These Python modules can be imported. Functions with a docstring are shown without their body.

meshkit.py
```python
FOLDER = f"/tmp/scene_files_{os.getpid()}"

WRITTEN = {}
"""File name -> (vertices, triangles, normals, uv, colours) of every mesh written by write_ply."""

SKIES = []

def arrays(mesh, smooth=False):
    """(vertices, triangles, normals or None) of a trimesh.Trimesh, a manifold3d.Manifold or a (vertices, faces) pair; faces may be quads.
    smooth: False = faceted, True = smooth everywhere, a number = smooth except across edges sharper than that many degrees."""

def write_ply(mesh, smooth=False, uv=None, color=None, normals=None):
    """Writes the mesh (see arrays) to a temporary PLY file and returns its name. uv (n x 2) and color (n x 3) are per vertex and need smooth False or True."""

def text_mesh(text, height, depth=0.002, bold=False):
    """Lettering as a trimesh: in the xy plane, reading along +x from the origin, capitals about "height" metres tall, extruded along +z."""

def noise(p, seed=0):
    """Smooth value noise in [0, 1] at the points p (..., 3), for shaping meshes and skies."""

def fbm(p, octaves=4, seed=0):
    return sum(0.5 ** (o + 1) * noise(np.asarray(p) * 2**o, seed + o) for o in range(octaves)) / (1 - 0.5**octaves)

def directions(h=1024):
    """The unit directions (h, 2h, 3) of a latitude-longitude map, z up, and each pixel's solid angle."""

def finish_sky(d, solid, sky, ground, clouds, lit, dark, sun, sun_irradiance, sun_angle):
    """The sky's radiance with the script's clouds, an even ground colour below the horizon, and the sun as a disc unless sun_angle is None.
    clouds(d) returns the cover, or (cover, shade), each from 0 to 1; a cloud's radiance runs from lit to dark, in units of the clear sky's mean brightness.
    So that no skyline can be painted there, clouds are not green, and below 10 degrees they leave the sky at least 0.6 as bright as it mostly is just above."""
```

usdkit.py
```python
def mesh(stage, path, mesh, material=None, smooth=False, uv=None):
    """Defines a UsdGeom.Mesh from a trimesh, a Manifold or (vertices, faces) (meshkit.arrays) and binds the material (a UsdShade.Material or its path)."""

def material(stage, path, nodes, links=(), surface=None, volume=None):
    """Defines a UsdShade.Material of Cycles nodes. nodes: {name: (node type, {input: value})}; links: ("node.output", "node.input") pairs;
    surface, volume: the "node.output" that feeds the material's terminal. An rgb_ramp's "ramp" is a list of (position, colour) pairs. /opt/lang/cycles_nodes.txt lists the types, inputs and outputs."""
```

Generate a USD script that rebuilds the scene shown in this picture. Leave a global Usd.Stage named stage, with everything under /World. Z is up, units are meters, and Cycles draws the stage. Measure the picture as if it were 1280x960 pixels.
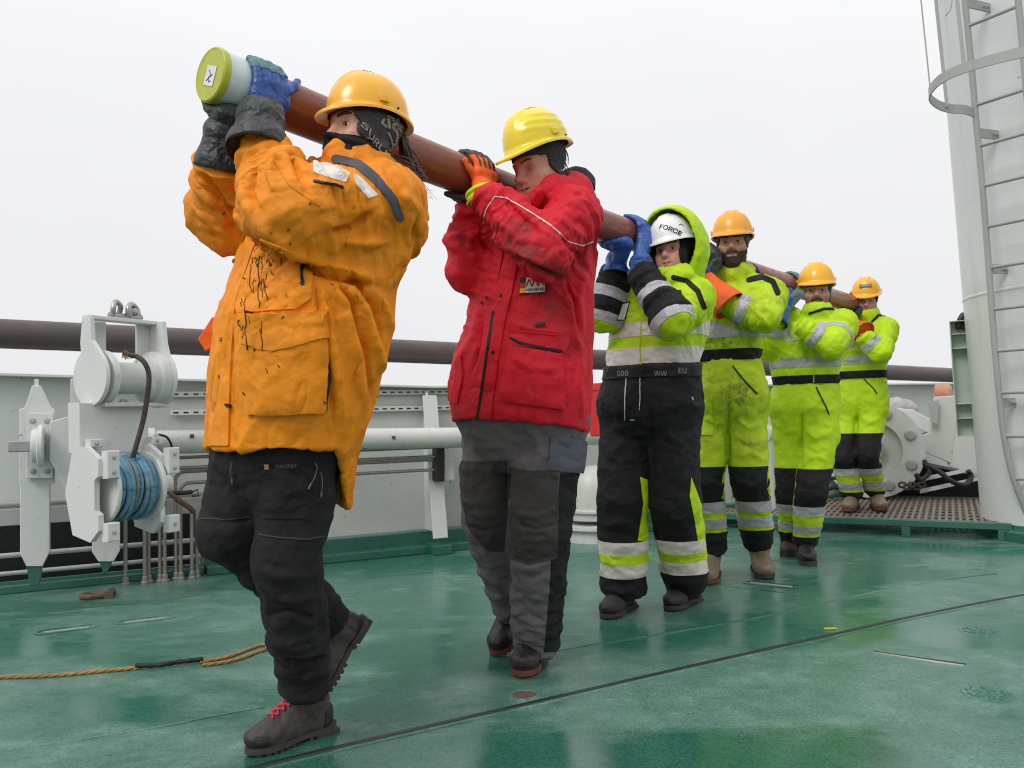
import math, numpy as np, trimesh, usdkit, meshkit
from pxr import Usd, UsdGeom, UsdLux, UsdShade, Gf, Sdf, Vt
from scipy import sparse
from scipy.spatial import cKDTree
import shapely.geometry as sg

stage = Usd.Stage.CreateInMemory()
UsdGeom.SetStageUpAxis(stage, UsdGeom.Tokens.z)
UsdGeom.SetStageMetersPerUnit(stage, 1.0)
UsdGeom.Xform.Define(stage, '/World')
UsdGeom.Scope.Define(stage, '/World/Looks')

# ---------------------------------------------------------------- camera
CAM_H, PITCH, ROLL, FPX = 0.865, math.atan(42 / 1000), 0.025, 1000.0
CAM = np.array([0, 0, CAM_H])
_fw = np.array([0, math.cos(PITCH), math.sin(PITCH)])
_r0 = np.array([1.0, 0, 0]); _u0 = np.cross(_r0, _fw)
CR = math.cos(ROLL) * _r0 - math.sin(ROLL) * _u0
CU = math.sin(ROLL) * _r0 + math.cos(ROLL) * _u0
CF = _fw
cam = UsdGeom.Camera.Define(stage, '/World/camera')
cam.CreateFocalLengthAttr(36.0 * FPX / 1280)
cam.CreateHorizontalApertureAttr(36.0); cam.CreateVerticalApertureAttr(27.0)
cam.CreateClippingRangeAttr(Gf.Vec2f(0.05, 2000))
cam.CreateFStopAttr(8.0); cam.CreateFocusDistanceAttr(2.5)
cam.CreateExposureAttr(0.0)
_M = np.eye(4); _M[0, :3] = CR; _M[1, :3] = CU; _M[2, :3] = -CF; _M[3, :3] = CAM
cam.AddTransformOp().Set(Gf.Matrix4d(_M.tolist()))

# ---------------------------------------------------------------- sky and sun: bright even overcast
SUN = np.array([-0.45, -0.55, 0.70]); SUN /= np.linalg.norm(SUN)
usdkit.material(stage, '/World/Looks/sky_air', {
    'sky': ('sky_texture', {'sky_type': 'single_scattering', 'sun_disc': False,
                            'sun_elevation': float(math.asin(SUN[2])), 'sun_rotation': float(math.atan2(SUN[0], SUN[1]))}),
    'tc': ('texture_coordinate', {}),
    'sep': ('separate_xyz', {}),
    'z2': ('math', {'math_type': 'multiply'}), 'lum': ('map_range', {'from_min': 0.0, 'from_max': 1.0, 'to_min': 8.6, 'to_max': 14.2, 'clamp': True}),
    'mp': ('mapping', {'scale': (1.0, 1.0, 2.5)}),
    'nz': ('noise_texture', {'scale': 1.6, 'detail': 4.0, 'roughness': 0.55}),
    'nr': ('map_range', {'from_min': 0.3, 'from_max': 0.7, 'to_min': 0.975, 'to_max': 1.025, 'clamp': True}),
    'mul': ('math', {'math_type': 'multiply'}),
    'grey': ('combine_xyz', {}),
    'tint': ('mix', {'mix_type': 'multiply', 'fac': 1.0, 'color2': (0.992, 0.992, 1.008)}),
    'cl': ('mix', {'mix_type': 'mix', 'fac': 0.97}),
    'bg': ('background_shader', {'strength': 0.1})},
    [('tc.generated', 'sep.vector'), ('sep.z', 'z2.value1'), ('sep.z', 'z2.value2'), ('z2.value', 'lum.value'), ('tc.generated', 'mp.vector'), ('mp.vector', 'nz.vector'), ('nz.fac', 'nr.value'),
     ('lum.result', 'mul.value1'), ('nr.result', 'mul.value2'), ('mul.value', 'grey.x'), ('mul.value', 'grey.y'), ('mul.value', 'grey.z'),
     ('grey.vector', 'tint.color1'), ('sky.color', 'cl.color1'), ('tint.color', 'cl.color2'), ('cl.color', 'bg.color')], surface='bg.background')
dome = UsdLux.DomeLight.Define(stage, '/World/sky')
UsdShade.MaterialBindingAPI.Apply(dome.GetPrim()).Bind(UsdShade.Material.Get(stage, '/World/Looks/sky_air'))
dome.GetPrim().SetCustomDataByKey('kind', 'structure')
sun = UsdLux.DistantLight.Define(stage, '/World/sun')
sun.CreateIntensityAttr(0.4); sun.CreateAngleAttr(25.0); sun.CreateNormalizeAttr(True)
sun.CreateColorAttr(Gf.Vec3f(1.0, 0.97, 0.93))
_z = SUN; _x = np.cross([0, 0, 1.0], _z); _x /= np.linalg.norm(_x); _y = np.cross(_z, _x)
_S = np.eye(4); _S[0, :3] = _x; _S[1, :3] = _y; _S[2, :3] = _z
sun.AddTransformOp().Set(Gf.Matrix4d(_S.tolist()))

# ---------------------------------------------------------------- projection helpers
def V(*a): return np.array(a, float)
def nrm(a): a = np.asarray(a, float); return a / max(np.linalg.norm(a), 1e-12)
def P(px, py, w):
    return CAM + w * (CF + (px - 640) / FPX * CR - (py - 480) / FPX * CU)
def G(px, py, z=0.0):
    d = CF + (px - 640) / FPX * CR - (py - 480) / FPX * CU
    return CAM + d * ((z - CAM[2]) / d[2])
def PX(p):
    q = np.asarray(p, float) - CAM
    w = q @ CF
    return np.stack([640 + FPX * (q @ CR) / w, 480 - FPX * (q @ CU) / w, w], -1)

# ---------------------------------------------------------------- scene helpers
_used = {}
def numbered(path):
    if path not in _used:
        _used[path] = 0; return path
    _used[path] += 1
    return '%s_%03d' % (path, _used[path])
def pth(parent): return '/World' if parent is None else (parent if isinstance(parent, str) else str(parent.GetPath()))
def tag(o, label=None, cat=None, group=None, kind=None):
    p = o if isinstance(o, Usd.Prim) else o.GetPrim()
    for k, v in (('label', label), ('category', cat), ('group', group), ('kind', kind)):
        if v: p.SetCustomDataByKey(k, v)
    return p
def thing(name, label, cat, group=None, loc=(0, 0, 0)):
    x = UsdGeom.Xform.Define(stage, numbered('/World/' + name))
    if tuple(loc) != (0, 0, 0): x.AddTranslateOp().Set(Gf.Vec3d(*map(float, loc)))
    return tag(x, label, cat, group)
def obj(name, mesh, mat, parent=None, smooth=35, label=None, col=None, vnormals=None):
    if mesh is None: return None
    if isinstance(mesh, (list,)): mesh = cat(mesh)
    path = numbered(pth(parent) + '/' + name)
    m = usdkit.mesh(stage, path, mesh, '/World/Looks/' + mat, smooth=smooth)
    if col is not None:
        UsdGeom.PrimvarsAPI(m).CreatePrimvar('tint', Sdf.ValueTypeNames.Color3fArray, 'vertex').Set(Vt.Vec3fArray.FromNumpy(np.asarray(col, np.float32)))
    if label: m.GetPrim().SetCustomDataByKey('label', label)
    return m.GetPrim()
def objs(name, m, mat, parent=None, smooth=35):
    """one object for every separate piece of m"""
    if m is None: return
    f = np.asarray(m.faces); n = len(m.vertices); e = np.vstack([f[:, [0, 1]], f[:, [1, 2]]])
    k, lab = sparse.csgraph.connected_components(sparse.coo_matrix((np.ones(len(e)), (e[:, 0], e[:, 1])), shape=(n, n)), directed=False)
    for i in range(k):
        g = f[lab[f[:, 0]] == i]
        if len(g) > 12: obj(name, compact(np.asarray(m.vertices), g), mat, parent, smooth)
def cat(ms):
    vs, fs, o = [], [], 0
    for m in ms:
        if m is None: continue
        v, f = (np.asarray(m.vertices), np.asarray(m.faces)) if hasattr(m, 'vertices') else m
        vs.append(v); fs.append(np.asarray(f) + o); o += len(v)
    return trimesh.Trimesh(np.vstack(vs), np.vstack(fs), process=False)

# ---------------------------------------------------------------- simple solids
def frame_from(z, xhint=(0, 0, 1)):
    z = nrm(z); x = np.asarray(xhint, float) - z * np.dot(xhint, z)
    if np.linalg.norm(x) < 1e-6: x = np.cross(z, [1, 0, 0.01])
    x = nrm(x); return np.stack([x, np.cross(z, x), z], 1)
def prism(poly, O, X, Y, t, bevel=0.0):
    """extrude a 2d polygon (in axes X, Y at O) by t along X x Y"""
    g = poly if hasattr(poly, 'exterior') else sg.Polygon(poly)
    X, Y = nrm(X), nrm(Y); Z = np.cross(X, Y)
    if bevel and t > 2.2 * bevel:
        ms = []
        import manifold3d as m3
        def ring(gg): return [np.asarray(gg.exterior.coords)[:-1]] + [np.asarray(i.coords)[:-1] for i in gg.interiors]
        c0 = m3.CrossSection(ring(g), m3.FillRule.EvenOdd)
        gi = g.buffer(-bevel, join_style=2)
        if gi.geom_type == 'Polygon' and not gi.is_empty and len(gi.exterior.coords) == len(g.exterior.coords) and not g.interiors:
            a = np.asarray(sg.polygon.orient(g).exterior.coords)[:-1]; b = np.asarray(sg.polygon.orient(gi).exterior.coords)[:-1]
            d = np.linalg.norm(a[:, None] - b[None], axis=2); k = int(np.argmin(d[0])); b = np.roll(b, -k, 0)
            n = len(a)
            vs = np.vstack([np.c_[b, np.zeros(n)], np.c_[a, np.full(n, bevel)], np.c_[a, np.full(n, t - bevel)], np.c_[b, np.full(n, t)]])
            fs = []
            for l in range(3):
                for i in range(n):
                    j = (i + 1) % n
                    fs += [[l * n + i, l * n + j, (l + 1) * n + j], [l * n + i, (l + 1) * n + j, (l + 1) * n + i]]
            cv, cf = trimesh.creation.triangulate_polygon(sg.Polygon(b), engine='earcut')
            idx = cKDTree(b).query(cv)[1]
            a2 = np.cross(cv[cf[:, 1]] - cv[cf[:, 0]], cv[cf[:, 2]] - cv[cf[:, 0]])
            cf = np.where(a2[:, None] < 0, cf[:, ::-1], cf); cf = idx[cf]
            fs = np.vstack([np.array(fs), cf[:, ::-1], cf + 3 * n])
            v = O + vs[:, :1] * X + vs[:, 1:2] * Y + vs[:, 2:] * Z
            return trimesh.Trimesh(v, fs, process=False)
    m = trimesh.creation.extrude_polygon(g, t, engine='earcut')
    v = np.asarray(m.vertices)
    return trimesh.Trimesh(O + v[:, :1] * X + v[:, 1:2] * Y + v[:, 2:] * Z, m.faces, process=False)
def boxm(c, R, size, bevel=0.004):
    """box centred at c with axes the columns of R"""
    sx, sy, sz = np.asarray(size) / 2.0
    b = min(bevel, sx * .4, sy * .4, sz * .4)
    return prism([(-sx, -sy), (sx, -sy), (sx, sy), (-sx, sy)], np.asarray(c) - R[:, 2] * sz, R[:, 0], R[:, 1], 2 * sz, b)
def tube(pts, r, n=12, caps=True):
    pts = np.asarray(pts, float); m = len(pts)
    r = np.full(m, r) if np.ndim(r) == 0 else np.asarray(r, float)
    t = np.gradient(pts, axis=0); t /= np.maximum(np.linalg.norm(t, axis=1, keepdims=True), 1e-9)
    x = nrm(np.cross(t[0], [0.13, 0.2, 1.0]) if abs(t[0, 2]) < .95 else np.cross(t[0], [1, .1, 0]))
    a = np.linspace(0, 2 * np.pi, n, endpoint=False); vs = []
    for i in range(m):
        x = nrm(x - t[i] * np.dot(x, t[i])); y = np.cross(t[i], x)
        vs.append(pts[i] + r[i] * (np.cos(a)[:, None] * x + np.sin(a)[:, None] * y))
    vs = np.vstack(vs); k = np.arange(n); fs = []
    for i in range(m - 1):
        A, B = i * n + k, i * n + (k + 1) % n
        fs += [np.stack([A, B, B + n], 1), np.stack([A, B + n, A + n], 1)]
    if caps:
        c = len(vs); vs = np.vstack([vs, pts[0], pts[-1]])
        fs += [np.stack([np.full(n, c), (k + 1) % n, k], 1), np.stack([np.full(n, c + 1), (m - 1) * n + k, (m - 1) * n + (k + 1) % n], 1)]
    return trimesh.Trimesh(vs, np.vstack(fs), process=False)
def lathe(profile, O, axis, n=32):
    """profile: (r, h) pairs from one end to the other along axis; closed at both ends"""
    R = frame_from(axis); a = np.linspace(0, 2 * np.pi, n, endpoint=False); vs = []
    for r, h in profile: vs.append(O + R[:, 2] * h + max(r, 1e-4) * (np.cos(a)[:, None] * R[:, 0] + np.sin(a)[:, None] * R[:, 1]))
    m = len(profile); vs = np.vstack(vs); k = np.arange(n); fs = []
    for i in range(m - 1):
        A, B = i * n + k, i * n + (k + 1) % n
        fs += [np.stack([A, B, B + n], 1), np.stack([A, B + n, A + n], 1)]
    fs += [np.stack([np.zeros(n - 2, int), k[2:], k[1:-1]], 1), (m - 1) * n + np.stack([np.zeros(n - 2, int), k[1:-1], k[2:]], 1)]
    return trimesh.Trimesh(vs, np.vstack(fs), process=False)
def smooth_path(pts, n=8):
    pts = np.asarray(pts, float); m = len(pts)
    if m < 3: return pts
    q = np.vstack([2 * pts[0] - pts[1], pts, 2 * pts[-1] - pts[-2]]); out = []
    for i in range(m - 1):
        p0, p1, p2, p3 = q[i:i + 4]
        for t in np.linspace(0, 1, n, endpoint=False):
            out.append(.5 * (2 * p1 + (p2 - p0) * t + (2 * p0 - 5 * p1 + 4 * p2 - p3) * t * t + (3 * p1 - p0 - 3 * p2 + p3) * t ** 3))
    return np.vstack(out + [pts[-1]])

# ---------------------------------------------------------------- distance fields -> meshes
class Field:
    def __init__(s, lo, hi, h, fine=None):
        """grid of spacing h; fine = (lo, hi, h2) refines that range of every axis"""
        s.ax = []
        for k in range(3):
            if fine is None: a = np.arange(lo[k], hi[k] + h, h)
            else:
                f0, f1, h2 = fine[0][k], fine[1][k], fine[2]
                a = np.concatenate([np.arange(f0 - h, lo[k] - h, -h)[::-1], np.arange(f0, f1, h2), np.arange(f1 + h2 * .5, hi[k] + h, h)])
            s.ax.append(a.astype(np.float32))
        s.F = np.full([len(a) for a in s.ax], 0.12, np.float32)
    def sub(s, lo, hi):
        sl = tuple(slice(max(np.searchsorted(s.ax[k], lo[k]) - 1, 0), min(np.searchsorted(s.ax[k], hi[k]) + 1, len(s.ax[k]))) for k in range(3))
        return sl, s.ax[0][sl[0]][:, None, None], s.ax[1][sl[1]][None, :, None], s.ax[2][sl[2]][None, None, :]
    def put(s, sl, d, k, op):
        if d.size == 0: return
        F = s.F[sl]
        if op == 'max': s.F[sl] = np.maximum(F, d); return
        if op == 'cut': d = -d; a, b = -F, -d
        else: a, b = F, d
        if k > 0:
            h = np.maximum(k - np.abs(a - b), 0) / k
            m = np.minimum(a, b) - h * h * k * .25
        else: m = np.minimum(a, b)
        s.F[sl] = -m if op == 'cut' else m
    def cone(s, a, b, ra, rb, k=.02, op='add'):
        a, b = np.asarray(a, np.float32), np.asarray(b, np.float32); r = max(ra, rb) + k + .03
        sl, X, Y, Z = s.sub(np.minimum(a, b) - r, np.maximum(a, b) + r)
        e = b - a; L = max(float(e @ e), 1e-9)
        t = np.clip(((X - a[0]) * e[0] + (Y - a[1]) * e[1] + (Z - a[2]) * e[2]) / L, 0, 1)
        d = np.sqrt((X - a[0] - t * e[0]) ** 2 + (Y - a[1] - t * e[1]) ** 2 + (Z - a[2] - t * e[2]) ** 2) - (ra + t * (rb - ra))
        s.put(sl, d.astype(np.float32), k, op)
    def ell(s, c, R, rad, k=.02, op='add'):
        """ellipsoid; columns of R are its axes"""
        c = np.asarray(c, np.float32); R = np.asarray(R, np.float32); rad = np.asarray(rad, np.float32)
        ext = np.sqrt(((R * rad) ** 2).sum(1)) + k + .03
        sl, X, Y, Z = s.sub(c - ext, c + ext)
        q = [((X - c[0]) * R[0, i] + (Y - c[1]) * R[1, i] + (Z - c[2]) * R[2, i]) / rad[i] for i in range(3)]
        k0 = np.sqrt(q[0] ** 2 + q[1] ** 2 + q[2] ** 2)
        k1 = np.sqrt((q[0] / rad[0]) ** 2 + (q[1] / rad[1]) ** 2 + (q[2] / rad[2]) ** 2)
        s.put(sl, (k0 * (k0 - 1) / np.maximum(k1, 1e-6)).astype(np.float32), k, op)
    def loft(s, z, cx, cy, a, b, Fd, k=.02, ex=2.4, op='add'):
        """stack of superellipses: half breadth a across, half depth b along the facing Fd; z ascending"""
        m = max(np.max(a), np.max(b)) + k + .03
        sl, X, Y, Z = s.sub((min(cx) - m, min(cy) - m, z[0] - .03), (max(cx) + m, max(cy) + m, z[-1] + .03))
        zz = Z.ravel(); I = lambda q: np.interp(zz, z, q).astype(np.float32)[None, None, :]
        CX, CY, A, B = I(cx), I(cy), I(a), I(b)
        u = (X - CX) * Fd[0] + (Y - CY) * Fd[1]; v = (X - CX) * -Fd[1] + (Y - CY) * Fd[0]
        q = (np.abs(u / B) ** ex + np.abs(v / A) ** ex) ** (1 / ex)
        d = (q - 1) * np.minimum(A, B)
        d = np.maximum(d, np.maximum(z[0] - Z, Z - z[-1]))
        s.put(sl, d.astype(np.float32), k, op)
    def fn(s, f, lo, hi, k=0.0, op='cut'):
        sl, X, Y, Z = s.sub(lo, hi); s.put(sl, np.broadcast_to(f(X, Y, Z), s.F[sl].shape).astype(np.float32), k, op)
    def mesh(s, relax=1):
        F = s.F; I = F < 0
        n = [x - 1 for x in F.shape]
        S = np.zeros(n, np.int8)
        for dx in (0, 1):
            for dy in (0, 1):
                for dz in (0, 1): S += I[dx:n[0] + dx, dy:n[1] + dy, dz:n[2] + dz]
        ci = np.argwhere((S > 0) & (S < 8))
        idx = np.full(n, -1, np.int32); idx[tuple(ci.T)] = np.arange(len(ci))
        acc = np.zeros((len(ci), 3)); cnt = np.zeros(len(ci))
        ax = s.ax
        for d in range(3):
            o1, o2 = [k for k in range(3) if k != d]
            for e1 in (0, 1):
                for e2 in (0, 1):
                    p = ci.copy(); p[:, o1] += e1; p[:, o2] += e2
                    q = p.copy(); q[:, d] += 1
                    fa, fb = F[tuple(p.T)], F[tuple(q.T)]
                    m = (fa < 0) != (fb < 0); t = fa[m] / (fa[m] - fb[m])
                    pos = np.stack([ax[k][p[m, k]] for k in range(3)], 1).astype(float)
                    pos[:, d] += t * (ax[d][q[m, d]] - ax[d][p[m, d]])
                    acc[m] += pos; cnt[m] += 1
        v = acc / cnt[:, None]; fs = []
        for d in range(3):
            o1, o2 = [(1, 2), (2, 0), (0, 1)][d]
            sa = [slice(None)] * 3; sb = [slice(None)] * 3
            sa[d] = slice(0, -1); sb[d] = slice(1, None)
            A, B = I[tuple(sa)], I[tuple(sb)]
            e = np.argwhere(A != B)
            e = e[(e[:, o1] > 0) & (e[:, o2] > 0) & (e[:, o1] < F.shape[o1] - 1) & (e[:, o2] < F.shape[o2] - 1)]
            out = A[tuple(e.T)]
            def c(i, j):
                q = e.copy(); q[:, o1] -= i; q[:, o2] -= j; return idx[tuple(q.T)]
            q = np.stack([c(1, 1), c(0, 1), c(0, 0), c(1, 0)], 1)
            q = np.where(out[:, None], q, q[:, ::-1]); fs.append(q)
        q = np.vstack(fs)
        f = np.vstack([q[:, [0, 1, 2]], q[:, [0, 2, 3]]])
        for _ in range(relax): v = laplace(v, f, .5)
        return v, f
def laplace(v, f, lam, n=None):
    e = np.vstack([f[:, [0, 1]], f[:, [1, 2]], f[:, [2, 0]]]); e = np.vstack([e, e[:, ::-1]])
    A = sparse.coo_matrix((np.ones(len(e)), (e[:, 0], e[:, 1])), shape=(len(v), len(v))).tocsr()
    A.data[:] = 1; d = np.maximum(np.asarray(A.sum(1)).ravel(), 1)
    return v + lam * ((A @ v) / d[:, None] - v)
def normals(v, f):
    n = np.zeros_like(v); c = np.cross(v[f[:, 1]] - v[f[:, 0]], v[f[:, 2]] - v[f[:, 0]])
    for k in range(3): np.add.at(n, f[:, k], c)
    return n / np.maximum(np.linalg.norm(n, axis=1, keepdims=True), 1e-12)
def largest(v, f, keep=1):
    n = len(v); e = np.vstack([f[:, [0, 1]], f[:, [1, 2]]])
    k, lab = sparse.csgraph.connected_components(sparse.coo_matrix((np.ones(len(e)), (e[:, 0], e[:, 1])), shape=(n, n)), directed=False)
    if k <= keep: return v, f
    c = np.bincount(lab, minlength=k); ok = np.isin(lab, np.argsort(-c)[:keep])
    return compact(v, f[ok[f[:, 0]]])
def compact(v, f, *extra):
    u, inv = np.unique(f, return_inverse=True)
    r = (v[u], inv.reshape(f.shape)) + tuple(x[u] for x in extra)
    return r

# ---------------------------------------------------------------- cloth: folds, sewn-on patches
def noise3(p, seed=0): return meshkit.noise(p, seed)
def wrinkle(v, n, bones, amp=1.0, seed=0, sigma=.05):
    """bones: (a, b, amplitude m, along-frequency, across-frequency). Ridged noise: folds run across the limb when along > across."""
    ws, ds = [], []
    for i, (a, b, A, fa, fc) in enumerate(bones):
        a, b = np.asarray(a), np.asarray(b); e = b - a; L = np.linalg.norm(e); R = frame_from(e, (.3, .5, .2))
        q = v - a; t = np.clip(q @ e / (L * L), 0, 1); dist = np.linalg.norm(q - t[:, None] * e, axis=1)
        lc = np.stack([q @ R[:, 0] * fc, q @ R[:, 1] * fc, q @ R[:, 2] * fa], 1)
        lc = lc + .55 * np.stack([noise3(lc * .6 + 7, seed + i), noise3(lc * .6 + 31, seed + i), noise3(lc * .6 + 57, seed + i)], 1)
        r = 0; g = 1.0; sc = 1.0
        for o in range(3):
            x = noise3(lc * sc + 13.7 * o, seed + 11 * i + o)
            r = r + g * (1 - np.abs(2 * x - 1)) ** 2; g *= .5; sc *= 1.9
        fx = noise3(lc * 2.6 + 91, seed + 5 * i + 40); fy = noise3(lc * np.array([3.4, 3.4, 1.7]) + 17, seed + 3 * i + 60)
        r = 1.45 * (r - .72) - .85 * (1 - np.abs(2 * fx - 1)) ** 5 * np.clip(1.9 * fy - .35, 0, 1) + .05
        ds.append(A * r); ws.append(np.exp(-(dist / sigma) ** 1.0))
    ws, ds = np.array(ws) + 1e-9, np.array(ds)
    return v + n * (amp * (ws * ds).sum(0) / ws.sum(0))[:, None]
def poly_dist(q, pts):
    pts = np.asarray(pts, float); best = np.full(len(q), 1e9); tt = np.zeros(len(q)); L = len(pts) - 1
    for i in range(L):
        a, b = pts[i], pts[i + 1]; e = b - a; t = np.clip(((q - a) @ e) / max(e @ e, 1e-9), 0, 1)
        d = np.linalg.norm(q - a - t[:, None] * e, axis=1); m = d < best; best[m] = d[m]; tt[m] = (i + t[m]) / L
    return best, tt
def folds(v, n, lines, wmax=1e9):
    """sculpt folds seen from the front side: each line is (points, width, height m) in picture units"""
    px = PX(v); face = np.einsum('ij,ij->i', n, CAM - v) > 0; d = np.zeros(len(v))
    for ln in lines:
        pts, wd, A = ln[:3]; wm = ln[3] if len(ln) > 3 else wmax
        if A < 0: wd, A = wd * .62, A * 1.25
        D, t = poly_dist(px[:, :2], pts)
        d += np.where(face & (px[:, 2] < wm), A * np.exp(-(D / wd) ** 2) * np.clip(np.minimum(t, 1 - t) * 5, .15, 1), 0)
    return v + n * d[:, None]
def clip(v, f, s, n):
    """keep the part of the surface where s > 0"""
    for _ in range(2):
        ins = s > 0; c = ins[f].sum(1)
        mixed = (c > 0) & (c < 3)
        if mixed.sum() == 0: break
        full = f[c == 3]; new = []
        vs, ss, ns = [v], [s], [n]; base = len(v); cache = {}
        m = f[mixed]; im = ins[m]; one = im.sum(1) == 1
        k = np.where(one, np.argmax(im, 1), np.argmin(im, 1)); r = np.arange(len(m))
        A, B, C = m[r, k], m[r, (k + 1) % 3], m[r, (k + 2) % 3]
        def cross(p, q):
            key = np.stack([np.minimum(p, q), np.maximum(p, q)], 1)
            return key
        keys = np.vstack([cross(A, B), cross(A, C)]); u, inv = np.unique(keys, axis=0, return_inverse=True); inv = inv.ravel()
        t = (s[u[:, 0]] / (s[u[:, 0]] - s[u[:, 1]]))[:, None]
        nv = v[u[:, 0]] * (1 - t) + v[u[:, 1]] * t; nn = n[u[:, 0]] * (1 - t) + n[u[:, 1]] * t
        ab, ac = base + inv[:len(m)], base + inv[len(m):]
        t1 = np.stack([A, ab, ac], 1)[one]
        t2 = np.vstack([np.stack([ab, B, C], 1)[~one], np.stack([ab, C, ac], 1)[~one]])
        f = np.vstack([full, t1, t2]); v = np.vstack([v, nv]); n = np.vstack([n, nn]); s = np.concatenate([s, np.full(len(nv), 1e-9)])
        break
    ok = (s[f] > 0).all(1); f = f[ok]
    if len(f) == 0: return None
    v, f, n = compact(v, f, n)
    return v, f, n
def refine(v, f, n, times=1):
    for _ in range(times):
        e = np.vstack([f[:, [0, 1]], f[:, [1, 2]], f[:, [2, 0]]]); u, inv = np.unique(np.sort(e, 1), axis=0, return_inverse=True); inv = inv.ravel()
        m = len(f); a, b, c = (len(v) + inv[:m], len(v) + inv[m:2 * m], len(v) + inv[2 * m:])
        f = np.vstack([np.stack([f[:, 0], a, c], 1), np.stack([f[:, 1], b, a], 1), np.stack([f[:, 2], c, b], 1), np.stack([a, b, c], 1)])
        v = np.vstack([v, (v[u[:, 0]] + v[u[:, 1]]) / 2]); n = np.vstack([n, n[u[:, 0]] + n[u[:, 1]]])
    return v, f, n / np.maximum(np.linalg.norm(n, axis=1, keepdims=True), 1e-12)
def shell(c, t, sink=.003, puff=0.0):
    """gives a clipped piece of surface a thickness t outwards and a rim down into what it lies on"""
    v, f, n = c; n = n / np.maximum(np.linalg.norm(n, axis=1, keepdims=True), 1e-12)
    e = np.vstack([f[:, [0, 1]], f[:, [1, 2]], f[:, [2, 0]]])
    key = np.sort(e, 1); u, i, cnt = np.unique(key, axis=0, return_index=True, return_counts=True)
    b = e[i[cnt == 1]]
    top = v + n * t
    if puff:
        bd = np.unique(b); dist = cKDTree(v[bd]).query(v)[0] if len(bd) else np.zeros(len(v))
        top = top + n * (puff * (1 - np.exp(-dist / (3 * puff + 1e-6))))[:, None]
    bv = np.unique(b); mp = np.full(len(v), -1); mp[bv] = len(v) + np.arange(len(bv))
    low = v[bv] - n[bv] * sink
    V_ = np.vstack([top, low])
    F_ = np.vstack([f, np.stack([b[:, 1], b[:, 0], mp[b[:, 0]]], 1), np.stack([b[:, 1], mp[b[:, 0]], mp[b[:, 1]]], 1)])
    return trimesh.Trimesh(V_, F_, process=False)
class Cloth:
    """a finished surface that patches can be cut from"""
    def __init__(s, v, f): s.v, s.f, s.n = v, f, normals(v, f); s.px = PX(v); s.face = np.einsum('ij,ij->i', s.n, CAM - v)
    def patch(s, fun, t=.003, sub=1, sink=.003, puff=0.0, many=False):
        """fun(v, n, px, facing) -> signed size, positive inside"""
        sd = fun(s.v, s.n, s.px, s.face)
        keep = (sd[s.f] > -.012).any(1)
        if not keep.any(): return None
        v, f, n = compact(s.v, s.f[keep], s.n)
        v, f, n = refine(v, f, n, sub)
        px = PX(v); face = np.einsum('ij,ij->i', n, CAM - v)
        c = clip(v, f, fun(v, n, px, face), n)
        if c is None: return None
        if not many: c = one_piece(*c)
        return shell(c, t, sink, puff)
def one_piece(v, f, n):
    m = len(v); e = np.vstack([f[:, [0, 1]], f[:, [1, 2]]])
    k, lab = sparse.csgraph.connected_components(sparse.coo_matrix((np.ones(len(e)), (e[:, 0], e[:, 1])), shape=(m, m)), directed=False)
    if k == 1: return v, f, n
    a = np.linalg.norm(np.cross(v[f[:, 1]] - v[f[:, 0]], v[f[:, 2]] - v[f[:, 0]]), axis=1)
    return compact(v, f[lab[f[:, 0]] == np.argmax(np.bincount(lab[f[:, 0]], a, minlength=k))], n)
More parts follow.
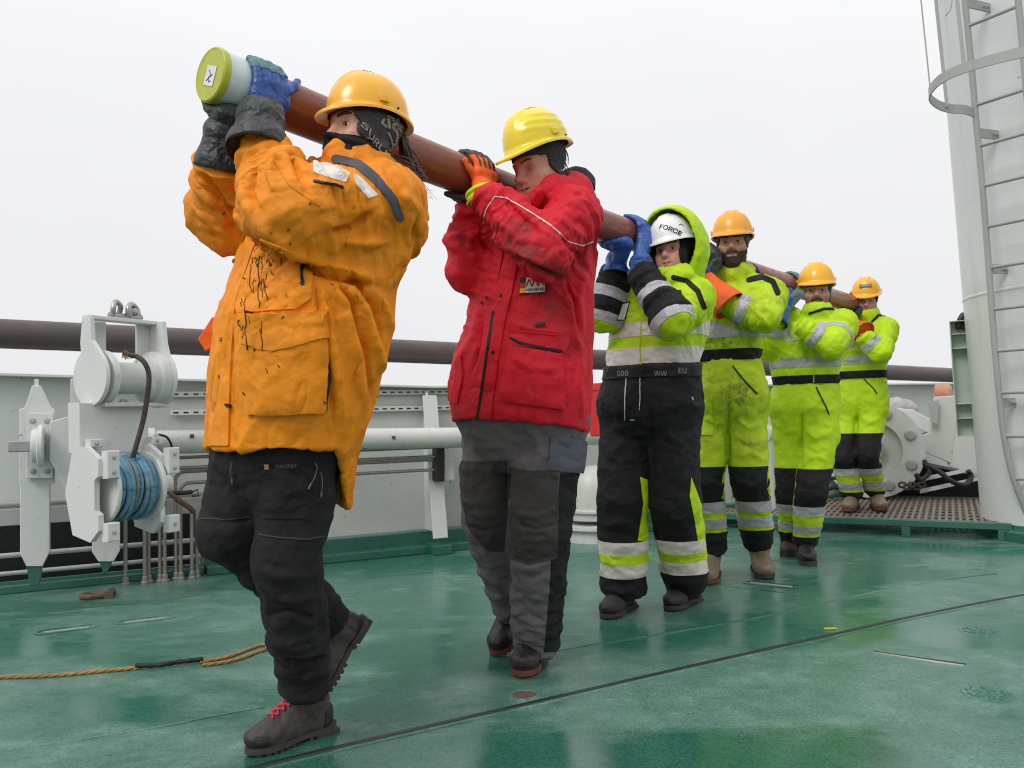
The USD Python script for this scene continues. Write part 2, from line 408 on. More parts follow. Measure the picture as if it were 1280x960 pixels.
def in_poly(pts, wmax=1e9, edge=.05):
    """surface inside a picture outline, facing the front; sizes in metres"""
    g = np.asarray(pts, float)
    def fun(v, n, px, face):
        q = px[:, :2]; D, _ = poly_dist(q, np.vstack([g, g[:1]]))
        ins = np.zeros(len(q), bool); j = len(g) - 1
        for i in range(len(g)):
            a, b = g[i], g[j]
            if a[1] != b[1]: ins ^= ((a[1] > q[:, 1]) != (b[1] > q[:, 1])) & (q[:, 0] < (b[0] - a[0]) * (q[:, 1] - a[1]) / (b[1] - a[1]) + a[0])
            j = i
        s = np.where(ins, D, -D) * px[:, 2] / FPX
        return np.minimum(np.minimum(s, face * .1 + edge * 0), (wmax - px[:, 2]))
    return fun
def in_line(pts, width, wmax=1e9):
    """surface within width (picture units) of a line"""
    def fun(v, n, px, face):
        D, t = poly_dist(px[:, :2], pts)
        return np.minimum(np.minimum((width - D) * px[:, 2] / FPX, face * .1), wmax - px[:, 2])
    return fun
def seg_dist(v, a, b):
    a, b = np.asarray(a), np.asarray(b); e = b - a; t = ((v - a) @ e) / (e @ e)
    return np.linalg.norm(v - a - np.clip(t, 0, 1)[:, None] * e, axis=1), t * np.linalg.norm(e)
def in_band(a, b, t0, t1, R, others=()):
    """ring round the limb a-b between t0 and t1 metres from a"""
    def fun(v, n, px, face):
        d, t = seg_dist(v, a, b)
        s = np.minimum(np.minimum(t - t0, t1 - t), R - d)
        for o in others: s = np.minimum(s, seg_dist(v, *o)[0] - d)
        return s
    return fun
# ---------------------------------------------------------------- materials
def M(name, nodes, links, surface='p.BSDF', **k): return usdkit.material(stage, '/World/Looks/' + name, nodes, links, surface=surface, **k)
def cloth_mat(name, col, rough=.75, weave=900, vary=.18, dirt=None, dirt_amt=0.0, dirt_scale=7.0, bump=.35, crease=45., spec=.3, smudge=None, sheen=.0):
    c = np.array(col, float)
    nodes = {'g': ('geometry', {}),
             'n1': ('noise_texture', {'scale': 5.0, 'detail': 5.0, 'roughness': .6}),
             'r1': ('rgb_ramp', {'ramp': [(.25, tuple(c * (1 - vary))), (.75, tuple(np.minimum(c * (1 + vary * .6), 1)))]}),
             'n2': ('noise_texture', {'scale': float(weave), 'detail': 1.0}),
             'n3': ('noise_texture', {'scale': crease * .5, 'detail': 3.0, 'roughness': .45, 'distortion': .35}),
             'wn': ('noise_texture', {'scale': crease * .16, 'detail': 3.0}), 'wv': ('mix', {'mix_type': 'linear_light', 'fac': .10}),
             'vo': ('voronoi_texture', {'scale': crease * .30, 'feature': 'f1', 'randomness': 1.0}), 'h2': ('math', {'math_type': 'multiply_add', 'value2': .55}),
             'h': ('math', {'math_type': 'multiply_add', 'value2': .10}),
             'b': ('bump', {'strength': min(bump * 1.6, 1.0), 'distance': .016}),
             'p': ('principled_bsdf', {'roughness': rough, 'specular_ior_level': spec, 'sheen_weight': sheen, 'sheen_roughness': .5})}
    links = [('g.position', 'n1.vector'), ('g.position', 'n2.vector'), ('g.position', 'n3.vector'), ('n1.fac', 'r1.fac'),
             ('n2.fac', 'h.value1'), ('g.position', 'wn.vector'), ('g.position', 'wv.color1'), ('wn.color', 'wv.color2'), ('wv.color', 'vo.vector'), ('vo.distance', 'h2.value1'), ('n3.fac', 'h2.value3'), ('h2.value', 'h.value3'), ('h.value', 'b.height'), ('b.normal', 'p.normal')]
    if dirt is not None:
        nodes['n4'] = ('noise_texture', {'scale': dirt_scale, 'detail': 7.0, 'roughness': .65, 'distortion': .4})
        nodes['r4'] = ('rgb_ramp', {'ramp': [(.52, (0, 0, 0)), (.72, (dirt_amt,) * 3)]})
        nodes['mx'] = ('mix', {'mix_type': 'mix', 'color2': tuple(dirt)})
        links += [('g.position', 'n4.vector'), ('n4.fac', 'r4.fac'), ('r4.color', 'mx.fac'), ('r1.color', 'mx.color1')]
    last = 'mx.color' if dirt is not None else 'r1.color'
    if smudge is not None:
        nodes['at'] = ('attribute', {'attribute': 'tint'}); nodes['n6'] = ('noise_texture', {'scale': 42.0, 'detail': 7.0, 'roughness': .7, 'distortion': .5})
        nodes['r6'] = ('rgb_ramp', {'ramp': [(.38, (0, 0, 0)), (.62, (1, 1, 1))]}); nodes['m6'] = ('math', {'math_type': 'multiply', 'use_clamp': True} if False else {'math_type': 'multiply'})
        nodes['s6'] = ('mix', {'mix_type': 'mix', 'color2': tuple(smudge)})
        links += [('g.position', 'n6.vector'), ('n6.fac', 'r6.fac'), ('r6.color', 'm6.value1'), ('at.fac', 'm6.value2'), ('m6.value', 's6.fac'), (last, 's6.color1')]; last = 's6.color'
    links.append((last, 'p.base_color'))
    return M(name, nodes, links)
def paint_mat(name, col, rough=.45, vary=.06, dirt=(.16, .12, .08), dirt_amt=.25, scale=3.0, rust=0.0, bump=.08, metal=0.0, coat=0.0, stretch=(1, 1, .35)):
    c = np.array(col, float)
    nodes = {'g': ('geometry', {}), 'mp': ('mapping', {'scale': stretch}),
             'n1': ('noise_texture', {'scale': scale, 'detail': 6.0, 'roughness': .62}),
             'r1': ('rgb_ramp', {'ramp': [(.3, tuple(c * (1 - vary))), (.7, tuple(np.minimum(c * (1 + vary), 1)))]}),
             'n2': ('noise_texture', {'scale': scale * 3.1, 'detail': 8.0, 'roughness': .7}),
             'r2': ('rgb_ramp', {'ramp': [(.55, (0, 0, 0)), (.82, (dirt_amt,) * 3)]}),
             'mx': ('mix', {'mix_type': 'mix', 'color2': tuple(dirt)}),
             'n3': ('noise_texture', {'scale': 38.0, 'detail': 5.0}),
             'rr': ('map_range', {'from_min': .3, 'from_max': .7, 'to_min': rough - .1, 'to_max': rough + .12, 'clamp': True}),
             'b': ('bump', {'strength': bump, 'distance': .01}),
             'p': ('principled_bsdf', {'metallic': metal, 'coat_weight': coat, 'coat_roughness': .15})}
    links = [('g.position', 'mp.vector'), ('mp.vector', 'n1.vector'), ('mp.vector', 'n2.vector'), ('g.position', 'n3.vector'), ('n1.fac', 'r1.fac'), ('n2.fac', 'r2.fac'),
             ('r2.color', 'mx.fac'), ('r1.color', 'mx.color1'), ('n3.fac', 'rr.value'), ('rr.result', 'p.roughness'), ('n3.fac', 'b.height'), ('b.normal', 'p.normal')]
    if rust:
        nodes['n5'] = ('noise_texture', {'scale': scale * 7, 'detail': 6.0, 'roughness': .7})
        nodes['r5'] = ('rgb_ramp', {'ramp': [(1 - rust, (0, 0, 0)), (min(1 - rust + .05, 1), (.85,) * 3)]})
        nodes['m5'] = ('mix', {'mix_type': 'mix', 'color2': (.16, .05, .015)})
        links += [('g.position', 'n5.vector'), ('n5.fac', 'r5.fac'), ('r5.color', 'm5.fac'), ('mx.color', 'm5.color1'), ('m5.color', 'p.base_color')]
    else: links.append(('mx.color', 'p.base_color'))
    return M(name, nodes, links)
def plain_mat(name, col, rough=.5, metal=0.0, coat=0.0, bump=0.0, bscale=60.0, spec=.5):
    nodes = {'g': ('geometry', {}), 'n': ('noise_texture', {'scale': bscale, 'detail': 4.0}), 'b': ('bump', {'strength': bump, 'distance': .004}),
             'nc': ('noise_texture', {'scale': 14.0, 'detail': 4.0}),
             'r': ('rgb_ramp', {'ramp': [(.3, tuple(np.array(col) * .86)), (.7, tuple(np.minimum(np.array(col) * 1.1, 1)))]}),
             'p': ('principled_bsdf', {'roughness': rough, 'metallic': metal, 'coat_weight': coat, 'coat_roughness': .12, 'specular_ior_level': spec})}
    return M(name, nodes, [('g.position', 'n.vector'), ('g.position', 'nc.vector'), ('nc.fac', 'r.fac'), ('r.color', 'p.base_color'), ('n.fac', 'b.height'), ('b.normal', 'p.normal')])

cloth_mat('orange_cloth', (.80, .255, .006), .62, dirt=(.22, .06, .01), dirt_amt=.30, dirt_scale=6, vary=.10, bump=.30, smudge=(.06, .035, .015))
cloth_mat('orange_lining', (.85, .12, .01), .7)
cloth_mat('red_cloth', (.60, .006, .022), .62, dirt=(.09, .035, .03), dirt_amt=.30, dirt_scale=7, vary=.12, bump=.3, smudge=(.05, .035, .028))
cloth_mat('black_trouser', (.017, .0162, .0165), .8, vary=.25, dirt=(.03, .026, .022), dirt_amt=.3, bump=.5, spec=.22)
cloth_mat('grey_trouser', (.125, .118, .124), .8, vary=.15, dirt=(.05, .045, .04), dirt_amt=.4, bump=.35)
cloth_mat('dark_grey_trouser', (.046, .042, .039), .75, vary=.2, dirt=(.10, .09, .08), dirt_amt=.25, bump=.4)
cloth_mat('blue_grey_cloth', (.082, .090, .106), .8, vary=.12, bump=.3)
cloth_mat('black_cloth', (.0065, .0065, .0075), .62, vary=.25, dirt=(.03, .03, .03), dirt_amt=.2, bump=.6, crease=34, spec=.3)
cloth_mat('lime_cloth', (.47, .70, .008), .55, vary=.08, dirt=(.22, .24, .02), dirt_amt=.30, dirt_scale=6, bump=.4, crease=34, smudge=(.06, .055, .02))
cloth_mat('lime_muddy_cloth', (.46, .64, .012), .6, vary=.12, dirt=(.085, .085, .018), dirt_amt=.62, dirt_scale=9, bump=.4, crease=34, smudge=(.05, .045, .02))
cloth_mat('reflective_tape', (.40, .40, .42), .38, vary=.10, weave=500, dirt=(.20, .19, .16), dirt_amt=.4, bump=.2, spec=.6)
cloth_mat('reflective_white', (.66, .62, .56), .42, vary=.12, weave=500, dirt=(.30, .25, .18), dirt_amt=.4, bump=.2, spec=.6)
cloth_mat('orange_glove', (.85, .13, .02), .6, vary=.12, dirt=(.2, .06, .02), dirt_amt=.35)
cloth_mat('lime_knit', (.52, .68, .02), .8)
cloth_mat('grey_knit', (.045, .045, .05), .9, weave=420, vary=.25, bump=.6)
cloth_mat('dark_knit', (.008, .008, .009), .9, weave=420, vary=.25, bump=.6)
cloth_mat('green_knit', (.03, .09, .05), .9)
cloth_mat('olive_knit', (.10, .095, .075), .9, weave=420, vary=.25, bump=.6)
cloth_mat('blue_rubber', (.020, .085, .34), .38, weave=160, vary=.25, dirt=(.03, .05, .09), dirt_amt=.6, bump=.4, crease=60, spec=.5)
cloth_mat('teal_rubber', (.06, .17, .19), .42, weave=160, vary=.25, dirt=(.03, .05, .06), dirt_amt=.5, bump=.4, crease=60, spec=.5)
cloth_mat('grey_rubber', (.030, .032, .037), .5, weave=160, vary=.35, dirt=(.13, .12, .11), dirt_amt=.4, bump=.6, crease=60, spec=.5)
cloth_mat('dirt_mark', (.045, .026, .012), .7)
cloth_mat('grease_mark', (.075, .055, .045), .7, vary=.4)
cloth_mat('brown_leather', (.060, .054, .048), .6, vary=.3, dirt=(.10, .085, .07), dirt_amt=.4, weave=260, bump=.4)
cloth_mat('grey_leather', (.042, .041, .042), .6, vary=.25, dirt=(.03, .03, .03), dirt_amt=.4, weave=260, bump=.4)
cloth_mat('dark_leather', (.013, .011, .0105), .45, vary=.3, dirt=(.09, .07, .06), dirt_amt=.35, weave=260, bump=.3, spec=.5)
cloth_mat('tan_rubber', (.22, .165, .105), .42, vary=.2, dirt=(.09, .07, .05), dirt_amt=.5, weave=120, bump=.15, crease=25, spec=.5)
cloth_mat('sole_rubber', (.05, .045, .04), .7, vary=.2)
cloth_mat('sole_brown', (.14, .045, .03), .65, vary=.2)
cloth_mat('red_lace', (.62, .03, .06), .6)
cloth_mat('white_thread', (.65, .63, .58), .6)
cloth_mat('grey_hood', (.028, .026, .028), .85)
cloth_mat('beard_hair', (.055, .030, .018), .85, weave=700, bump=1.0, vary=.4)
plain_mat('hair', (.055, .022, .012), .5, bump=.3, bscale=300)
plain_mat('blond_hair', (.16, .075, .035), .5, bump=.3, bscale=300)
def helmet_mat(name, col, scuff=(.5, .45, .3)):
    paint_mat(name, col, .30, vary=.04, dirt=scuff, dirt_amt=.42, scale=9.0, bump=.03, coat=.35, stretch=(1, 1, 1))
helmet_mat('helmet_amber', (.84, .40, .006)); helmet_mat('helmet_yellow', (.76, .60, .012)); helmet_mat('helmet_orange', (.80, .33, .006))
helmet_mat('helmet_white', (.74, .75, .74), (.4, .38, .33))
plain_mat('helmet_inside', (.75, .16, .012), .5)
plain_mat('black_plastic', (.007, .007, .008), .5, spec=.3); plain_mat('eye_white', (.62, .57, .53), .25); plain_mat('eye_iris', (.014, .008, .005), .15)
plain_mat('steel', (.36, .36, .36), .38, metal=.9, bump=.15); plain_mat('brass', (.32, .2, .09), .4, metal=.9)
plain_mat('badge_white', (.7, .7, .7), .5); plain_mat('badge_black', (.012, .012, .012), .5); plain_mat('badge_red', (.55, .02, .02), .5); plain_mat('badge_gold', (.75, .45, .02), .5)
plain_mat('badge_grey', (.10, .10, .10), .5); plain_mat('badge_blue', (.16, .2, .42), .4); plain_mat('badge_orange', (.6, .2, .08), .5)
M('skin', {'a': ('attribute', {'attribute': 'tint'}), 'g': ('geometry', {}), 'n': ('noise_texture', {'scale': 55.0, 'detail': 4.0}),
           'r': ('rgb_ramp', {'ramp': [(.3, (.90, .88, .88)), (.7, (1.05, 1.04, 1.04))]}), 'm': ('mix', {'mix_type': 'multiply', 'fac': 1.0}),
           'n2': ('noise_texture', {'scale': 420.0, 'detail': 2.0}), 'b': ('bump', {'strength': .12, 'distance': .002}),
           'p': ('principled_bsdf', {'roughness': .46, 'subsurface_weight': .18, 'subsurface_scale': .006, 'subsurface_radius': (1.0, .35, .2), 'specular_ior_level': .4})},
  [('g.position', 'n.vector'), ('n.fac', 'r.fac'), ('a.color', 'm.color1'), ('r.color', 'm.color2'), ('m.color', 'p.base_color'),
   ('g.position', 'n2.vector'), ('n2.fac', 'b.height'), ('b.normal', 'p.normal')])
paint_mat('pipe_brown', (.17, .046, .026), .30, vary=.12, dirt=(.20, .11, .07), dirt_amt=.45, scale=7, bump=.05, stretch=(1, 1, 1))
paint_mat('cap_green', (.42, .44, .03), .4, vary=.1, dirt=(.22, .2, .03), dirt_amt=.6, scale=14, stretch=(1, 1, 1))
plain_mat('white_tape', (.58, .64, .63), .4, bump=.1)
cloth_mat('grease_light', (.34, .30, .25), .8)

cloth_mat('faded_orange', (.55, .27, .17), .7)

cloth_mat('greasy_cable', (.055, .046, .034), .5, vary=.4)
# ---------------------------------------------------------------- the ship: materials
paint_mat('ship_white', (.54, .565, .53), .42, vary=.05, dirt=(.30, .29, .24), dirt_amt=.35, scale=2.2, rust=.36, bump=.14, stretch=(1, 1, .14))
paint_mat('ship_white_clean', (.60, .615, .60), .40, vary=.04, dirt=(.30, .27, .20), dirt_amt=.4, scale=3.0, rust=.33, bump=.10, stretch=(1, 1, .2))
paint_mat('mast_white', (.60, .62, .62), .38, vary=.05, dirt=(.36, .35, .29), dirt_amt=.5, scale=1.6, rust=.29, bump=.07, stretch=(1, 1, .12))
paint_mat('ship_grey', (.36, .38, .36), .45, vary=.08, dirt=(.12, .11, .09), dirt_amt=.4, scale=4, bump=.08)
paint_mat('ladder_grey', (.33, .345, .325), .45, vary=.06, dirt=(.15, .12, .09), dirt_amt=.3, scale=6, rust=.34, bump=.06)
paint_mat('locker_green', (.40, .47, .40), .5, vary=.05, dirt=(.14, .11, .08), dirt_amt=.4, scale=5, rust=.35)
paint_mat('deck_green', (.018, .105, .075), .30, vary=.15, dirt=(.05, .06, .05), dirt_amt=.3, scale=5, bump=.1, coat=.3)
paint_mat('rail_brown', (.075, .058, .054), .42, vary=.22, dirt=(.17, .13, .12), dirt_amt=.5, scale=3.5, bump=.08, stretch=(.35, .35, 1))
paint_mat('black_and_shade', (.008, .009, .010), .55, vary=.3, dirt=(.03, .03, .028), dirt_amt=.4, scale=5)  # black of slots and machine bed; also colours the added shade plates
paint_mat('steel_pipe', (.30, .28, .25), .36, vary=.12, dirt=(.10, .07, .04), dirt_amt=.5, scale=9, metal=.75, bump=.05)
paint_mat('rusty_steel', (.10, .06, .04), .7, vary=.35, dirt=(.2, .07, .02), dirt_amt=.7, scale=22, bump=.4)
paint_mat('grating_brown', (.20, .165, .140), .6, vary=.18, dirt=(.10, .07, .05), dirt_amt=.5, scale=9, rust=.22, bump=.2, stretch=(1, 1, 1))
paint_mat('red_plastic', (.62, .03, .035), .35, vary=.06, dirt=(.3, .03, .03), dirt_amt=.2, scale=5)
cloth_mat('tan_rope', (.36, .20, .07), .85, vary=.35, weave=600, dirt=(.12, .07, .03), dirt_amt=.4, bump=.6)
cloth_mat('black_tape', (.012, .012, .014), .45, vary=.3)
cloth_mat('blue_rope', (.13, .29, .41), .75, vary=.3, weave=420, dirt=(.22, .26, .26), dirt_amt=.75, dirt_scale=18, bump=.8)
cloth_mat('grey_rope', (.20, .22, .22), .8, vary=.3, weave=420, bump=.8)
cloth_mat('tarp_grey', (.46, .45, .44), .55, vary=.15, dirt=(.2, .19, .17), dirt_amt=.4, bump=.5)
plain_mat('rubber_black', (.010, .010, .011), .5, bump=.2)
M('deck_paint', {'g': ('geometry', {}), 'mp': ('mapping', {'scale': (.75, 1.5, 1), 'rotation': (0, 0, -.45)}),
    'n1': ('noise_texture', {'scale': 1.15, 'detail': 5.0, 'roughness': .58, 'distortion': .5}), 'w': ('rgb_ramp', {'ramp': [(.42, (0, 0, 0)), (.54, (1, 1, 1))]}),
    'n2': ('noise_texture', {'scale': 150.0, 'detail': 3.0, 'roughness': .7}), 'n3': ('noise_texture', {'scale': 7.0, 'detail': 6.0, 'roughness': .65}), 'n5': ('noise_texture', {'scale': 2.2, 'detail': 3.0}),
    'c1': ('rgb_ramp', {'ramp': [(.28, (.058, .152, .116)), (.52, (.092, .205, .162)), (.74, (.160, .290, .245))]}),
    'c2': ('rgb_ramp', {'ramp': [(.30, (.016, .088, .060)), (.7, (.034, .124, .090))]}),
    'cm': ('mix', {'mix_type': 'mix'}),
    'n4': ('noise_texture', {'scale': 26.0, 'detail': 7.0, 'roughness': .75}), 'st': ('rgb_ramp', {'ramp': [(.66, (0, 0, 0)), (.76, (.55,) * 3)]}), 'sc': ('mix', {'mix_type': 'mix', 'color2': (.045, .06, .05)}),
    'r': ('map_range', {'from_min': 0.0, 'from_max': 1.0, 'to_min': .24, 'to_max': .03}), 'rn': ('math', {'math_type': 'multiply_add', 'value2': .12}),
    'bs': ('map_range', {'from_min': 0.0, 'from_max': 1.0, 'to_min': .55, 'to_max': .10}),
    'b': ('bump', {'distance': .0035}), 'b2': ('bump', {'strength': .30, 'distance': .012}),
    'gr': ('voronoi_texture', {'scale': 150.0}), 'grr': ('rgb_ramp', {'ramp': [(.1, (1.35, 1.32, 1.34)), (.45, (.95, .95, .95)), (.8, (.62, .64, .63))]}), 'gm': ('mix', {'mix_type': 'multiply', 'fac': .9}), 'n7': ('noise_texture', {'scale': 95.0, 'detail': 6.0, 'roughness': .7}), 'sf': ('rgb_ramp', {'ramp': [(.66, (0, 0, 0)), (.72, (.7,) * 3)]}), 'sx': ('mix', {'mix_type': 'mix', 'color2': (.30, .36, .33)}),
    'mp8': ('mapping', {'scale': (3, 14, 1), 'rotation': (0, 0, -.45)}), 'n8': ('noise_texture', {'scale': 1.6, 'detail': 6.0, 'roughness': .65}), 'sd': ('rgb_ramp', {'ramp': [(.60, (0, 0, 0)), (.72, (.5,) * 3)]}), 'sy': ('mix', {'mix_type': 'mix', 'color2': (.03, .07, .055)}),
    'p': ('principled_bsdf', {'specular_ior_level': .5})},
  [('g.position', 'gr.vector'), ('gr.distance', 'grr.fac'), ('sc.color', 'gm.color1'), ('grr.color', 'gm.color2'), ('g.position', 'mp.vector'), ('mp.vector', 'n1.vector'), ('n1.fac', 'w.fac'), ('g.position', 'n2.vector'), ('g.position', 'n3.vector'), ('g.position', 'n4.vector'), ('g.position', 'n5.vector'),
   ('n3.fac', 'c1.fac'), ('n3.fac', 'c2.fac'), ('w.color', 'cm.fac'), ('c1.color', 'cm.color1'), ('c2.color', 'cm.color2'), ('n4.fac', 'st.fac'), ('st.color', 'sc.fac'), ('cm.color', 'sc.color1'), ('g.position', 'n7.vector'), ('n7.fac', 'sf.fac'), ('sf.color', 'sx.fac'), ('gm.color', 'sx.color1'), ('g.position', 'mp8.vector'), ('mp8.vector', 'n8.vector'), ('n8.fac', 'sd.fac'), ('sd.color', 'sy.fac'), ('sx.color', 'sy.color1'), ('sy.color', 'p.base_color'),
   ('w.color', 'r.value'), ('n3.fac', 'rn.value1'), ('r.result', 'rn.value3'), ('rn.value', 'p.roughness'), ('w.color', 'bs.value'), ('bs.result', 'b.strength'), ('n2.fac', 'b.height'), ('n5.fac', 'b2.height'), ('b2.normal', 'b.normal'), ('b.normal', 'p.normal')])
M('sea_water', {'g': ('geometry', {}), 'n': ('noise_texture', {'scale': .35, 'detail': 6.0}), 'b': ('bump', {'strength': .6, 'distance': .5}), 'p': ('principled_bsdf', {'base_color': (.10, .13, .13), 'roughness': .15})},
  [('g.position', 'n.vector'), ('n.fac', 'b.height'), ('b.normal', 'p.normal')])

# ---------------------------------------------------------------- the bulwark's own axes: s along, o inboard, z up
B0 = V(-1.6, 4.93, 0); BE = nrm(V(2.1, 1, 0)); BN = V(BE[1], -BE[0], 0); ZU = V(0, 0, 1)
RB = np.stack([BE, ZU, np.cross(BE, ZU)], 1)      # along, up, inboard
def W(s, o, z): return B0 + BE * s + BN * o + ZU * z
def bp(px, py, off=0.0):
    d = CF + (px - 640) / FPX * CR - (py - 480) / FPX * CU
    t = (off - (CAM - B0) @ BN) / (d @ BN); q = CAM + d * t; return (q - B0) @ BE, q[2]
def B(px, py, off=0.0): s, z = bp(px, py, off); return W(s, off, z)
def slab(pts, off, depth, bevel=.003):
    """prism whose front face is the picture outline pts on the plane off, going back by depth"""
    q = np.array([bp(x, y, off) for x, y in pts]); 
    return prism(q if sg.Polygon(q).exterior.is_ccw else q[::-1], B0 + BN * (off - depth), BE, ZU, depth, bevel)
def rect(x0, y0, x1, y1, off, depth, bevel=.003): return slab([(x0, y1), (x1, y1), (x1, y0), (x0, y0)], off, depth, bevel)
def disc(px, py, off, r, t0, t1, n=40, axis=None, bevel=.003):
    """round plate on the axis along the bulwark, from t0 to t1 metres"""
    o = B(px, py, off); return lathe([(r - bevel, t0), (r, t0 + bevel), (r, t1 - bevel), (r - bevel, t1)], o, BE if axis is None else axis, n)
def bolt(o, d, r=.008): return lathe([(r * 1.5, -.002), (r * 1.5, .002), (r, .003), (r, .008), (r * .8, .010), (.0001, .010)], o, d, 6)

# ---------------------------------------------------------------- deck
def setting():
    e0, e1 = W(-9, -.02, 0), W(14, -.02, 0)
    pl = [(-9, -4), (14, -4), (14, e1[1] + 1)]
    poly = sg.Polygon([(-8, -4), (12, -4), (e1[0], e1[1]), (e0[0], e0[1] if e0[1] > -4 else -3.9)])
    d = prism(poly, V(0, 0, -.25), V(1, 0, 0), V(0, 1, 0), .25)
    tag(obj('deck', d, 'deck_paint', None, None), kind='structure')
    sea = trimesh.Trimesh([(-3000, -3000, -5), (3000, -3000, -5), (3000, 3000, -5), (-3000, 3000, -5)], [(0, 1, 2), (0, 2, 3)], process=False)
    tag(obj('sea', sea, 'sea_water', None, None), kind='structure')
    L = lambda pts, n=6: smooth_path([G(x, y) for x, y in pts], n)
    q = L([(270, 972), (400, 940), (556, 904), (666, 879), (800, 848), (950, 814), (1040, 794), (1137, 772), (1242, 751), (1300, 741)])
    t = thing('deck_seam_strip', 'long dark rubber strip filling the seam across the green deck', 'seam strip')
    sec = tube(q + V(0, 0, .001), .0085, 10); v = np.asarray(sec.vertices); v[:, 2] = np.clip(v[:, 2], -.01, .0045); obj('strip', (v, sec.faces), 'rubber_black', t, 30)
    near = q + V(.012, -.016, 0); ed = tube(near, .007, 8); v = np.asarray(ed.vertices); v[:, 2] = np.clip(v[:, 2], -.01, .0035); obj('plate_edge', (v, ed.faces), 'deck_paint', t, 30)
    for pts in ([(-10, 940), (66, 930), (200, 909), (265, 896), (330, 884)], [(690, 814), (800, 797), (942, 773), (1070, 745), (1175, 726), (1246, 717)], [(400, 729), (470, 722), (540, 716)], [(552, 714), (604, 708)], [(905, 732), (950, 738), (1000, 742)],
                [(60, 767), (118, 761), (180, 755), (262, 745)], [(960, 700), (1100, 706), (1225, 712)]):
        sec = tube(L(pts) + V(0, 0, -.002), .006, 8); tag(obj('weld_seam', sec, 'deck_paint', None, 30), kind='structure')
    # lashing slots let into the deck
    for (x, y), a, ln, lab in (((84, 787), -.12, .16, 'left of the two oval lashing slots in the green deck, nearer the picture edge'), ((182, 775), -.12, .16, 'oval lashing slot in the green deck, right of its twin'), ((965, 731), .1, .20, 'oval lashing slot in the wet deck beside the rubber boots')):
        o = G(x, y); X = nrm(G(x + 20, y + 20 * a) - o); Y = np.cross(ZU, X); t = thing('lashing_slot', lab, 'lashing slot')
        ov = sg.LineString([(-ln / 2, 0), (ln / 2, 0)])
        obj('rim', prism(ov.buffer(.045).difference(ov.buffer(.032)), o, X, Y, .004), 'deck_paint', t, 30); obj('slot', prism(ov.buffer(.008), o, X, Y, .0025), 'rubber_black', t, None); obj('lip', prism(sg.LineString([(-ln / 2, -.016), (ln / 2, -.016)]).buffer(.006), o, X, Y, .006), 'ship_grey', t, None)
    t = thing('drain_slit', 'long dark tapering slit in the deck right of the seam strip', 'drain slit')
    A, Bq = G(1092, 815), G(1207, 831); X = nrm(Bq - A); Y = np.cross(ZU, X); Ln = np.linalg.norm(Bq - A)
    obj('opening', prism([(0, -.004), (Ln, -.010), (Ln, .008), (Ln * .3, .004), (0, .006)], A, X, Y, .003), 'rubber_black', t, None)
    obj('bright_edge', prism([(Ln * .04, -.010), (Ln * .7, -.026), (Ln * .98, -.020), (Ln, -.011), (0, -.005)], A, X, Y, .0025), 'ship_grey', t, None)
    for (x, y), lab in (((1226, 790), 'dark dimpled round patch on the deck near the right edge, farther one'), ((1236, 868), 'dark dimpled round patch on the deck near the right edge, nearer one')):
        o = G(x, y); t = thing('deck_patch', lab, 'deck patch'); obj('disc', lathe([(.075, 0), (.070, .0025), (.0001, .003)], o, ZU, 32), 'deck_green', t, 30)
        rng = np.random.default_rng(3); tag(obj('dimple', cat([lathe([(.0045, .002), (.003, .005), (.0001, .0055)], o + V(r * math.cos(a), r * math.sin(a), 0), ZU, 7) for r, a in zip(.064 * np.sqrt(rng.random(60)), rng.random(60) * 6.3)]), 'deck_green', t, None), kind='stuff')
    t = thing('drain_plug', 'round rusty drain plug in the deck below the red jacket wearer', 'drain plug'); o = G(655, 869)
    obj('ring', lathe([(.050, 0), (.048, .004), (.038, .004), (.036, .001)], o, ZU, 32), 'deck_paint', t, 30); obj('plug', lathe([(.036, 0), (.036, .002), (.0001, .0025)], o, ZU, 28), 'rusty_steel', t, 30)
    t = thing('leaf_scrap', 'small yellow green scrap lying on the wet deck by the seam', 'scrap'); o = G(1038, 787); obj('scrap', boxm(o + V(0, 0, .004), np.eye(3), (.05, .012, .006), .002), 'cap_green', t, None)
    # rope
    t = thing('rope', 'tan braided rope with a black taped joint lying on the deck', 'rope')
    ctr = L([(-20, 850), (60, 847), (120, 842), (172, 837), (250, 830)], 14); loop = L([(250, 830), (285, 823), (320, 810), (331, 808), (333, 813), (322, 817), (290, 828), (252, 834)], 12)
    def braid(path, r, name, mt, turns=70):
        s_ = np.r_[0, np.cumsum(np.linalg.norm(np.diff(path, axis=0), axis=1))]; u = np.arange(0, s_[-1], .006); c = np.stack([np.interp(u, s_, path[:, k]) for k in range(3)], 1); tt = np.gradient(c, axis=0); tt /= np.linalg.norm(tt, axis=1, keepdims=True)
        sd = np.cross(tt, ZU); sd /= np.linalg.norm(sd, axis=1, keepdims=True); up = np.cross(sd, tt)
        for k in range(3):
            a = u * turns + k * 2.094; obj(name, tube(c + V(0, 0, r * 1.05) + r * .5 * (np.cos(a)[:, None] * sd + np.sin(a)[:, None] * up), r * .58, 8), mt, t, True)
    braid(ctr[: int(len(ctr) * .78)], .0068, 'strand', 'tan_rope'); braid(loop, .0062, 'loop_strand', 'tan_rope')
    tp = L([(170, 837), (200, 836), (225, 832), (254, 829)], 8) + V(0, 0, .014); obj('tape_joint', tube(tp, .0088 + .001 * np.sin(np.arange(len(tp)) * 1.7), 14), 'black_tape', t, True)
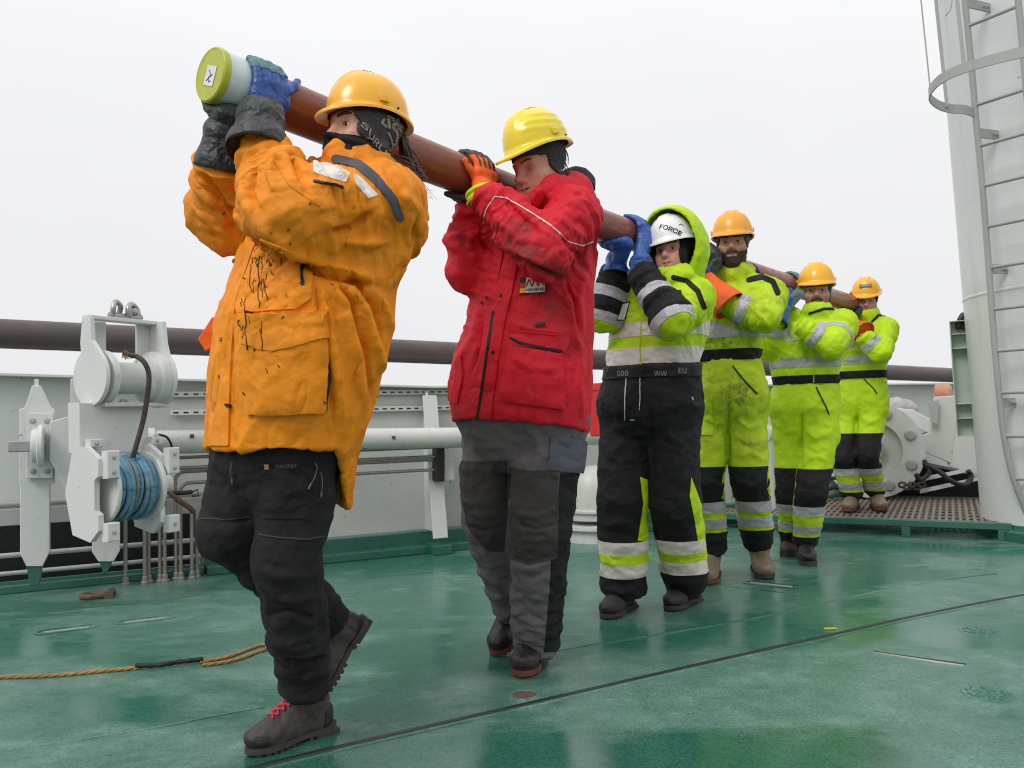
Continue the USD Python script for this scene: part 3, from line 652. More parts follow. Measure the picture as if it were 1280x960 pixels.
    # shackle lying on deck, lashing ring
    def shackle(o, X, Y, k, mt, t, nm='bow'):
        Zc = np.cross(X, Y); q = [o + X * k * a + Y * k * b for a, b in ((-.05, -.03), (0, -.036), (.05, -.045), (.085, -.03), (.098, 0), (.085, .03), (.05, .045), (0, .036), (-.05, .03))]
        obj(nm, tube(smooth_path(q, 6), k * .015, 12), mt, t, True); obj('pin', cat([tube([o + X * k * -.05 - Y * k * .062, o + X * k * -.05 + Y * k * .062], k * .013, 12), lathe([(k * .026, 0), (k * .026, k * .018)], o + X * k * -.05 + Y * k * .045, Y, 14), lathe([(k * .024, 0), (k * .024, k * .016)], o + X * k * -.05 - Y * k * .061, Y, 6)]), mt, t, 40)
    t = thing('rusty_shackle', 'small rusty shackle lying on the green deck before the winch', 'shackle'); o = G(126, 747) + V(0, 0, .016); shackle(o, nrm(V(-.95, -.3, 0)), nrm(V(.3, -.95, .0)), .9, 'rusty_steel', t)
    for px, py, lab in ((461, 690, 'green half round lashing ring at the foot of the bulwark'),):
        t = thing('lashing_ring', lab, 'lashing ring'); o = G(px, py)
        obj('ring', tube([o + BE * .055 * math.cos(a) + ZU * .075 * math.sin(a) for a in np.linspace(0, np.pi, 16)], .011, 10), 'deck_green', t, True); obj('foot', boxm(o + V(0, 0, .006), RB, (.16, .012, .06), .003), 'deck_green', t, None)
    # ------------------------------------------------------------ bulwark
    bw = thing('bulwark', 'white steel bulwark with cap rail along the far side of the deck', 'bulwark')
    s0, s1 = bp(-160, 600)[0], 13.0; sg_ = bp(252, 600)[0]
    za, zb = bp(0, 471), bp(540, 486); zt = lambda s: za[1] + (zb[1] - za[1]) * (s - za[0]) / (zb[0] - za[0]) if s < zb[0] else zb[1]
    zl = bp(60, 648)[1]
    def wall(sa, sb, lo, o=0.0, th=.012): return prism([(sa, lo), (sb, lo), (sb, zt(sb)), (sa, zt(sa))], B0 + BN * (o - th), BE, ZU, th)
    obj('plate', wall(s0, sg_, zl), 'ship_white', bw, None); obj('plate', wall(sg_, zb[0], 0.0), 'ship_white', bw, None); obj('plate', wall(zb[0], s1, 0.0), 'ship_white', bw, None)
    for sa, sb in ((s0, zb[0]), (zb[0], s1)):
        c = (W(sa, .02, zt(sa) + .009) + W(sb, .02, zt(sb) + .009)) / 2; X = nrm(W(sb, .02, zt(sb)) - W(sa, .02, zt(sa))); Zp = nrm(np.cross(X, BN)) ; Zp = Zp if Zp[2] > 0 else -Zp
        obj('cap_rail', boxm(c, np.stack([X, np.cross(Zp, X), Zp], 1), (np.linalg.norm(W(sb, 0, zt(sb)) - W(sa, 0, zt(sa))), .13, .016), .004), 'ship_white_clean', bw, None)
    obj('lower_beam', prism([(s0, zl - .02), (sg_, zl - .02), (sg_, zl + .07), (s0, zl + .07)], B0 + BN * .0, BE, ZU, .06, .003), 'ship_grey', bw, None)
    obj('port_shade_plate', prism([(s0, 0), (sg_, 0), (sg_, zl + .05), (s0, zl + .05)], B0 + BN * -.30, BE, ZU, .02), 'black_and_shade', bw, None)  # added near-black plate, stands for the shade behind the freeing port gap
    for y, r in ((627, .017), (690, .014), (712, .012)):
        s_, z_ = bp(60, y, .02); obj('rail_bar', tube([W(s0, .03, z_), W(sg_, .03, z_)], r, 12), 'ship_grey', bw, True)
    obj('port_end', prism([(0, 0), (.3, 0), (.3, zl), (0, zl)], W(sg_, -.3, 0), BN, ZU, .012), 'ship_grey', bw, None)
    obj('coaming', prism([(sg_ + .01, 0), (s1, 0), (s1, .135), (sg_ + .01, .135)], B0, BE, ZU, .10, .006), 'deck_green', bw, None)
    obj('coaming', prism([(s0, 0), (sg_, 0), (sg_, .045), (s0, .045)], B0 + BN * .0, BE, ZU, .14, .006), 'deck_green', bw, None)
    obj('coaming_step', prism([(sg_ + .012, 0), (s1, 0), (s1, .05), (sg_ + .012, .05)], B0 + BN * .10, BE, ZU, .09, .006), 'deck_green', bw, None)
    for px in (541, 962, 1075):
        s_ = bp(px, 600, .12)[0]; h = zt(s_) - .02
        obj('stay', prism([(.0, .135), (.24, .135), (.10, h - .05), (.06, h), (0, h)], W(s_ - .006, 0, 0), BN, ZU, .012), 'ship_white_clean', bw, None)
        a, b = W(s_, .245, .10), W(s_, .09, h - .03); X = nrm(b - a); obj('stay_flange', boxm((a + b) / 2, np.stack([BE, X, np.cross(BE, X)], 1), (.10, np.linalg.norm(b - a), .012), .003), 'ship_white_clean', bw, None)
        obj('stay_foot', boxm(W(s_, .20, .03), RB, (.13, .06, .17), .004), 'deck_green', bw, None)
    for y in (493, 516):
        (sa, z_), (sb, z2) = bp(213, y, .03), bp(600, y + 12, .03)
        tr = obj('cable_tray', prism([(sa, z_ - .016), (sb, z_ - .016), (sb, z_ + .016), (sa, z_ + .016)], B0 + BN * .02, BE, ZU, .012, .002), 'ship_white_clean', bw, None)
        for u in np.arange(sa + .03, sb - .03, .055): obj('slot', boxm(W(u, .0325, z_), RB, (.028, .009, .002), .0006), 'black_and_shade', tr, None)
    # long dark pipe above the bulwark
    t = thing('dark_rail_pipe', 'long dark brown steel pipe lying level above the white bulwark', 'pipe')
    a, b = P(0, 417, 4.32), P(1190, 469, 9.0); d = nrm(b - a); obj('tube', tube([a - d * 1.5, a + d * 2, a + d * 4, a + d * 6, b + d * 1.5], .0805, 40), 'rail_brown', t, 40)
    obj('weld_ring', lathe([(.081, -.012), (.0835, -.006), (.0835, .006), (.081, .012)], a + d * 2.1, d, 40), 'rail_brown', t, 40)
    # white tube rail inboard
    t = thing('white_tube_rail', 'thick white tube running level along the bulwark behind the walkers', 'tube rail')
    s_, z_ = bp(190, 553, .30); sb, z2 = bp(957, 541, .30)
    obj('tube', tube([W(s_, .30, z_), W((s_ + sb) / 2, .30, (z_ + z2) / 2), W(sb, .30, z2)], .066, 36), 'ship_white', t, 40)
    obj('end_flange', lathe([(.074, -.02), (.08, -.016), (.08, .012), (.074, .016)], W(s_, .30, z_), BE, 32), 'ship_white_clean', t, 30)
    for px in (395, 700): 
        s3 = bp(px, 550, .3)[0]; obj('bracket', prism([(0, -.03), (.30, -.012), (.30, .012), (0, .03)], W(s3, 0, z_ + (z2 - z_) * (s3 - s_) / (sb - s_)), BN, ZU, .012), 'ship_white_clean', t, None)
    for px, py in ((492, 547), (240, 545)): obj('rust_spot', boxm(B(px, py, .366), RB, (.022, .02, .006), .003), 'rusty_steel', t, None)
    # thin steel pipes
    k = 0
    for bx, y, yr in ((200, 573, 564), (206, 586, 579), (220, 590, 582), (226, 604, 597), (181, 560, None), (186, 556, None), (157, 600, None), (240, 640, None), (246, 636, None)):
        k += 1
        side = 'bending right under the tube rail' if yr else 'rising behind the rope drum' if bx < 190 else 'short and upright beside the standing leg'
        t = thing('steel_pipe', ('%s thin steel pipe %s' % ({1: 'first', 2: 'second', 3: 'third', 4: 'fourth', 5: 'left', 6: 'right', 7: 'single leftmost', 8: 'left', 9: 'right'}[k], side)), 'pipe', 'thin steel pipes at the winch')
        o_ = .22 + .012 * (k % 3); s_, _z = bp(bx, 712, o_); st, z_ = bp(bx, y, o_)
        if yr:
            se, ze = bp(556, yr, o_); q = [W(s_, o_, 0), W(s_, o_, z_ - .06)] + [W(s_ + .05 * (1 - math.cos(a)), o_, z_ - .05 + .05 * math.sin(a)) for a in np.linspace(.2, 1.57, 6)] + [W(s_ + .4, o_, z_), W(se, o_, z_)]
        else: q = [W(s_, o_, 0), W(s_, o_, z_ * .5), W(s_, o_, z_)]
        obj('tube', tube(q, .0105, 12), 'steel_pipe', t, True); obj('foot_flange', lathe([(.024, 0), (.024, .012), (.016, .02), (.016, .04), (.012, .045)], W(s_, o_, 0), ZU, 14), 'steel_pipe', t, 30)
    t = thing('pipe_clamp', 'black block clamps holding the thin pipes at the white stay', 'pipe clamp'); obj('block', rect(546, 560, 556, 602, .27, .09), 'rubber_black', t, None); obj('plate', rect(555, 574, 568, 600, .24, .03), 'ship_white_clean', t, None)
    # ------------------------------------------------------------ winch davit
    wd = thing('winch_davit', 'white rope winch davit with a blue rope drum on the bulwark', 'winch')
    obj('post', slab([(24, 604), (24, 512), (31, 509), (40, 482), (50, 482), (63, 508), (68, 512), (68, 604), (62, 607), (62, 690), (53, 708), (33, 708), (25, 692), (25, 607)], .32, .06), 'ship_white_clean', wd, None)
    obj('post_foot', slab([(33, 708), (53, 708), (49, 732), (37, 732)], .31, .05), 'deck_green', wd, None)
    obj('lifting_lug', rect(43, 474, 48, 483, .30, .02), 'ship_white_clean', wd, None)
    pv = obj('pivot_plate', rect(33, 516, 66, 598, .36, .035), 'ship_white_clean', wd, None)
    for x, y in ((41, 526), (59, 526), (41, 589), (59, 589)): obj('bolt', bolt(B(x, y, .36), BN, .011), 'ship_grey', pv, 30)
    c = B(50, 557, .44)
    obj('pivot_disc', cat([lathe([(.095, -.01), (.105, -.004), (.105, .014), (.095, .02)], c, BE, 40), lathe([(.080, -.035), (.086, -.03), (.086, -.012), (.080, -.008)], c, BE, 40)]), 'ship_white_clean', wd, 30)
    obj('pivot_shaft', boxm(c - BE * .085, RB, (.10, .056, .056), .004), 'steel', wd, None)
    obj('arm', slab([(62, 527), (88, 520), (88, 474), (100, 470), (100, 642), (93, 636), (70, 590), (62, 576)], .46, .16), 'ship_white_clean', wd, None)
    AX = nrm(V(.53, .848, 0)); AN = V(AX[1], -AX[0], 0); RA = np.stack([AX, ZU, AN], 1)
    c0 = P(128, 472, 3.95); c1 = P(126, 612, 3.86)
    def pw(px, py, off, c=c0):
        d = CF + (px - 640) / FPX * CR - (py - 480) / FPX * CU; t = ((c - CAM) @ AN + off) / (d @ AN); return CAM + d * t
    def plate(pts, off, depth, c=c0, bev=.003):
        q3 = [pw(x, y, off, c) - c for x, y in pts]; q = np.array([(p_ @ AX, p_[2]) for p_ in q3]); q = q if sg.Polygon(q).exterior.is_ccw else q[::-1]
        return prism(q, c + AN * (off - depth), AX, ZU, depth, bev)
    obj('panel', plate([(99, 503), (186, 506), (182, 566), (100, 566)], .03, .10), 'ship_white_clean', wd, None)
    def cheek(c, r, h, x0, wt, th=.02):
        a = np.linspace(2.1, 2 * np.pi + .9, 26); pts = [(r * math.cos(t_), r * math.sin(t_)) for t_ in a] + [(x0 + wt * .9, h * .62), (x0 + wt * .75, h), (x0 - wt * .25, h), (x0 - wt * .5, h * .6)]
        g = sg.Polygon(pts).buffer(0); g = max(g.geoms, key=lambda q_: q_.area) if g.geom_type != 'Polygon' else g
        return prism(g, c - AX * th / 2, AN, ZU, th, 0)
    Lr = .29
    ck = obj('cheek_plate', cheek(c0 - AX * .035, .142, .292, -.045, .07), 'ship_white_clean', wd, 30)
    for dz in (.014, -.022): obj('bolt', bolt(c0 - AX * .045 + ZU * dz - AN * .01, -AX, .014), 'steel', ck, 30)
    obj('cheek_plate', cheek(c0 + AX * (Lr + .035), .150, .300, -.02, .10), 'ship_white_clean', wd, 30)
    obj('roller', lathe([(.128, -.018), (.134, -.014), (.134, .014), (.128, .02), (.084, .03), (.081, .04), (.081, Lr - .10), (.09, Lr - .085), (.118, Lr - .075), (.122, Lr - .05), (.140, Lr - .04), (.144, Lr - .03), (.144, Lr + .008), (.138, Lr + .014)], c0, AX, 56), 'ship_white', wd, 30)
    obj('cross_bar', boxm(c0 + AX * Lr / 2 - AN * .035 + ZU * .297, RA, (Lr + .12, .02, .075), .003), 'ship_white_clean', wd, None)
    obj('cross_bar', boxm(c0 + AX * Lr / 2 + AN * .02 - ZU * .135, RA, (Lr + .05, .02, .10), .003), 'ship_white_clean', wd, None)
    obj('upright', boxm(c0 + AX * .035 - AN * .10 + ZU * .18, RA, (.075, .22, .03), .003), 'ship_white_clean', wd, None)
    obj('upright', boxm(c0 + AX * (Lr - .01) - AN * .07 + ZU * .18, RA, (.11, .22, .02), .003), 'ship_white_clean', wd, None)
    obj('bolt', bolt(c0 + AX * .09 + AN * .03 - ZU * .118, ZU, .016), 'steel', wd, 30)
    o = c0 + AX * .13 - AN * .03 + ZU * .325
    sh = obj('shackle', tube(smooth_path([o + AX * a_ + ZU * b_ + AN * n_ for a_, b_, n_ in ((-.055, -.015, 0), (-.06, .03, .01), (-.04, .065, .0), (-.015, .045, .0), (-.01, .01, -.02))], 6), .013, 10), 'steel', wd, True)
    obj('shackle', tube(smooth_path([o + AX * a_ + ZU * b_ + AN * n_ for a_, b_, n_ in ((.02, -.012, .02), (.015, .035, .02), (.045, .06, .0), (.08, .04, -.01), (.085, .0, .0))], 6), .014, 10), 'steel', wd, True)
    obj('pin', tube([o + AX * -.075 - ZU * .006, o + AX * .10 - ZU * .004], .015, 12), 'steel', sh, True); obj('pin', lathe([(.024, -.02), (.024, .02)], o + AX * .045 + ZU * .02, AX, 12), 'steel', sh, 30); obj('pin', boxm(o - ZU * .014 + AX * .01, RA, (.14, .012, .06), .003), 'steel', sh, None)
    # rope drum
    Ld = .225
    obj('drum_flange', lathe([(.165, -.014), (.170, -.010), (.170, .004), (.165, .008)], c1, AX, 48), 'ship_white', wd, 30); obj('drum_flange', lathe([(.168, Ld - .004), (.173, Ld), (.173, Ld + .014), (.168, Ld + .018)], c1, AX, 48), 'ship_white', wd, 30)
    nt = 7
    for i in range(nt):
        u = Ld * (i + .5) / nt; rr = .150 + .006 * ((i * 7) % 3 - 1); a = np.linspace(0, 2 * np.pi, 60); w_ = Ld / nt * .56
        for lay in range(2):
            q = c1 + AX * (u + (lay - .5) * Ld / nt * .45) + (AX[None] * (.012 * np.sin(a + i * 1.9 + lay))[:, None]) + (rr - .008 * lay) * (np.cos(a)[:, None] * AN + np.sin(a)[:, None] * ZU)
            obj('rope_turn', tube(q, w_ * .62, 8, False), 'grey_rope' if (i * 2 + lay) in (3, 6, 11) else 'blue_rope', wd, True)
    out = [(-.17, -.02), (-.10, -.235), (.06, -.265), (.135, -.20), (.135, -.12), (.10, -.10), (.10, .06), (.135, .08), (.135, .17), (.02, .235), (-.10, .22)]
    out = [(a_ * .92, b_ * .90) for a_, b_ in out]
    obj('drum_cheek', prism(out, c1 - AX * .06, AN, ZU, .026), 'ship_white_clean', wd, None); obj('drum_cheek', prism(out, c1 + AX * (Ld + .035), AN, ZU, .026), 'ship_white_clean', wd, None)
    for u0 in (-.047, Ld + .048):
        for yz, hh in ((.125, .13), (-.19, .085), (.225, .04)):
            n0 = .14 if yz < .2 else .0
            lg = obj('corner_lug', boxm(c1 + AX * (u0 + .012) + AN * n0 + ZU * yz, RA, (.062, hh, .05), .004), 'ship_white_clean', wd, None)
            for dz in ((-.035, .035) if hh > .1 else (0,)): obj('bolt', bolt(c1 + AX * (u0 + .014) + AN * (n0 + .025) + ZU * (yz + dz), AN, .008), 'ship_grey', lg, 30)
    obj('side_plate', boxm(c1 - AX * .064 + AN * -.03 + ZU * .0, RA, (.012, .26, .12), .003), 'ship_white', wd, None)
    obj('drum_boss', lathe([(.06, 0), (.06, .03), (.045, .05), (.045, .08), (.03, .085)], c1 + AX * (Ld + .06), AX, 20), 'ship_white_clean', wd, 30)
    obj('post', slab([(115, 645), (150, 645), (150, 688), (142, 702), (123, 702), (115, 690)], .32, .06), 'ship_white_clean', wd, None); obj('post_foot', slab([(124, 702), (141, 702), (134, 716), (129, 716)], .31, .05), 'deck_green', wd, None)
    t = thing('winch_cable', 'dark greasy cable hanging over the white winch roller', 'cable')
    q = smooth_path([pw(155, 440, .07), pw(163, 444, .10), pw(172, 446, .12), pw(181, 454, .155), pw(186, 468, .165), pw(185, 490, .165), pw(179, 525, .15), pw(170, 558, .14), pw(166, 572, .13)], 6); obj('strand', tube(q, .0125, 12), 'greasy_cable', t, True)
    obj('rope_tail', straw(5, q[0], q[4], 8, .003, .012), 'tan_rope', t, True)
    t = thing('control_grip', 'black hand grip with a looped cable hung beside the rope drum', 'grip')
    obj('handle', tube([B(197, 544, .42), B(192, 556, .43), B(188, 570, .44)], [.017, .02, .022], 12), 'ship_grey', t, True); obj('cable', tube(smooth_path([B(198, 543, .42), B(209, 547, .42), B(215, 560, .41), B(213, 578, .40), B(205, 588, .40), B(196, 592, .40)], 6), .0065, 8), 'rubber_black', t, True)
    t = thing('pistol_hose', 'black hose end with a rusty trigger hanging on the thin pipes', 'hose')
    obj('hose', tube(smooth_path([B(203, 612, .34), B(214, 616, .36), B(228, 616, .37), B(240, 615, .36)], 5), .012, 10), 'rubber_black', t, True); obj('trigger', tube(smooth_path([B(212, 616, .38), B(224, 626, .38), B(236, 634, .37), B(242, 640, .36)], 5), .014, 10), 'rusty_steel', t, True); obj('hook', tube([B(238, 616, .36), B(247, 612, .36), B(248, 620, .36), B(240, 620, .36)], .005, 8), 'rubber_black', t, True)
    # ------------------------------------------------------------ things behind the walkers
    t = thing('red_bucket', 'red plastic bucket standing behind the red jacket, beside the black trousers', 'bucket')
    c = P(757, 545, 4.75); sc = 4.75 / 1000
    obj('shell', lathe([(.085, 0), (.092, .005), (.112, .27), (.118, .272), (.118, .31), (.110, .312), (.106, .28)], c, ZU, 36), 'red_plastic', t, 30); obj('handle', tube([c + V(.118 * math.cos(a), -.02, .27 + .118 * math.sin(a) * -.3) for a in np.linspace(0, np.pi, 12)], .004, 8), 'steel', t, True)
    s_, z_ = (c - B0) @ BE, c[2]; obj('hanger', boxm(c + V(.03, .0, -.045), RB, (.02, .10, .02), .003), 'red_plastic', t, None)
    t = thing('mushroom_vent', 'white domed deck vent behind the grey trousers', 'vent'); g = V(.098 * 5.62, 5.62, 0.0)
    obj('base', lathe([(.20, 0), (.20, .085), (.235, .09), (.235, .112), (.205, .118)], g, ZU, 40), 'ship_white_clean', t, 30); g = g + V(0, 0, .10); obj('dome', lathe([(.19, .05), (.195, .15), (.19, .26), (.165, .34), (.12, .39), (.06, .415), (.0001, .42)], g, ZU, 40), 'ship_white', t, 30); obj('flange', lathe([(.205, .10), (.212, .105), (.212, .12), (.205, .125)], g, ZU, 40), 'ship_white_clean', t, 30)
    t = thing('white_standpipe', 'white upright pipe with a flanged foot between the walkers at the tube rail end', 'standpipe'); g = W(bp(962, 618, .32)[0], .32, 0)
    obj('tube', tube([g, g + ZU * .9], .045, 24), 'ship_white', t, 40); obj('flange', lathe([(.10, 0), (.10, .025), (.06, .03), (.05, .06)], g, ZU, 28), 'ship_white_clean', t, 30); obj('end_flange', lathe([(.085, -.03), (.085, .03)], W(bp(957, 541, .30)[0], .30, z2), BE, 28), 'ship_white_clean', t, 30)
    # ------------------------------------------------------------ windlass at the right
    wl = thing('windlass', 'white anchor windlass with a ring flange behind the last walker', 'windlass')
    Rw = 6.75; c = P(1090, 562, Rw); ax = nrm(V(-.45, -.89, 0)); Rx = frame_from(ax, (0, 0, 1)); X = np.cross(ZU, ax) * 1.0
    rg = sg.Point(0, 0).buffer(.40, 40).difference(sg.Point(0, 0).buffer(.235, 40)); obj('ring_flange', prism(rg, c, X, ZU, .07, .0), 'ship_white_clean', wl, 30)
    obj('brake_band', lathe([(.36, -.30), (.37, -.29), (.37, -.02), (.36, -.01)], c, ax, 48), 'ship_white', wl, 30)
    obj('gear_hub', cat([lathe([(.23, -.12), (.23, -.03)], c, ax, 32), lathe([(.10, -.03), (.10, .06), (.07, .08)], c, ax, 24)]), 'ship_grey', wl, 30)
    for a in np.arange(8) * np.pi / 4 + .39: 
        b_ = c + (X * math.cos(a) + ZU * math.sin(a)) * .318 + ax * .07; obj('flange_bolt', lathe([(.045, 0), (.045, .012), (.036, .02), (.036, .028), (.02, .03)], b_, ax, 16), 'grating_brown' if False else 'ship_grey', wl, 30)
    def wp(pts, w, depth, mt, nm, bev=.006):
        o = P(pts[0][0], pts[0][1], w); nrm_ = ax; Xp = X
        q = []
        for x, y in pts:
            d = CF + (x - 640) / FPX * CR - (y - 480) / FPX * CU; tt = ((o - CAM) @ nrm_) / (d @ nrm_); h_ = CAM + d * tt - o; q.append((h_ @ Xp, h_[2]))
        q = np.array(q); q = q if sg.Polygon(q).exterior.is_ccw else q[::-1]
        return obj(nm, prism(q, o - nrm_ * depth, Xp, ZU, depth, bev), mt, wl, 30)
    wp([(1148, 562), (1190, 580), (1199, 494), (1168, 496), (1163, 540), (1150, 545)], 6.7, .45, 'ship_white', 'gear_case'); wp([(1186, 582), (1226, 600), (1226, 545), (1194, 543)], 6.6, .35, 'ship_white_clean', 'gear_case')
    wp([(1118, 524), (1170, 545), (1170, 528), (1140, 512), (1120, 510)], 6.9, .5, 'ship_white_clean', 'top_plate'); wp([(1080, 640), (1226, 640), (1226, 596), (1130, 575), (1080, 590)], 7.3, .4, 'black_and_shade', 'bed_frame', 0)
    wp([(1150, 597), (1220, 584), (1220, 588), (1150, 602)], 6.6, .04, 'ship_white_clean', 'bed_rail', 0); wp([(1150, 612), (1226, 596), (1226, 600), (1150, 617)], 6.55, .04, 'ship_white_clean', 'bed_rail', 0)
    wp([(1163, 528), (1160, 503), (1174, 500), (1172, 530)], 6.6, .04, 'ship_grey', 'guard_plate', 0)
    obj('hydraulic_pipe', tube(smooth_path([P(1155, 575, 6.5), P(1162, 590, 6.45), P(1150, 600, 6.4), P(1145, 592, 6.4)], 5), .018, 10), 'rubber_black', wl, True); obj('hydraulic_pipe', tube(smooth_path([P(1155, 580, 6.5), P(1172, 588, 6.4), P(1190, 602, 6.35), P(1206, 606, 6.35), P(1214, 596, 6.4), P(1210, 588, 6.4)], 6), .020, 10), 'rubber_black', wl, True)
    obj('chain', cat([tube(smooth_path([P(1128 + 6 * i, 606 + 3 * (i % 2), 6.5) + V(0, 0, .02 * math.cos(a)) + V(.03 * math.sin(a), 0, 0) for a in np.linspace(0, 6.28, 9)], 2), .009, 8) for i in range(5)]), 'rusty_steel', wl, True)
    F = Field(P(1118, 508, 7.2) - .35, P(1118, 508, 7.2) + .35, .014); o = P(1116, 509, 7.2); F.ell(o, np.eye(3), (.20, .12, .085), .03); F.ell(o + V(.12, 0, -.02), np.eye(3), (.10, .1, .05), .04); F.ell(o + V(-.15, 0, .0), np.eye(3), (.12, .1, .09), .04); v, f = F.mesh(1); n = normals(v, f); v = v + n * (.05 * (meshkit.fbm(v * 9, 3, 5) - .5))[:, None]
    t = thing('tarp_bundle', 'crumpled pale grey tarpaulin bundle lying on the white windlass', 'tarpaulin'); obj('bundle', (v, f), 'tarp_grey', t, True)
    t = thing('orange_float', 'small faded orange float lying on top of the white gear case', 'float'); o = P(1186, 489, 6.9); obj('float_body', lathe([(.05, -.11), (.062, -.10), (.062, .0), (.05, .02)], o, nrm(V(1, -.4, 0)), 20), 'faded_orange', t, 30)
    t = thing('black_hoses', 'pair of black hoses bending along the deck behind the fifth walker', 'hose')
    for dy in (0, 12): obj('hose', tube(smooth_path([P(1030, 603 + dy, 6.6), P(1040, 598 + dy, 6.6), P(1052, 598 + dy, 6.7), P(1062, 602 + dy, 6.8)], 5), .016, 10), 'rubber_black', t, True)
    # ------------------------------------------------------------ grating platform
    t = thing('grating_platform', 'low brown grating platform on a green steel frame', 'platform')
    zt_ = .112; c0, c1, c2, c3 = G(893, 641, zt_), G(1264, 654, zt_), G(1300, 616, zt_), G(915, 620, zt_)
    ex = nrm(c1 - c0); ey = np.cross(ZU, ex); Lx = np.linalg.norm(c1 - c0); Ly = 1.55
    Rp = np.stack([ex, ey, ZU], 1)
    ns = int(Lx / .042)
    for i in range(ns):
        u = .03 + (Lx - .06) * i / (ns - 1); obj('slat', boxm(c0 + ex * u + ey * (Ly / 2 + .03) - ZU * .018, Rp, (.020, Ly - .02, .030), .002), 'grating_brown', t, None)
    for j_ in range(9): obj('cross_rod', boxm(c0 + ex * Lx / 2 + ey * (.06 + (Ly - .12) * j_ / 8 + .03) - ZU * .008, Rp, (Lx - .04, .010, .014), .001), 'grating_brown', t, None)
    fr = obj('frame', boxm(c0 + ex * Lx / 2 - ZU * .022, Rp, (Lx, .05, .044), .004), 'deck_green', t, None)
    obj('frame', boxm(c0 + ex * Lx / 2 + ey * (Ly + .06) - ZU * .022, Rp, (Lx, .05, .044), .004), 'deck_green', t, None)
    for u in (0, Lx): obj('frame', boxm(c0 + ex * (u + (.0 if u else 0)) + ey * (Ly / 2 + .03) - ZU * .0235, Rp, (.05, Ly, .041), .004), 'deck_green', t, None)
    for u in (.05, Lx * .36, Lx * .68, Lx - .05):
        for w_ in (.0, Ly): obj('leg', boxm(c0 + ex * u + ey * w_ - ZU * (.044 + (zt_ - .044) / 2), Rp, (.05, .05, zt_ - .044), .003), 'deck_green', t, None)
    obj('under_shade_plate', boxm(c0 + ex * Lx * .5 + ey * .45 - ZU * .075, Rp, (Lx - .1, .01, .05), .001), 'black_and_shade', t, None)  # added black sheet, colours in the shade under the grating
    # ------------------------------------------------------------ mast, locker, ladder
    A_, B_ = P(1226, 645, 5.55), P(1195, 130, 5.55); up = nrm(B_ - A_); up = nrm(up + V(0, -up[1], 0)); r = .62
    vd = nrm(V(A_[0], A_[1], 0)); rt = V(vd[1], -vd[0], 0); cb = A_ + rt * r * 1.0; cb = cb - up * (cb[2] / up[2])
    m = thing('mast', 'thick white steel mast at the right edge with ladder in front', 'mast')
    obj('column', lathe([(r, 0), (r, 1.9), (r, 3), (r, 5), (r, 7.5)], cb, up, 96), 'mast_white', m, 40)
    for h in (2.02 - .4, 4.2): obj('weld_ring', lathe([(r, h - .012), (r + .004, h - .006), (r + .004, h + .006), (r, h + .012)], cb, up, 96), 'mast_white', m, 40)
    obj('base_flange', lathe([(r + .05, 0), (r + .05, .06), (r + .01, .075), (r, .12)], cb, ZU, 72), 'deck_green', m, 40)
    lk = thing('open_locker', 'narrow pale green open steel channel with shelves on the mast', 'locker')
    def lkq(x, y, w=5.62): return P(x, y, w)
    a, b = lkq(1187, 402), lkq(1197, 545); X = rt; Yv = nrm(a - b); Zn = nrm(np.cross(X, Yv)); hgt = np.linalg.norm(a - b); wdt = .165; Rl = np.stack([X, Yv, Zn], 1); mid = (a + b) / 2 + X * wdt / 2
    obj('back_panel', boxm(mid - Zn * .07, Rl, (wdt, hgt, .006), .001), 'locker_green', lk, None)
    for sx in (-1, 1): obj('side_panel', boxm(mid + X * sx * (wdt / 2) - Zn * .02, Rl, (.007, hgt, .11), .001), 'locker_green', lk, None)
    for y in (402, 418, 436, 505, 523, 545): q = (y - 402) / 143.; obj('shelf', boxm(mid + Yv * hgt * (.5 - q) - Zn * .03, Rl, (wdt - .008, .006, .08), .001), 'locker_green', lk, None)
    t = thing('rag', 'dark red rag sticking out of the top of the open locker', 'rag'); o = lkq(1200, 405); obj('cloth', tube(smooth_path([lkq(1197, 412), lkq(1200, 400), lkq(1205, 393), lkq(1203, 405), lkq(1206, 412)], 5), [.012] + [.02] * 19 + [.008], 8), 'dark_leather', t, True)
    ld = thing('ladder', 'pale grey steel ladder with safety hoop fixed to the white mast', 'ladder')
    rail = [(1204, -25), (1206, 0), (1214, 80), (1221, 160), (1228, 233), (1236, 335), (1244, 440), (1253, 530), (1258, 560), (1267, 598), (1285, 645), (1300, 690)]
    wL = 5.0
    L3 = []
    for x, y in rail: L3.append(P(x, y, wL))
    L3 = np.array(L3); off = V(.165, -.245, 0); ft = L3[-1].copy()
    obj('rail', tube(smooth_path(L3, 4), .0185, 14), 'ladder_grey', ld, True); obj('rail', tube(smooth_path(L3 + off, 4), .0185, 14), 'ladder_grey', ld, True)
    for y in (-17, 33, 82, 132, 183, 233, 284, 335, 387, 439, 491, 545, 598): x = np.interp(y, [q[1] for q in rail], [q[0] for q in rail]); o = P(x, y, wL); obj('rung', tube([o, o + off], .0115, 12), 'ladder_grey', ld, True)
    for y in (3, 166, 336, 504):
        x = np.interp(y, [q[1] for q in rail], [q[0] for q in rail]); o = P(x, y, wL); tgt = cb + up * ((o - cb) @ up); dr = nrm(tgt - o + rt * .05); ln = np.linalg.norm(tgt - o) - r; ln = max(ln, .12)
        Rk = np.stack([dr, np.cross(ZU, dr), ZU], 1); br = obj('bracket', boxm(o + dr * ln / 2, Rk, (ln, .012, .06), .002), 'ladder_grey', ld, None)
        obj('bolt', cat([bolt(o + dr * ln * f_ - Rk[:, 1] * .006 * s_, -Rk[:, 1] * s_, .010) for f_ in (.72, .88) for s_ in (1, -1)]), 'ladder_grey', br, 30)
    zh = P(1218, 141, wL)[2]
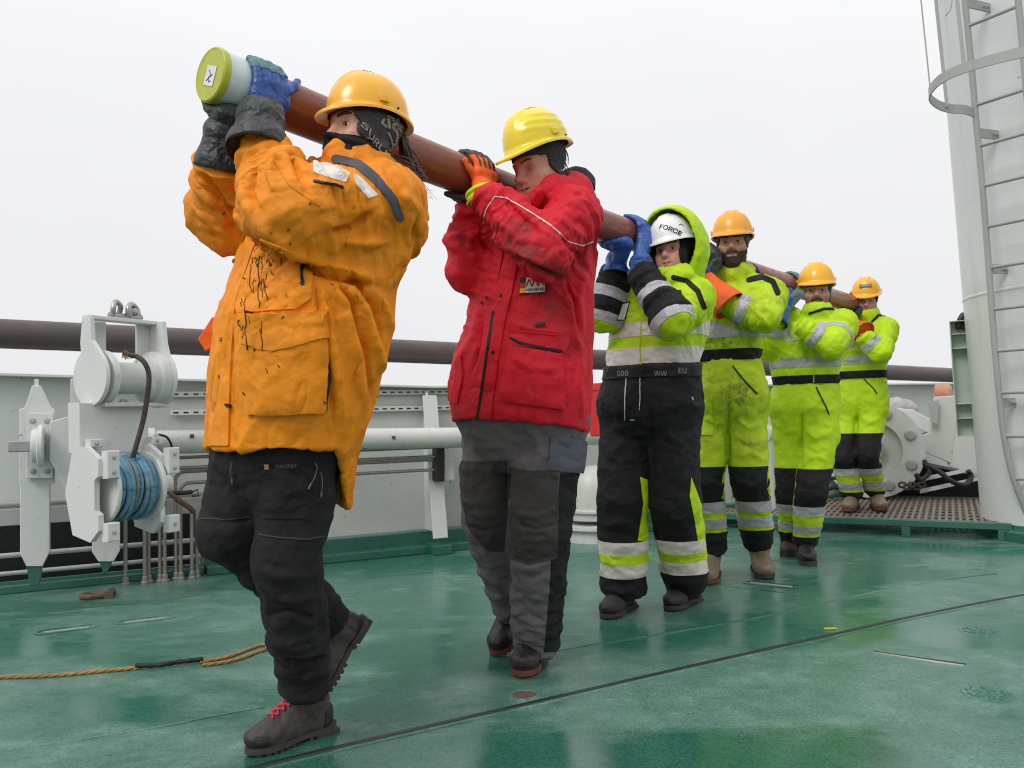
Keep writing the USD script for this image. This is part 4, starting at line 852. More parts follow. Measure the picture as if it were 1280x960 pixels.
    def hz(x, y): d = CF + (x - 640) / FPX * CR - (y - 480) / FPX * CU; return CAM + d * ((zh - CAM[2]) / d[2])
    hp = smooth_path([hz(*q) for q in ((1218, 141), (1205, 137), (1190, 136), (1175, 132), (1164, 124), (1162, 115), (1172, 102), (1190, 91), (1215, 82), (1250, 72), (1285, 64))], 8)
    tt = np.gradient(hp, axis=0); sd = np.cross(tt, ZU); sd /= np.linalg.norm(sd, axis=1, keepdims=True); m_ = len(hp)
    vs = np.vstack([hp - sd * .004 - ZU * .028, hp - sd * .004 + ZU * .028, hp + sd * .004 + ZU * .028, hp + sd * .004 - ZU * .028]); fs = []
    for i in range(m_ - 1):
        for k in range(4): a_, b_ = k * m_ + i, ((k + 1) % 4) * m_ + i; fs += [[a_, a_ + 1, b_ + 1], [a_, b_ + 1, b_]]
    obj('hoop', (vs, np.array(fs)), 'ladder_grey', ld, 40)
    for q in ((1183, 134), (1161, 118), (1205, 86)):
        o = hz(*q); i = int(np.argmin(np.linalg.norm(hp - o, axis=1))); Rs = np.stack([nrm(tt[i]), sd[i], ZU], 1); o = hp[i] - sd[i] * .008 * (1 if q[0] != 1161 else 1)
        lean = nrm(V(-.055, 0, 1)); obj('cage_strap', tube([o - lean * .0, o + lean * 2.2], .005 if q[0] == 1161 else .012, 4), 'ladder_grey', ld, None)
    t = thing('stay_wire', 'thin wire running up beside the ladder hoop', 'wire'); o = hz(1240, 74); obj('strand', tube([P(1190, 0, 5.1), P(1188, 12, 5.1), P(1182, 20, 5.1)], .004, 6), 'ladder_grey', t, True)
# ---------------------------------------------------------------- the long pipe they carry
PIPE_R = .0645
def _pipe():
    tab = [(270, 92), (402, 151), (525, 201), (606, 231), (700, 264), (775, 287), (800, 296), (890, 327), (980, 356), (1062, 379), (1075, 383)]
    pts = []
    for px, py in tab:
        # plan line X = -.74 + .828 (w - 2)
        t = (px - 640) / 1000; w = (-.74 - .828 * 2) / (t - .828); pts.append(P(px, py, w))
    pts = np.array(pts)
    z = np.polyfit(pts[:, 1], pts[:, 2], 3); pts[:, 2] = np.polyval(z, pts[:, 1])
    return smooth_path(pts, 6)
PIPE = _pipe(); PIPE_D = nrm(PIPE[0] - PIPE[-1]); PIPE_N = nrm(np.cross(PIPE_D, [0, 0, 1.0]))
if PIPE_N[1] > 0: PIPE_N = -PIPE_N
def pipe_at(px):
    q = PX(PIPE)[:, 0]; i = np.interp(px, q, np.arange(len(q))); k = int(min(i, len(q) - 2)); return PIPE[k] + (PIPE[k + 1] - PIPE[k]) * (i - k)
def build_pipe():
    t = thing('core_pipe', 'long brown plastic core pipe carried on the shoulders of the six people', 'pipe')
    d = nrm(PIPE[1] - PIPE[0])
    obj('tube', tube(PIPE + 0 * d, PIPE_R, 40), 'pipe_brown', t, 40)
    e = PIPE[0]
    obj('tape_wrap', lathe([(PIPE_R, -.004), (PIPE_R + .0025, -.003), (PIPE_R + .003, .03), (PIPE_R + .0022, .058), (PIPE_R, .060)], e, d, 48), 'white_tape', t, 40)
    c = lathe([(.060, -.012), (.0655, -.0135), (.0690, -.010), (.0695, -.004), (.0695, .003), (.0685, .006), (.064, .006)], e - d * .004, d, 48)
    capo = obj('end_cap', c, 'cap_green', t, 30)
    R = frame_from(-d, (0, 0, 1)); o = e - d * .0166
    R = np.stack([np.cross(R[:, 0], -d) * -1, R[:, 0], -d], 1)
    def at(x, y): return o + R[:, 0] * x + R[:, 1] * y
    X = nrm(R[:, 0] * .9 + R[:, 1] * .35); Y = nrm(np.cross(-d, X))
    lab = obj('paper_label', boxm(o + X * -.004 + Y * .004 - d * .0006, np.stack([X, Y, -d], 1), (.046, .050, .0012), .0003), 'badge_white', capo, None)
    ink = [tube(o + X * (-.004) + Y * .004 - d * .0016 + np.array([X * a + Y * b for a, b in q]), .0011, 6) for q in ([(-.010, .012), (-.002, .016), (.004, .006), (-.006, -.002), (.008, -.012)], [(-.012, -.004), (.0, .004), (.012, .014)])]
    obj('ink_mark', cat(ink), 'badge_black', lab, None)
# ---------------------------------------------------------------- people
SKIN = {'fair': (.56, .30, .22), 'pink': (.52, .26, .20), 'tan': (.42, .225, .15)}
def head_axes(fwd, up=(0, 0, 1), roll=0.0):
    f = nrm(fwd); r = nrm(np.cross(f, up)); u = np.cross(r, f)
    if roll: r, u = math.cos(roll) * r + math.sin(roll) * u, math.cos(roll) * u - math.sin(roll) * r
    return np.stack([r, f, u], 1)
def head_field(F, c, R, k=1.0, ears=True):
    W = lambda x, y, z: c + R @ (k * V(x, y, z))
    E = lambda p, rad, kk=.02, op='add': F.ell(W(*p), R, k * V(*rad), k * kk, op)
    C = lambda a, b, ra, rb, kk=.012, op='add': F.cone(W(*a), W(*b), k * ra, k * rb, k * kk, op)
    E((0, -.012, .045), (.074, .096, .085), .02)
    E((0, .028, -.035), (.058, .062, .075), .04)
    C((-.034, .0, -.062), (-.014, .068, -.098), .026, .020, .03); C((.034, .0, -.062), (.014, .068, -.098), .026, .020, .03)
    E((0, .074, -.098), (.022, .018, .017), .025)
    for s in (-1, 1):
        E((s * .040, .058, -.022), (.026, .026, .022), .03)
        E((s * .030, .068, -.052), (.022, .02, .025), .03)
        C((s * .012, .082, .026), (s * .042, .068, .028), .013, .010, .02)
    for s in (-1, 1):
        E((s * .031, .093, .004), (.019, .018, .013), .014, 'cut')
        C((s * .020, .079, .0115), (s * .042, .072, .0105), .0062, .0062, .006)
        C((s * .021, .079, -.004), (s * .041, .071, -.003), .0062, .0062, .008)
    C((0, .084, .018), (0, .107, -.022), .0085, .0115, .016)
    E((0, .108, -.026), (.0115, .011, .0105), .010)
    for s in (-1, 1): E((s * .0135, .096, -.030), (.0085, .011, .008), .008)
    E((0, .087, -.056), (.026, .014, .022), .02)
    C((-.019, .090, -.0565), (.019, .090, -.0565), .0052, .0052, .006); C((0, .0965, -.0550), (0, .0965, -.0551), .0060, .0060, .010)
    C((-.016, .090, -.0675), (.016, .090, -.0675), .0060, .0060, .006); C((0, .0955, -.0675), (0, .0955, -.0676), .0060, .0060, .010)
    C((-.022, .099, -.0615), (.022, .099, -.0615), .0030, .0030, .004, 'cut')
    for s in (-1, 1) if ears else ():
        E((s * .0785, -.010, -.006), (.010, .019, .032), .012); E((s * .089, -.004, -.004), (.006, .011, .02), .006, 'cut')
def head_tint(v, c, R, k, skin, stubble=0.0, lips=1.0):
    q = (v - c) @ R / k; x, y, z = q.T; base = np.array(SKIN[skin]); col = np.tile(base, (len(v), 1))
    g = lambda p, s: np.exp(-(((q - p) / s) ** 2).sum(1))
    blush = .55 * (g((.042, .07, -.03), (.022, .03, .018)) + g((-.042, .07, -.03), (.022, .03, .018))) + .8 * g((0, .112, -.026), (.014, .015, .014)) + .35 * (g((.08, 0, 0), (.02, .02, .03)) + g((-.08, 0, 0), (.02, .02, .03)))
    col *= 1 - np.clip(blush, 0, 1)[:, None] * np.array([.08, .34, .32])
    lip = np.clip((g((0, .095, -.0615), (.024, .02, .0085))) * 1.6 - .35, 0, 1) * lips
    col = col * (1 - lip[:, None]) + lip[:, None] * np.array([.36, .105, .095])
    lid = np.clip(1.5 * (g((.031, .078, .0115), (.015, .02, .0045)) + g((-.031, .078, .0115), (.015, .02, .0045))) - .3, 0, 1)
    col *= (1 - .35 * lid)[:, None]
    if stubble:
        s = np.clip(stubble * (np.clip((-.018 - z) / .02, 0, 1) * np.clip((y - .0) / .02, 0, 1)), 0, 1) * (1 - lip)
        col = col * (1 - s[:, None]) + s[:, None] * np.array([.16, .095, .07])
    return col
# -------- hands that close round the pipe
def grip_hand(F, Cp, A, N, rp, side, th0, th1, wrist, spread=.0215, fr=.0095, thumb_th=None, thumb_dir=1, squeeze=1.0):
    """Cp on the pipe's axis, A along it, N the direction of angle 0 (towards the camera side), angle grows over the top.
    th0: where the knuckles lie, th1: where the fingertips end."""
    A = nrm(A); N = nrm(N - A * np.dot(A, N)); U = np.cross(A, N); U = U if U[2] > 0 else -U
    at = lambda th, a, r: Cp + A * a + r * (math.cos(th) * N + math.sin(th) * U)
    L = [.92, 1.0, .95, .78]; sg_ = 1 if th1 > th0 else -1
    kn = []
    for i in range(4):
        a = (i - 1.5) * spread * side; end = th0 + (th1 - th0) * L[i]
        n = 5; th = np.linspace(th0, end, n); r0 = fr * (1.06 if i in (1, 2) else .97)
        rr = rp + r0 * .85 + np.array([.010, .007, .003, .001, .0])
        p = [at(t, a * (1 - .12 * j / n), r) for j, (t, r) in enumerate(zip(th, rr))]
        for j in range(n - 1): F.cone(p[j], p[j + 1], r0 * (1.14 - .07 * j), r0 * (1.07 - .07 * j), .0022 if j else .006)
        kn.append(p[0])
    wr = np.asarray(wrist)
    hub = at(th0 - sg_ * .42, 0, rp + .022)
    for i in range(4):
        F.cone(kn[i], hub + (kn[i] - np.mean(kn, 0)) * .75, fr * 1.25, fr * 1.5, .012)
        F.cone(hub + (kn[i] - np.mean(kn, 0)) * .75, wr + (kn[i] - np.mean(kn, 0)) * .35, fr * 1.55, fr * 2.0, .014)
    F.cone(hub, wr, .026, .028, .02)
    tb = thumb_th if thumb_th is not None else th0 - sg_ * .35
    q = [hub * .6 + wr * .4, at(tb - sg_ * .15, thumb_dir * .045, rp + .016), at(tb + sg_ * .12, thumb_dir * .072, rp + .011), at(tb + sg_ * .42, thumb_dir * .088, rp + .010)]
    for j in range(3): F.cone(q[j], q[j + 1], .0155 - .002 * j, .0135 - .0015 * j, .008)
    return hub
# -------- boots
def boot(parent, ankle, toe_dir, L=.285, kind='shoe', up=None, mats=('brown_leather', 'sole_rubber'), h=.006, shaft=.16, lace=None, shin=None, roll=0.0, ground=None):
    """toe_dir: direction heel -> toe along the sole; ankle: joint above the heel"""
    y = nrm(toe_dir); u = V(0, 0, 1) if up is None else np.asarray(up, float); z = nrm(u - y * np.dot(u, y)); x = np.cross(y, z)
    R = np.stack([x, y, z], 1); s = L / .285
    O = np.asarray(ankle) - R @ (s * V(0, -.055, .115))
    if ground is not None: O = O + V(0, 0, ground - O[2]); ankle = O + R @ (s * V(0, -.055, .115))
    W = lambda a, b, c: O + R @ (s * V(a, b, c))
    top = W(0, -.05, .115 + shaft) if shin is None else np.asarray(ankle) + nrm(shin) * shaft
    pts = np.array([W(-.06, -.14, -.01), W(.06, .2, .1), W(.06, -.14, .1), W(-.06, .2, -.01), top, W(-.06, -.14, .1), W(.06, .2, -.01)])
    F = Field(pts.min(0) - .07, pts.max(0) + .07, h)
    F.ell(W(0, .105, .048), R, s * V(.047, .062, .036), .02)
    F.ell(W(0, .03, .05), R, s * V(.042, .08, .042), .03)
    F.ell(W(0, -.075, .055), R, s * V(.037, .046, .052), .03)
    F.cone(W(0, .07, .055), W(0, -.03, .115), s * .036, s * .043, .03)
    F.cone(W(0, -.055, .06), W(0, -.05, .115), s * .038, s * .043, .02)
    r1 = .052 if kind == 'shoe' else .066
    F.cone(W(0, -.05, .115), top, s * .046, s * r1, .03)
    F.fn(lambda X, Y, Z: s * .022 - ((X - O[0]) * z[0] + (Y - O[1]) * z[1] + (Z - O[2]) * z[2]), pts.min(0) - .1, pts.max(0) + .1, 0, 'max')
    v, f = F.mesh(1)
    n = normals(v, f)
    v = v + n * (.0022 * (2 * noise3((v - O) @ R * 60, 3) - 1))[:, None]
    b = obj('boot', (v, f), mats[0], parent, 40)
    # sole
    t = np.linspace(-.128, .163, 26); wl = .040 - .009 * np.exp(-((t + .01) / .045) ** 2) + .006 * np.exp(-((t - .085) / .05) ** 2)
    wl *= np.sqrt(np.clip(1 - np.clip((t - .10) / .064, 0, 1) ** 2, 0.0, 1)) * np.sqrt(np.clip(1 - np.clip((-.085 - t) / .044, 0, 1) ** 2, 0.0, 1)) + .0
    g = sg.Polygon(np.vstack([np.c_[wl, t], np.c_[-wl[::-1], t[::-1]]])).buffer(.004)
    g2 = sg.Polygon(np.asarray(g.exterior.coords) * s)
    so = [prism(g2.simplify(.0006), W(0, 0, .010), x, y, s * .017, 0)]
    if kind != 'plain':
        for tt in np.arange(-.115, .15, .021):
            ww = float(np.interp(tt, t, wl))
            if ww > .012 and not (-.03 < tt < .015): 
                for sx in (-1, 1): so.append(boxm(W(sx * ww * .55, tt, .0045), R, s * V(ww * .85, .0135, .013), .002))
        so.append(prism(sg.Polygon([(-.036 * s, -.125 * s), (.036 * s, -.125 * s), (.036 * s, -.05 * s), (-.036 * s, -.05 * s)]).buffer(.003), W(0, 0, .001), x, y, s * .0095))
    else: so.append(prism(g2.simplify(.0006), W(0, 0, 0), x, y, s * .0105, 0))
    obj('sole', cat(so), mats[1], b, 30)
    C = Cloth(v, f)
    lq = lambda vv: ((vv - O) @ R) / s
    if kind == 'shoe':   # toe cap and heel counter
        obj('toe_cap', C.patch(lambda a, n_, p_, f_: np.minimum(lq(a)[:, 1] - .118, .062 - lq(a)[:, 2]), .0022), 'dark_leather' if mats[0] != 'dark_leather' else mats[0], b, 40)
        obj('heel_counter', C.patch(lambda a, n_, p_, f_: np.minimum(-.072 - lq(a)[:, 1], .085 - lq(a)[:, 2]), .002), 'dark_leather', b, 40)
    if kind == 'wellie':
        obj('foot_band', C.patch(lambda a, n_, p_, f_: np.minimum(.046 - lq(a)[:, 2] + .012 * (lq(a)[:, 1] > .1), lq(a)[:, 2] - .0), .0035), mats[0], b, 40)
    if lace:
        tl = []
        kd = cKDTree(lq(v)[:, :2]); lv = lq(v)
        def surf(a, bb):
            i = kd.query_ball_point([a, bb], .007); i = [j for j in i if n[j] @ z > .1] or i
            return W(a, bb, lv[i, 2].max() + .003) if len(i) else W(a, bb, .09)
        ys = np.linspace(.092, -.018, 7)
        for i in range(6):
            for sx in (-1, 1):
                q = [surf(sx * .022 * (1 - 2 * q_), ys[i] + (ys[i + 1] - ys[i]) * q_) for q_ in np.linspace(0, 1, 6)]
                tl.append(tube(q, .0024, 6))
        obj('shoe_lace', cat(tl), lace, b, 40)
    return b, O, R, s
# -------- helmets
def helmet(parent, c, R, mat, k=.92, peak=.042, style=0, name='helmet', lining='helmet_inside'):
    """c: centre of the rim plane; columns of R: right, front, up"""
    nph, nt = 96, 30
    ph = np.linspace(0, 2 * np.pi, nph, endpoint=False); fr = np.clip(np.sin(ph), 0, 1); bk = np.clip(-np.sin(ph), 0, 1)
    def ring(rs, z, off=0):
        ax_, ay = .112 * rs + off, .136 * rs + off
        return np.stack([ax_ * np.cos(ph), ay * np.sin(ph) - .006, np.full(nph, z) if np.ndim(z) == 0 else z], 1)
    lip = .007 + peak * fr ** 2.2 + .010 * bk ** 2
    drop = -.010 * fr ** 2 - .006 * bk ** 2 + .004 * np.abs(np.cos(ph)) ** 4
    rings = []
    rings.append(ring(.965, drop - .002)); rings.append(ring(1.0, drop - .004) + np.stack([np.cos(ph) * lip * .96, np.sin(ph) * lip * .96, -.003 - .3 * lip * fr], 1))
    rings.append(ring(1.0, drop) + np.stack([np.cos(ph) * lip, np.sin(ph) * lip, -.3 * lip * fr], 1))
    rings.append(ring(1.0, drop + .0035) + np.stack([np.cos(ph) * lip * .9, np.sin(ph) * lip * .9, -.25 * lip * fr], 1))
    rings.append(ring(1.0, drop + .006) + np.stack([np.cos(ph) * .002, np.sin(ph) * .002, 0 * ph], 1))
    for j in range(nt):
        a = (j + .6) / (nt - .2) * (np.pi / 2)
        rs = math.cos(a) ** .82; z = .138 * math.sin(a) ** .95 + .008
        p = ring(rs, z)
        x, y = p[:, 0], p[:, 1]
        if style == 0:
            rid = .0050 * np.clip((.030 - np.abs(x)) / .006, 0, 1) * np.clip(math.sin(a) * 1.6 - .55, 0, 1) * np.clip((.115 - np.abs(y + .0)) / .02, 0, 1)
        else:
            rid = .0045 * np.clip((.036 - np.abs(x)) / .005, 0, 1) * np.clip(math.sin(a) * 1.6 - .35, 0, 1)
            for zz in (.05, .078, .105): rid = rid + .0028 * np.exp(-((z - zz - .10 * y - .0) / .005) ** 2) * np.clip((np.abs(x) - .045) / .02, 0, 1)
        d = np.stack([np.cos(ph) * rs, np.sin(ph) * rs, np.full(nph, math.sin(a))], 1)
        rings.append(p + d * rid[:, None])
    top = np.array([[0, -.006, .138 + .008 + (.0050 if style == 0 else .0045)]])
    inner = [ring(.955 * math.cos(a) ** .82, .132 * math.sin(a) ** .95 + .002) for a in np.linspace(.02, 1.45, 10)]
    rings_o = rings
    vs = np.vstack(rings_o + [top]); k_ = np.arange(nph); fs = []
    for i in range(len(rings_o) - 1):
        A, B = i * nph + k_, i * nph + (k_ + 1) % nph
        fs += [np.stack([A, B, B + nph], 1), np.stack([A, B + nph, A + nph], 1)]
    i = (len(rings_o) - 1) * nph
    fs.append(np.stack([i + k_, i + (k_ + 1) % nph, np.full(nph, len(vs) - 1)], 1))
    T = lambda q: c + (k * np.asarray(q)) @ R.T
    hp = obj(name, (T(vs), np.vstack(fs)), mat, parent, 45)
    vi = np.vstack(inner + [np.array([[0, -.006, .131]])]); fi = []
    for i in range(len(inner) - 1):
        A, B = i * nph + k_, i * nph + (k_ + 1) % nph
        fi += [np.stack([A, B + nph, B], 1), np.stack([A, A + nph, B + nph], 1)]
    i = (len(inner) - 1) * nph; fi.append(np.stack([i + k_, np.full(nph, len(vi) - 1), i + (k_ + 1) % nph], 1))
    obj('helmet_lining', (T(vi), np.vstack(fi)), lining, hp, 45)
    # vents along the ridge, side clip
    vents = []
    for sx in (-1, 1):
        for yy in np.linspace(-.035, .03, 7):
            z0 = .138 * math.sqrt(max(1 - (yy / .136) ** 2 - (.034 / .112) ** 2, .1)) + .011
            vents.append(boxm(T(V(sx * .034, yy, z0)), R, k * V(.0055, .0055, .004), .0006))
    obj('vent_slot', cat(vents), 'black_plastic', hp, None)
    for sx in (-1, 1):
        ctr = T(V(sx * .1165, -.004, .032)); Rz = np.stack([R[:, 1], R[:, 2], R[:, 0]], 1)
        obj('side_clip', boxm(ctr, Rz, k * V(.030, .020, .007), .002), mat, hp, 30)
        obj('rivet', lathe([(.003, -.002), (.003, .002), (.0001, .003)], T(V(sx * .1165, -.05, .012)), R[:, 0] * sx, 10), 'black_plastic', hp, 30)
    return hp, T
def on_surface(m, tgt, depth=.0012):
    """lays a flat mesh (already near the target) down onto a surface"""
    v, n = tgt; t = cKDTree(v); q = np.asarray(m.vertices); d, i = t.query(q, k=4)
    w = 1 / (d + 1e-5); w /= w.sum(1, keepdims=True)
    nn = (n[i] * w[..., None]).sum(1); nn /= np.linalg.norm(nn, axis=1, keepdims=True); vv = (v[i] * w[..., None]).sum(1)
    return nn, vv
def lettering(text, height, O, X, Y, tgt, depth=.0015, bold=False, up=.0):
    """text centred at O reading along X, its letters laid onto the surface tgt = (v, n)"""
    m = meshkit.text_mesh(text, height, .002, bold)
    v = np.asarray(m.vertices).copy(); v[:, 0] -= (v[:, 0].min() + v[:, 0].max()) / 2; v[:, 1] -= height / 2
    m = trimesh.Trimesh(v, m.faces, process=False); h = v[:, 2] / .002
    X, Y = nrm(X), nrm(Y); Z = np.cross(X, Y)
    q = O + v[:, :1] * X + v[:, 1:2] * Y
    nn, vv = on_surface(trimesh.Trimesh(q, m.faces, process=False), tgt)
    dz = ((vv - q) * nn).sum(1) / np.maximum((nn @ Z), .3)
    q = q + Z * dz[:, None] + nn * (h * depth + .0002)[:, None]
    return trimesh.Trimesh(q, m.faces, process=False)
# -------- a whole person
class Person:
    def __init__(s, label, w, hc, face, roll=0.0, hk=1.0, **J):
        s.x = thing('person', label, 'person', None); s.J = J
        s.hc = np.asarray(hc); s.R = head_axes(face, roll=roll); s.hk = hk
        s.j = {k: P(*p) if not isinstance(p, np.ndarray) else p for k, p in J.items()}
    def HL(s, x, y, z): return s.hc + s.R @ (s.hk * V(x, y, z))
    def body(s, skin, hres=.003, stubble=0.0, lips=1.0, ears=True, lids=False):
        j = s.j; pts = np.array(list(j.values()) + [s.hc]); lo, hi = pts.min(0) - .14, pts.max(0) + .16
        ext = .145 * s.hk
        F = Field(lo, hi, .017, (s.hc - ext - V(0, 0, .02), s.hc + ext, hres))
        head_field(F, s.hc, s.R, s.hk, ears)
        pel = (j['hl'] + j['hr']) / 2; nk = j['neck']
        F.cone(s.HL(0, -.012, -.05), nk - V(0, 0, .02), .052 * s.hk, .058, .02)
        ch = nk * .72 + pel * .28
        F.cone(nk - V(0, 0, .05), ch, .07, .10, .03); F.cone(ch, pel, .10, .082, .03)
        for a in 'lr':
            F.cone(nk - V(0, 0, .06), j['s' + a], .06, .052, .03); F.cone(j['s' + a], j['e' + a], .046, .038, .02); F.cone(j['e' + a], j['w' + a], .037, .026, .02)
            F.cone(pel, j['h' + a], .07, .062, .02); F.cone(j['h' + a], j['k' + a], .062, .046, .02); F.cone(j['k' + a], j['a' + a], .045, .030, .02)
            if a in ('l', 'r') and 'h_' + a in j: F.cone(j['w' + a], j['h_' + a], .026, .022, .015)
        v, f = F.mesh(1); v, f = largest(v, f)
        s.bv, s.bf, s.bn = v, f, normals(v, f)
        col = head_tint(v, s.hc, s.R, s.hk, skin, stubble, lips)
        s.bp = obj('body', (v, f), 'skin', s.x, True, col=col)
        # eyes
        for sx in (-1, 1):
            e = s.HL(sx * .031, .0705, .0035)
            ep = obj('eye', lathe([(math.sin(a) * .0118 * s.hk, -math.cos(a) * .0118 * s.hk) for a in np.linspace(.02, 3.12, 14)], e, s.R[:, 1], 20), 'eye_white', s.bp, True)
            gz = nrm(s.R[:, 1] + s.R[:, 0] * .0)
            obj('iris', lathe([(.0001, .0112 * s.hk), (.0054 * s.hk, .0106 * s.hk), (.0050 * s.hk, .0117 * s.hk), (.0001, .0126 * s.hk)], e, gz, 16), 'eye_iris', s.bp, True)
            sp = trimesh.creation.icosphere(3, .01285 * s.hk); q = np.asarray(sp.vertices); lz = .0045 if not lids else -.0045
            cc = clip(q, np.asarray(sp.faces), np.minimum(q[:, 2] - s.hk * (lz - .10 * (q[:, 0] / s.hk) * 0 + 1.2 * 0) + 18 * 0, q[:, 1] - .002), q / .0128)
            if cc is not None:
                m_ = shell(cc, .0004, .0012); mv = np.asarray(m_.vertices) @ s.R.T + e
                obj('eyelid', (mv, m_.faces), 'skin', s.bp, True, col=np.tile(np.array(SKIN[skin]) * np.array([.80, .70, .68]), (len(mv), 1)))
        hl = (s.bv - s.hc) @ s.R / s.hk
        m = (np.abs(hl) < .15).all(1); keep = m[s.bf].all(1)
        hv, hf, _ = compact(s.bv, s.bf[keep], s.bn); s.head = Cloth(hv, hf)
        return s.bp
    def hloc(s, v): return (v - s.hc) @ s.R / s.hk
    def brows(s, mat='hair', lash=True, lz=0.0, th=1.0):
        def br(v, n, p, f):
            x, y, z = s.hloc(v).T; ax_ = np.abs(x)
            mid = .0255 + .006 * np.sin(np.clip((ax_ - .012) / .036, 0, 1) * 2.4)
            return np.minimum(np.minimum(th * (.0048 - .0022 * np.clip((ax_ - .035) / .015, 0, 1)) - np.abs(z - mid), ax_ - .013), np.minimum(.050 - ax_, y - .03))
        objs('eyebrow', s.head.patch(br, .0014, 2, .002, 0, True), mat, s.bp, 60)
        if lash:
            ls = []
            for sx in (-1, 1):
                q = [s.HL(sx * (.019 + .0245 * t), .0835 - .0095 * t ** 1.5 + .002 * math.sin(t * 3.1), .0035 + lz + .0062 * (1 if lz == 0 else -.35) * math.sin(.35 + t * 2.45)) for t in np.linspace(0, 1, 9)]
                ls.append(tube(q, [.0006, .0010, .0012, .0013, .0013, .0013, .0012, .0010, .0006], 6))
            obj('eyelash', cat(ls), 'eye_iris', s.bp, True)
    def head_patch(s, name, fun, t, mat, puff=0.0, parent=None, sub=1, disp=None):
        c = s.head.patch(lambda v, n, p, f: fun(*s.hloc(v).T), t, sub, .002, puff)
        if c is None: return None
        if disp:
            v = np.asarray(c.vertices); n = normals(v, np.asarray(c.faces)); q = s.hloc(v)
            c = trimesh.Trimesh(v + n * disp(q)[:, None], c.faces, process=False)
        return obj(name, c, mat, parent or s.x, 50)
    def beanie(s, mat, t=.007, low=-.015, brow=.045):
        return s.head_patch('beanie', lambda x, y, z: np.minimum(z - np.where(y > .0, low + (brow - low) * np.clip((y + .02) / .09, 0, 1) ** 1.2, low - .03 * np.clip(-y / .08, 0, 1)), .5), t, mat, .003,
                            disp=lambda q: .0012 * np.sin(q[:, 0] * 900))
    def leg(s, F, a, r0, r1, r2, sag=.0, z0=None):
        j = s.j; F.cone(j['h' + a], j['k' + a], r0, r1, .03); F.cone(j['k' + a], j['a' + a], r1, r2, .03)
def levels(rows, Fd, k_ba=.72):
    """rows: (py, left px, right px, w) top to bottom -> loft arrays; the half breadth comes from the seen width"""
    X = abs(np.dot(V(*Fd, 0), CR)); Y = math.sqrt(max(1 - X * X, 0)); out = []
    for py, l, r, w in rows:
        c = P((l + r) / 2, py, w); hw = (r - l) / 2 * w / FPX
        a = hw / math.sqrt(Y * Y + (k_ba * X) ** 2)
        out.append((c[2], c[0], c[1], a, a * k_ba))
    out = sorted(out); return [np.array(q) for q in zip(*out)]
# ---------------------------------------------------------------- shared clothing builders
def facing2(px_left_deg, p):
    """unit facing on the plan, turned px_left_deg from 'straight at the camera' towards picture left"""
    t = np.arctan2(-p[1], -p[0]) - math.radians(px_left_deg); return np.array([math.cos(t), math.sin(t)])
def sleeve(F, p, a, r, k=.03):
    j = p.j; F.cone(j['s' + a], j['e' + a], r[0], r[1], k); F.cone(j['e' + a], j['w' + a], r[1] * .97, r[2], k)
def limb_bones(p, amp=.006, fa=20, fc=7):
    j = p.j; return [(j[a + s], j[b + s], amp, fa, fc) for s in 'lr' for a, b in (('s', 'e'), ('e', 'w'))]
def leg_bones(p, amp=.006, fa=15, fc=6):
    j = p.j; return [(j[a + s], j[b + s], amp * g, fa * q, fc * w) for s in 'lr' for a, b, g, q, w in (('h', 'k', .95, .5, 1.5), ('k', 'a', 1.15, .72, 1.25))]
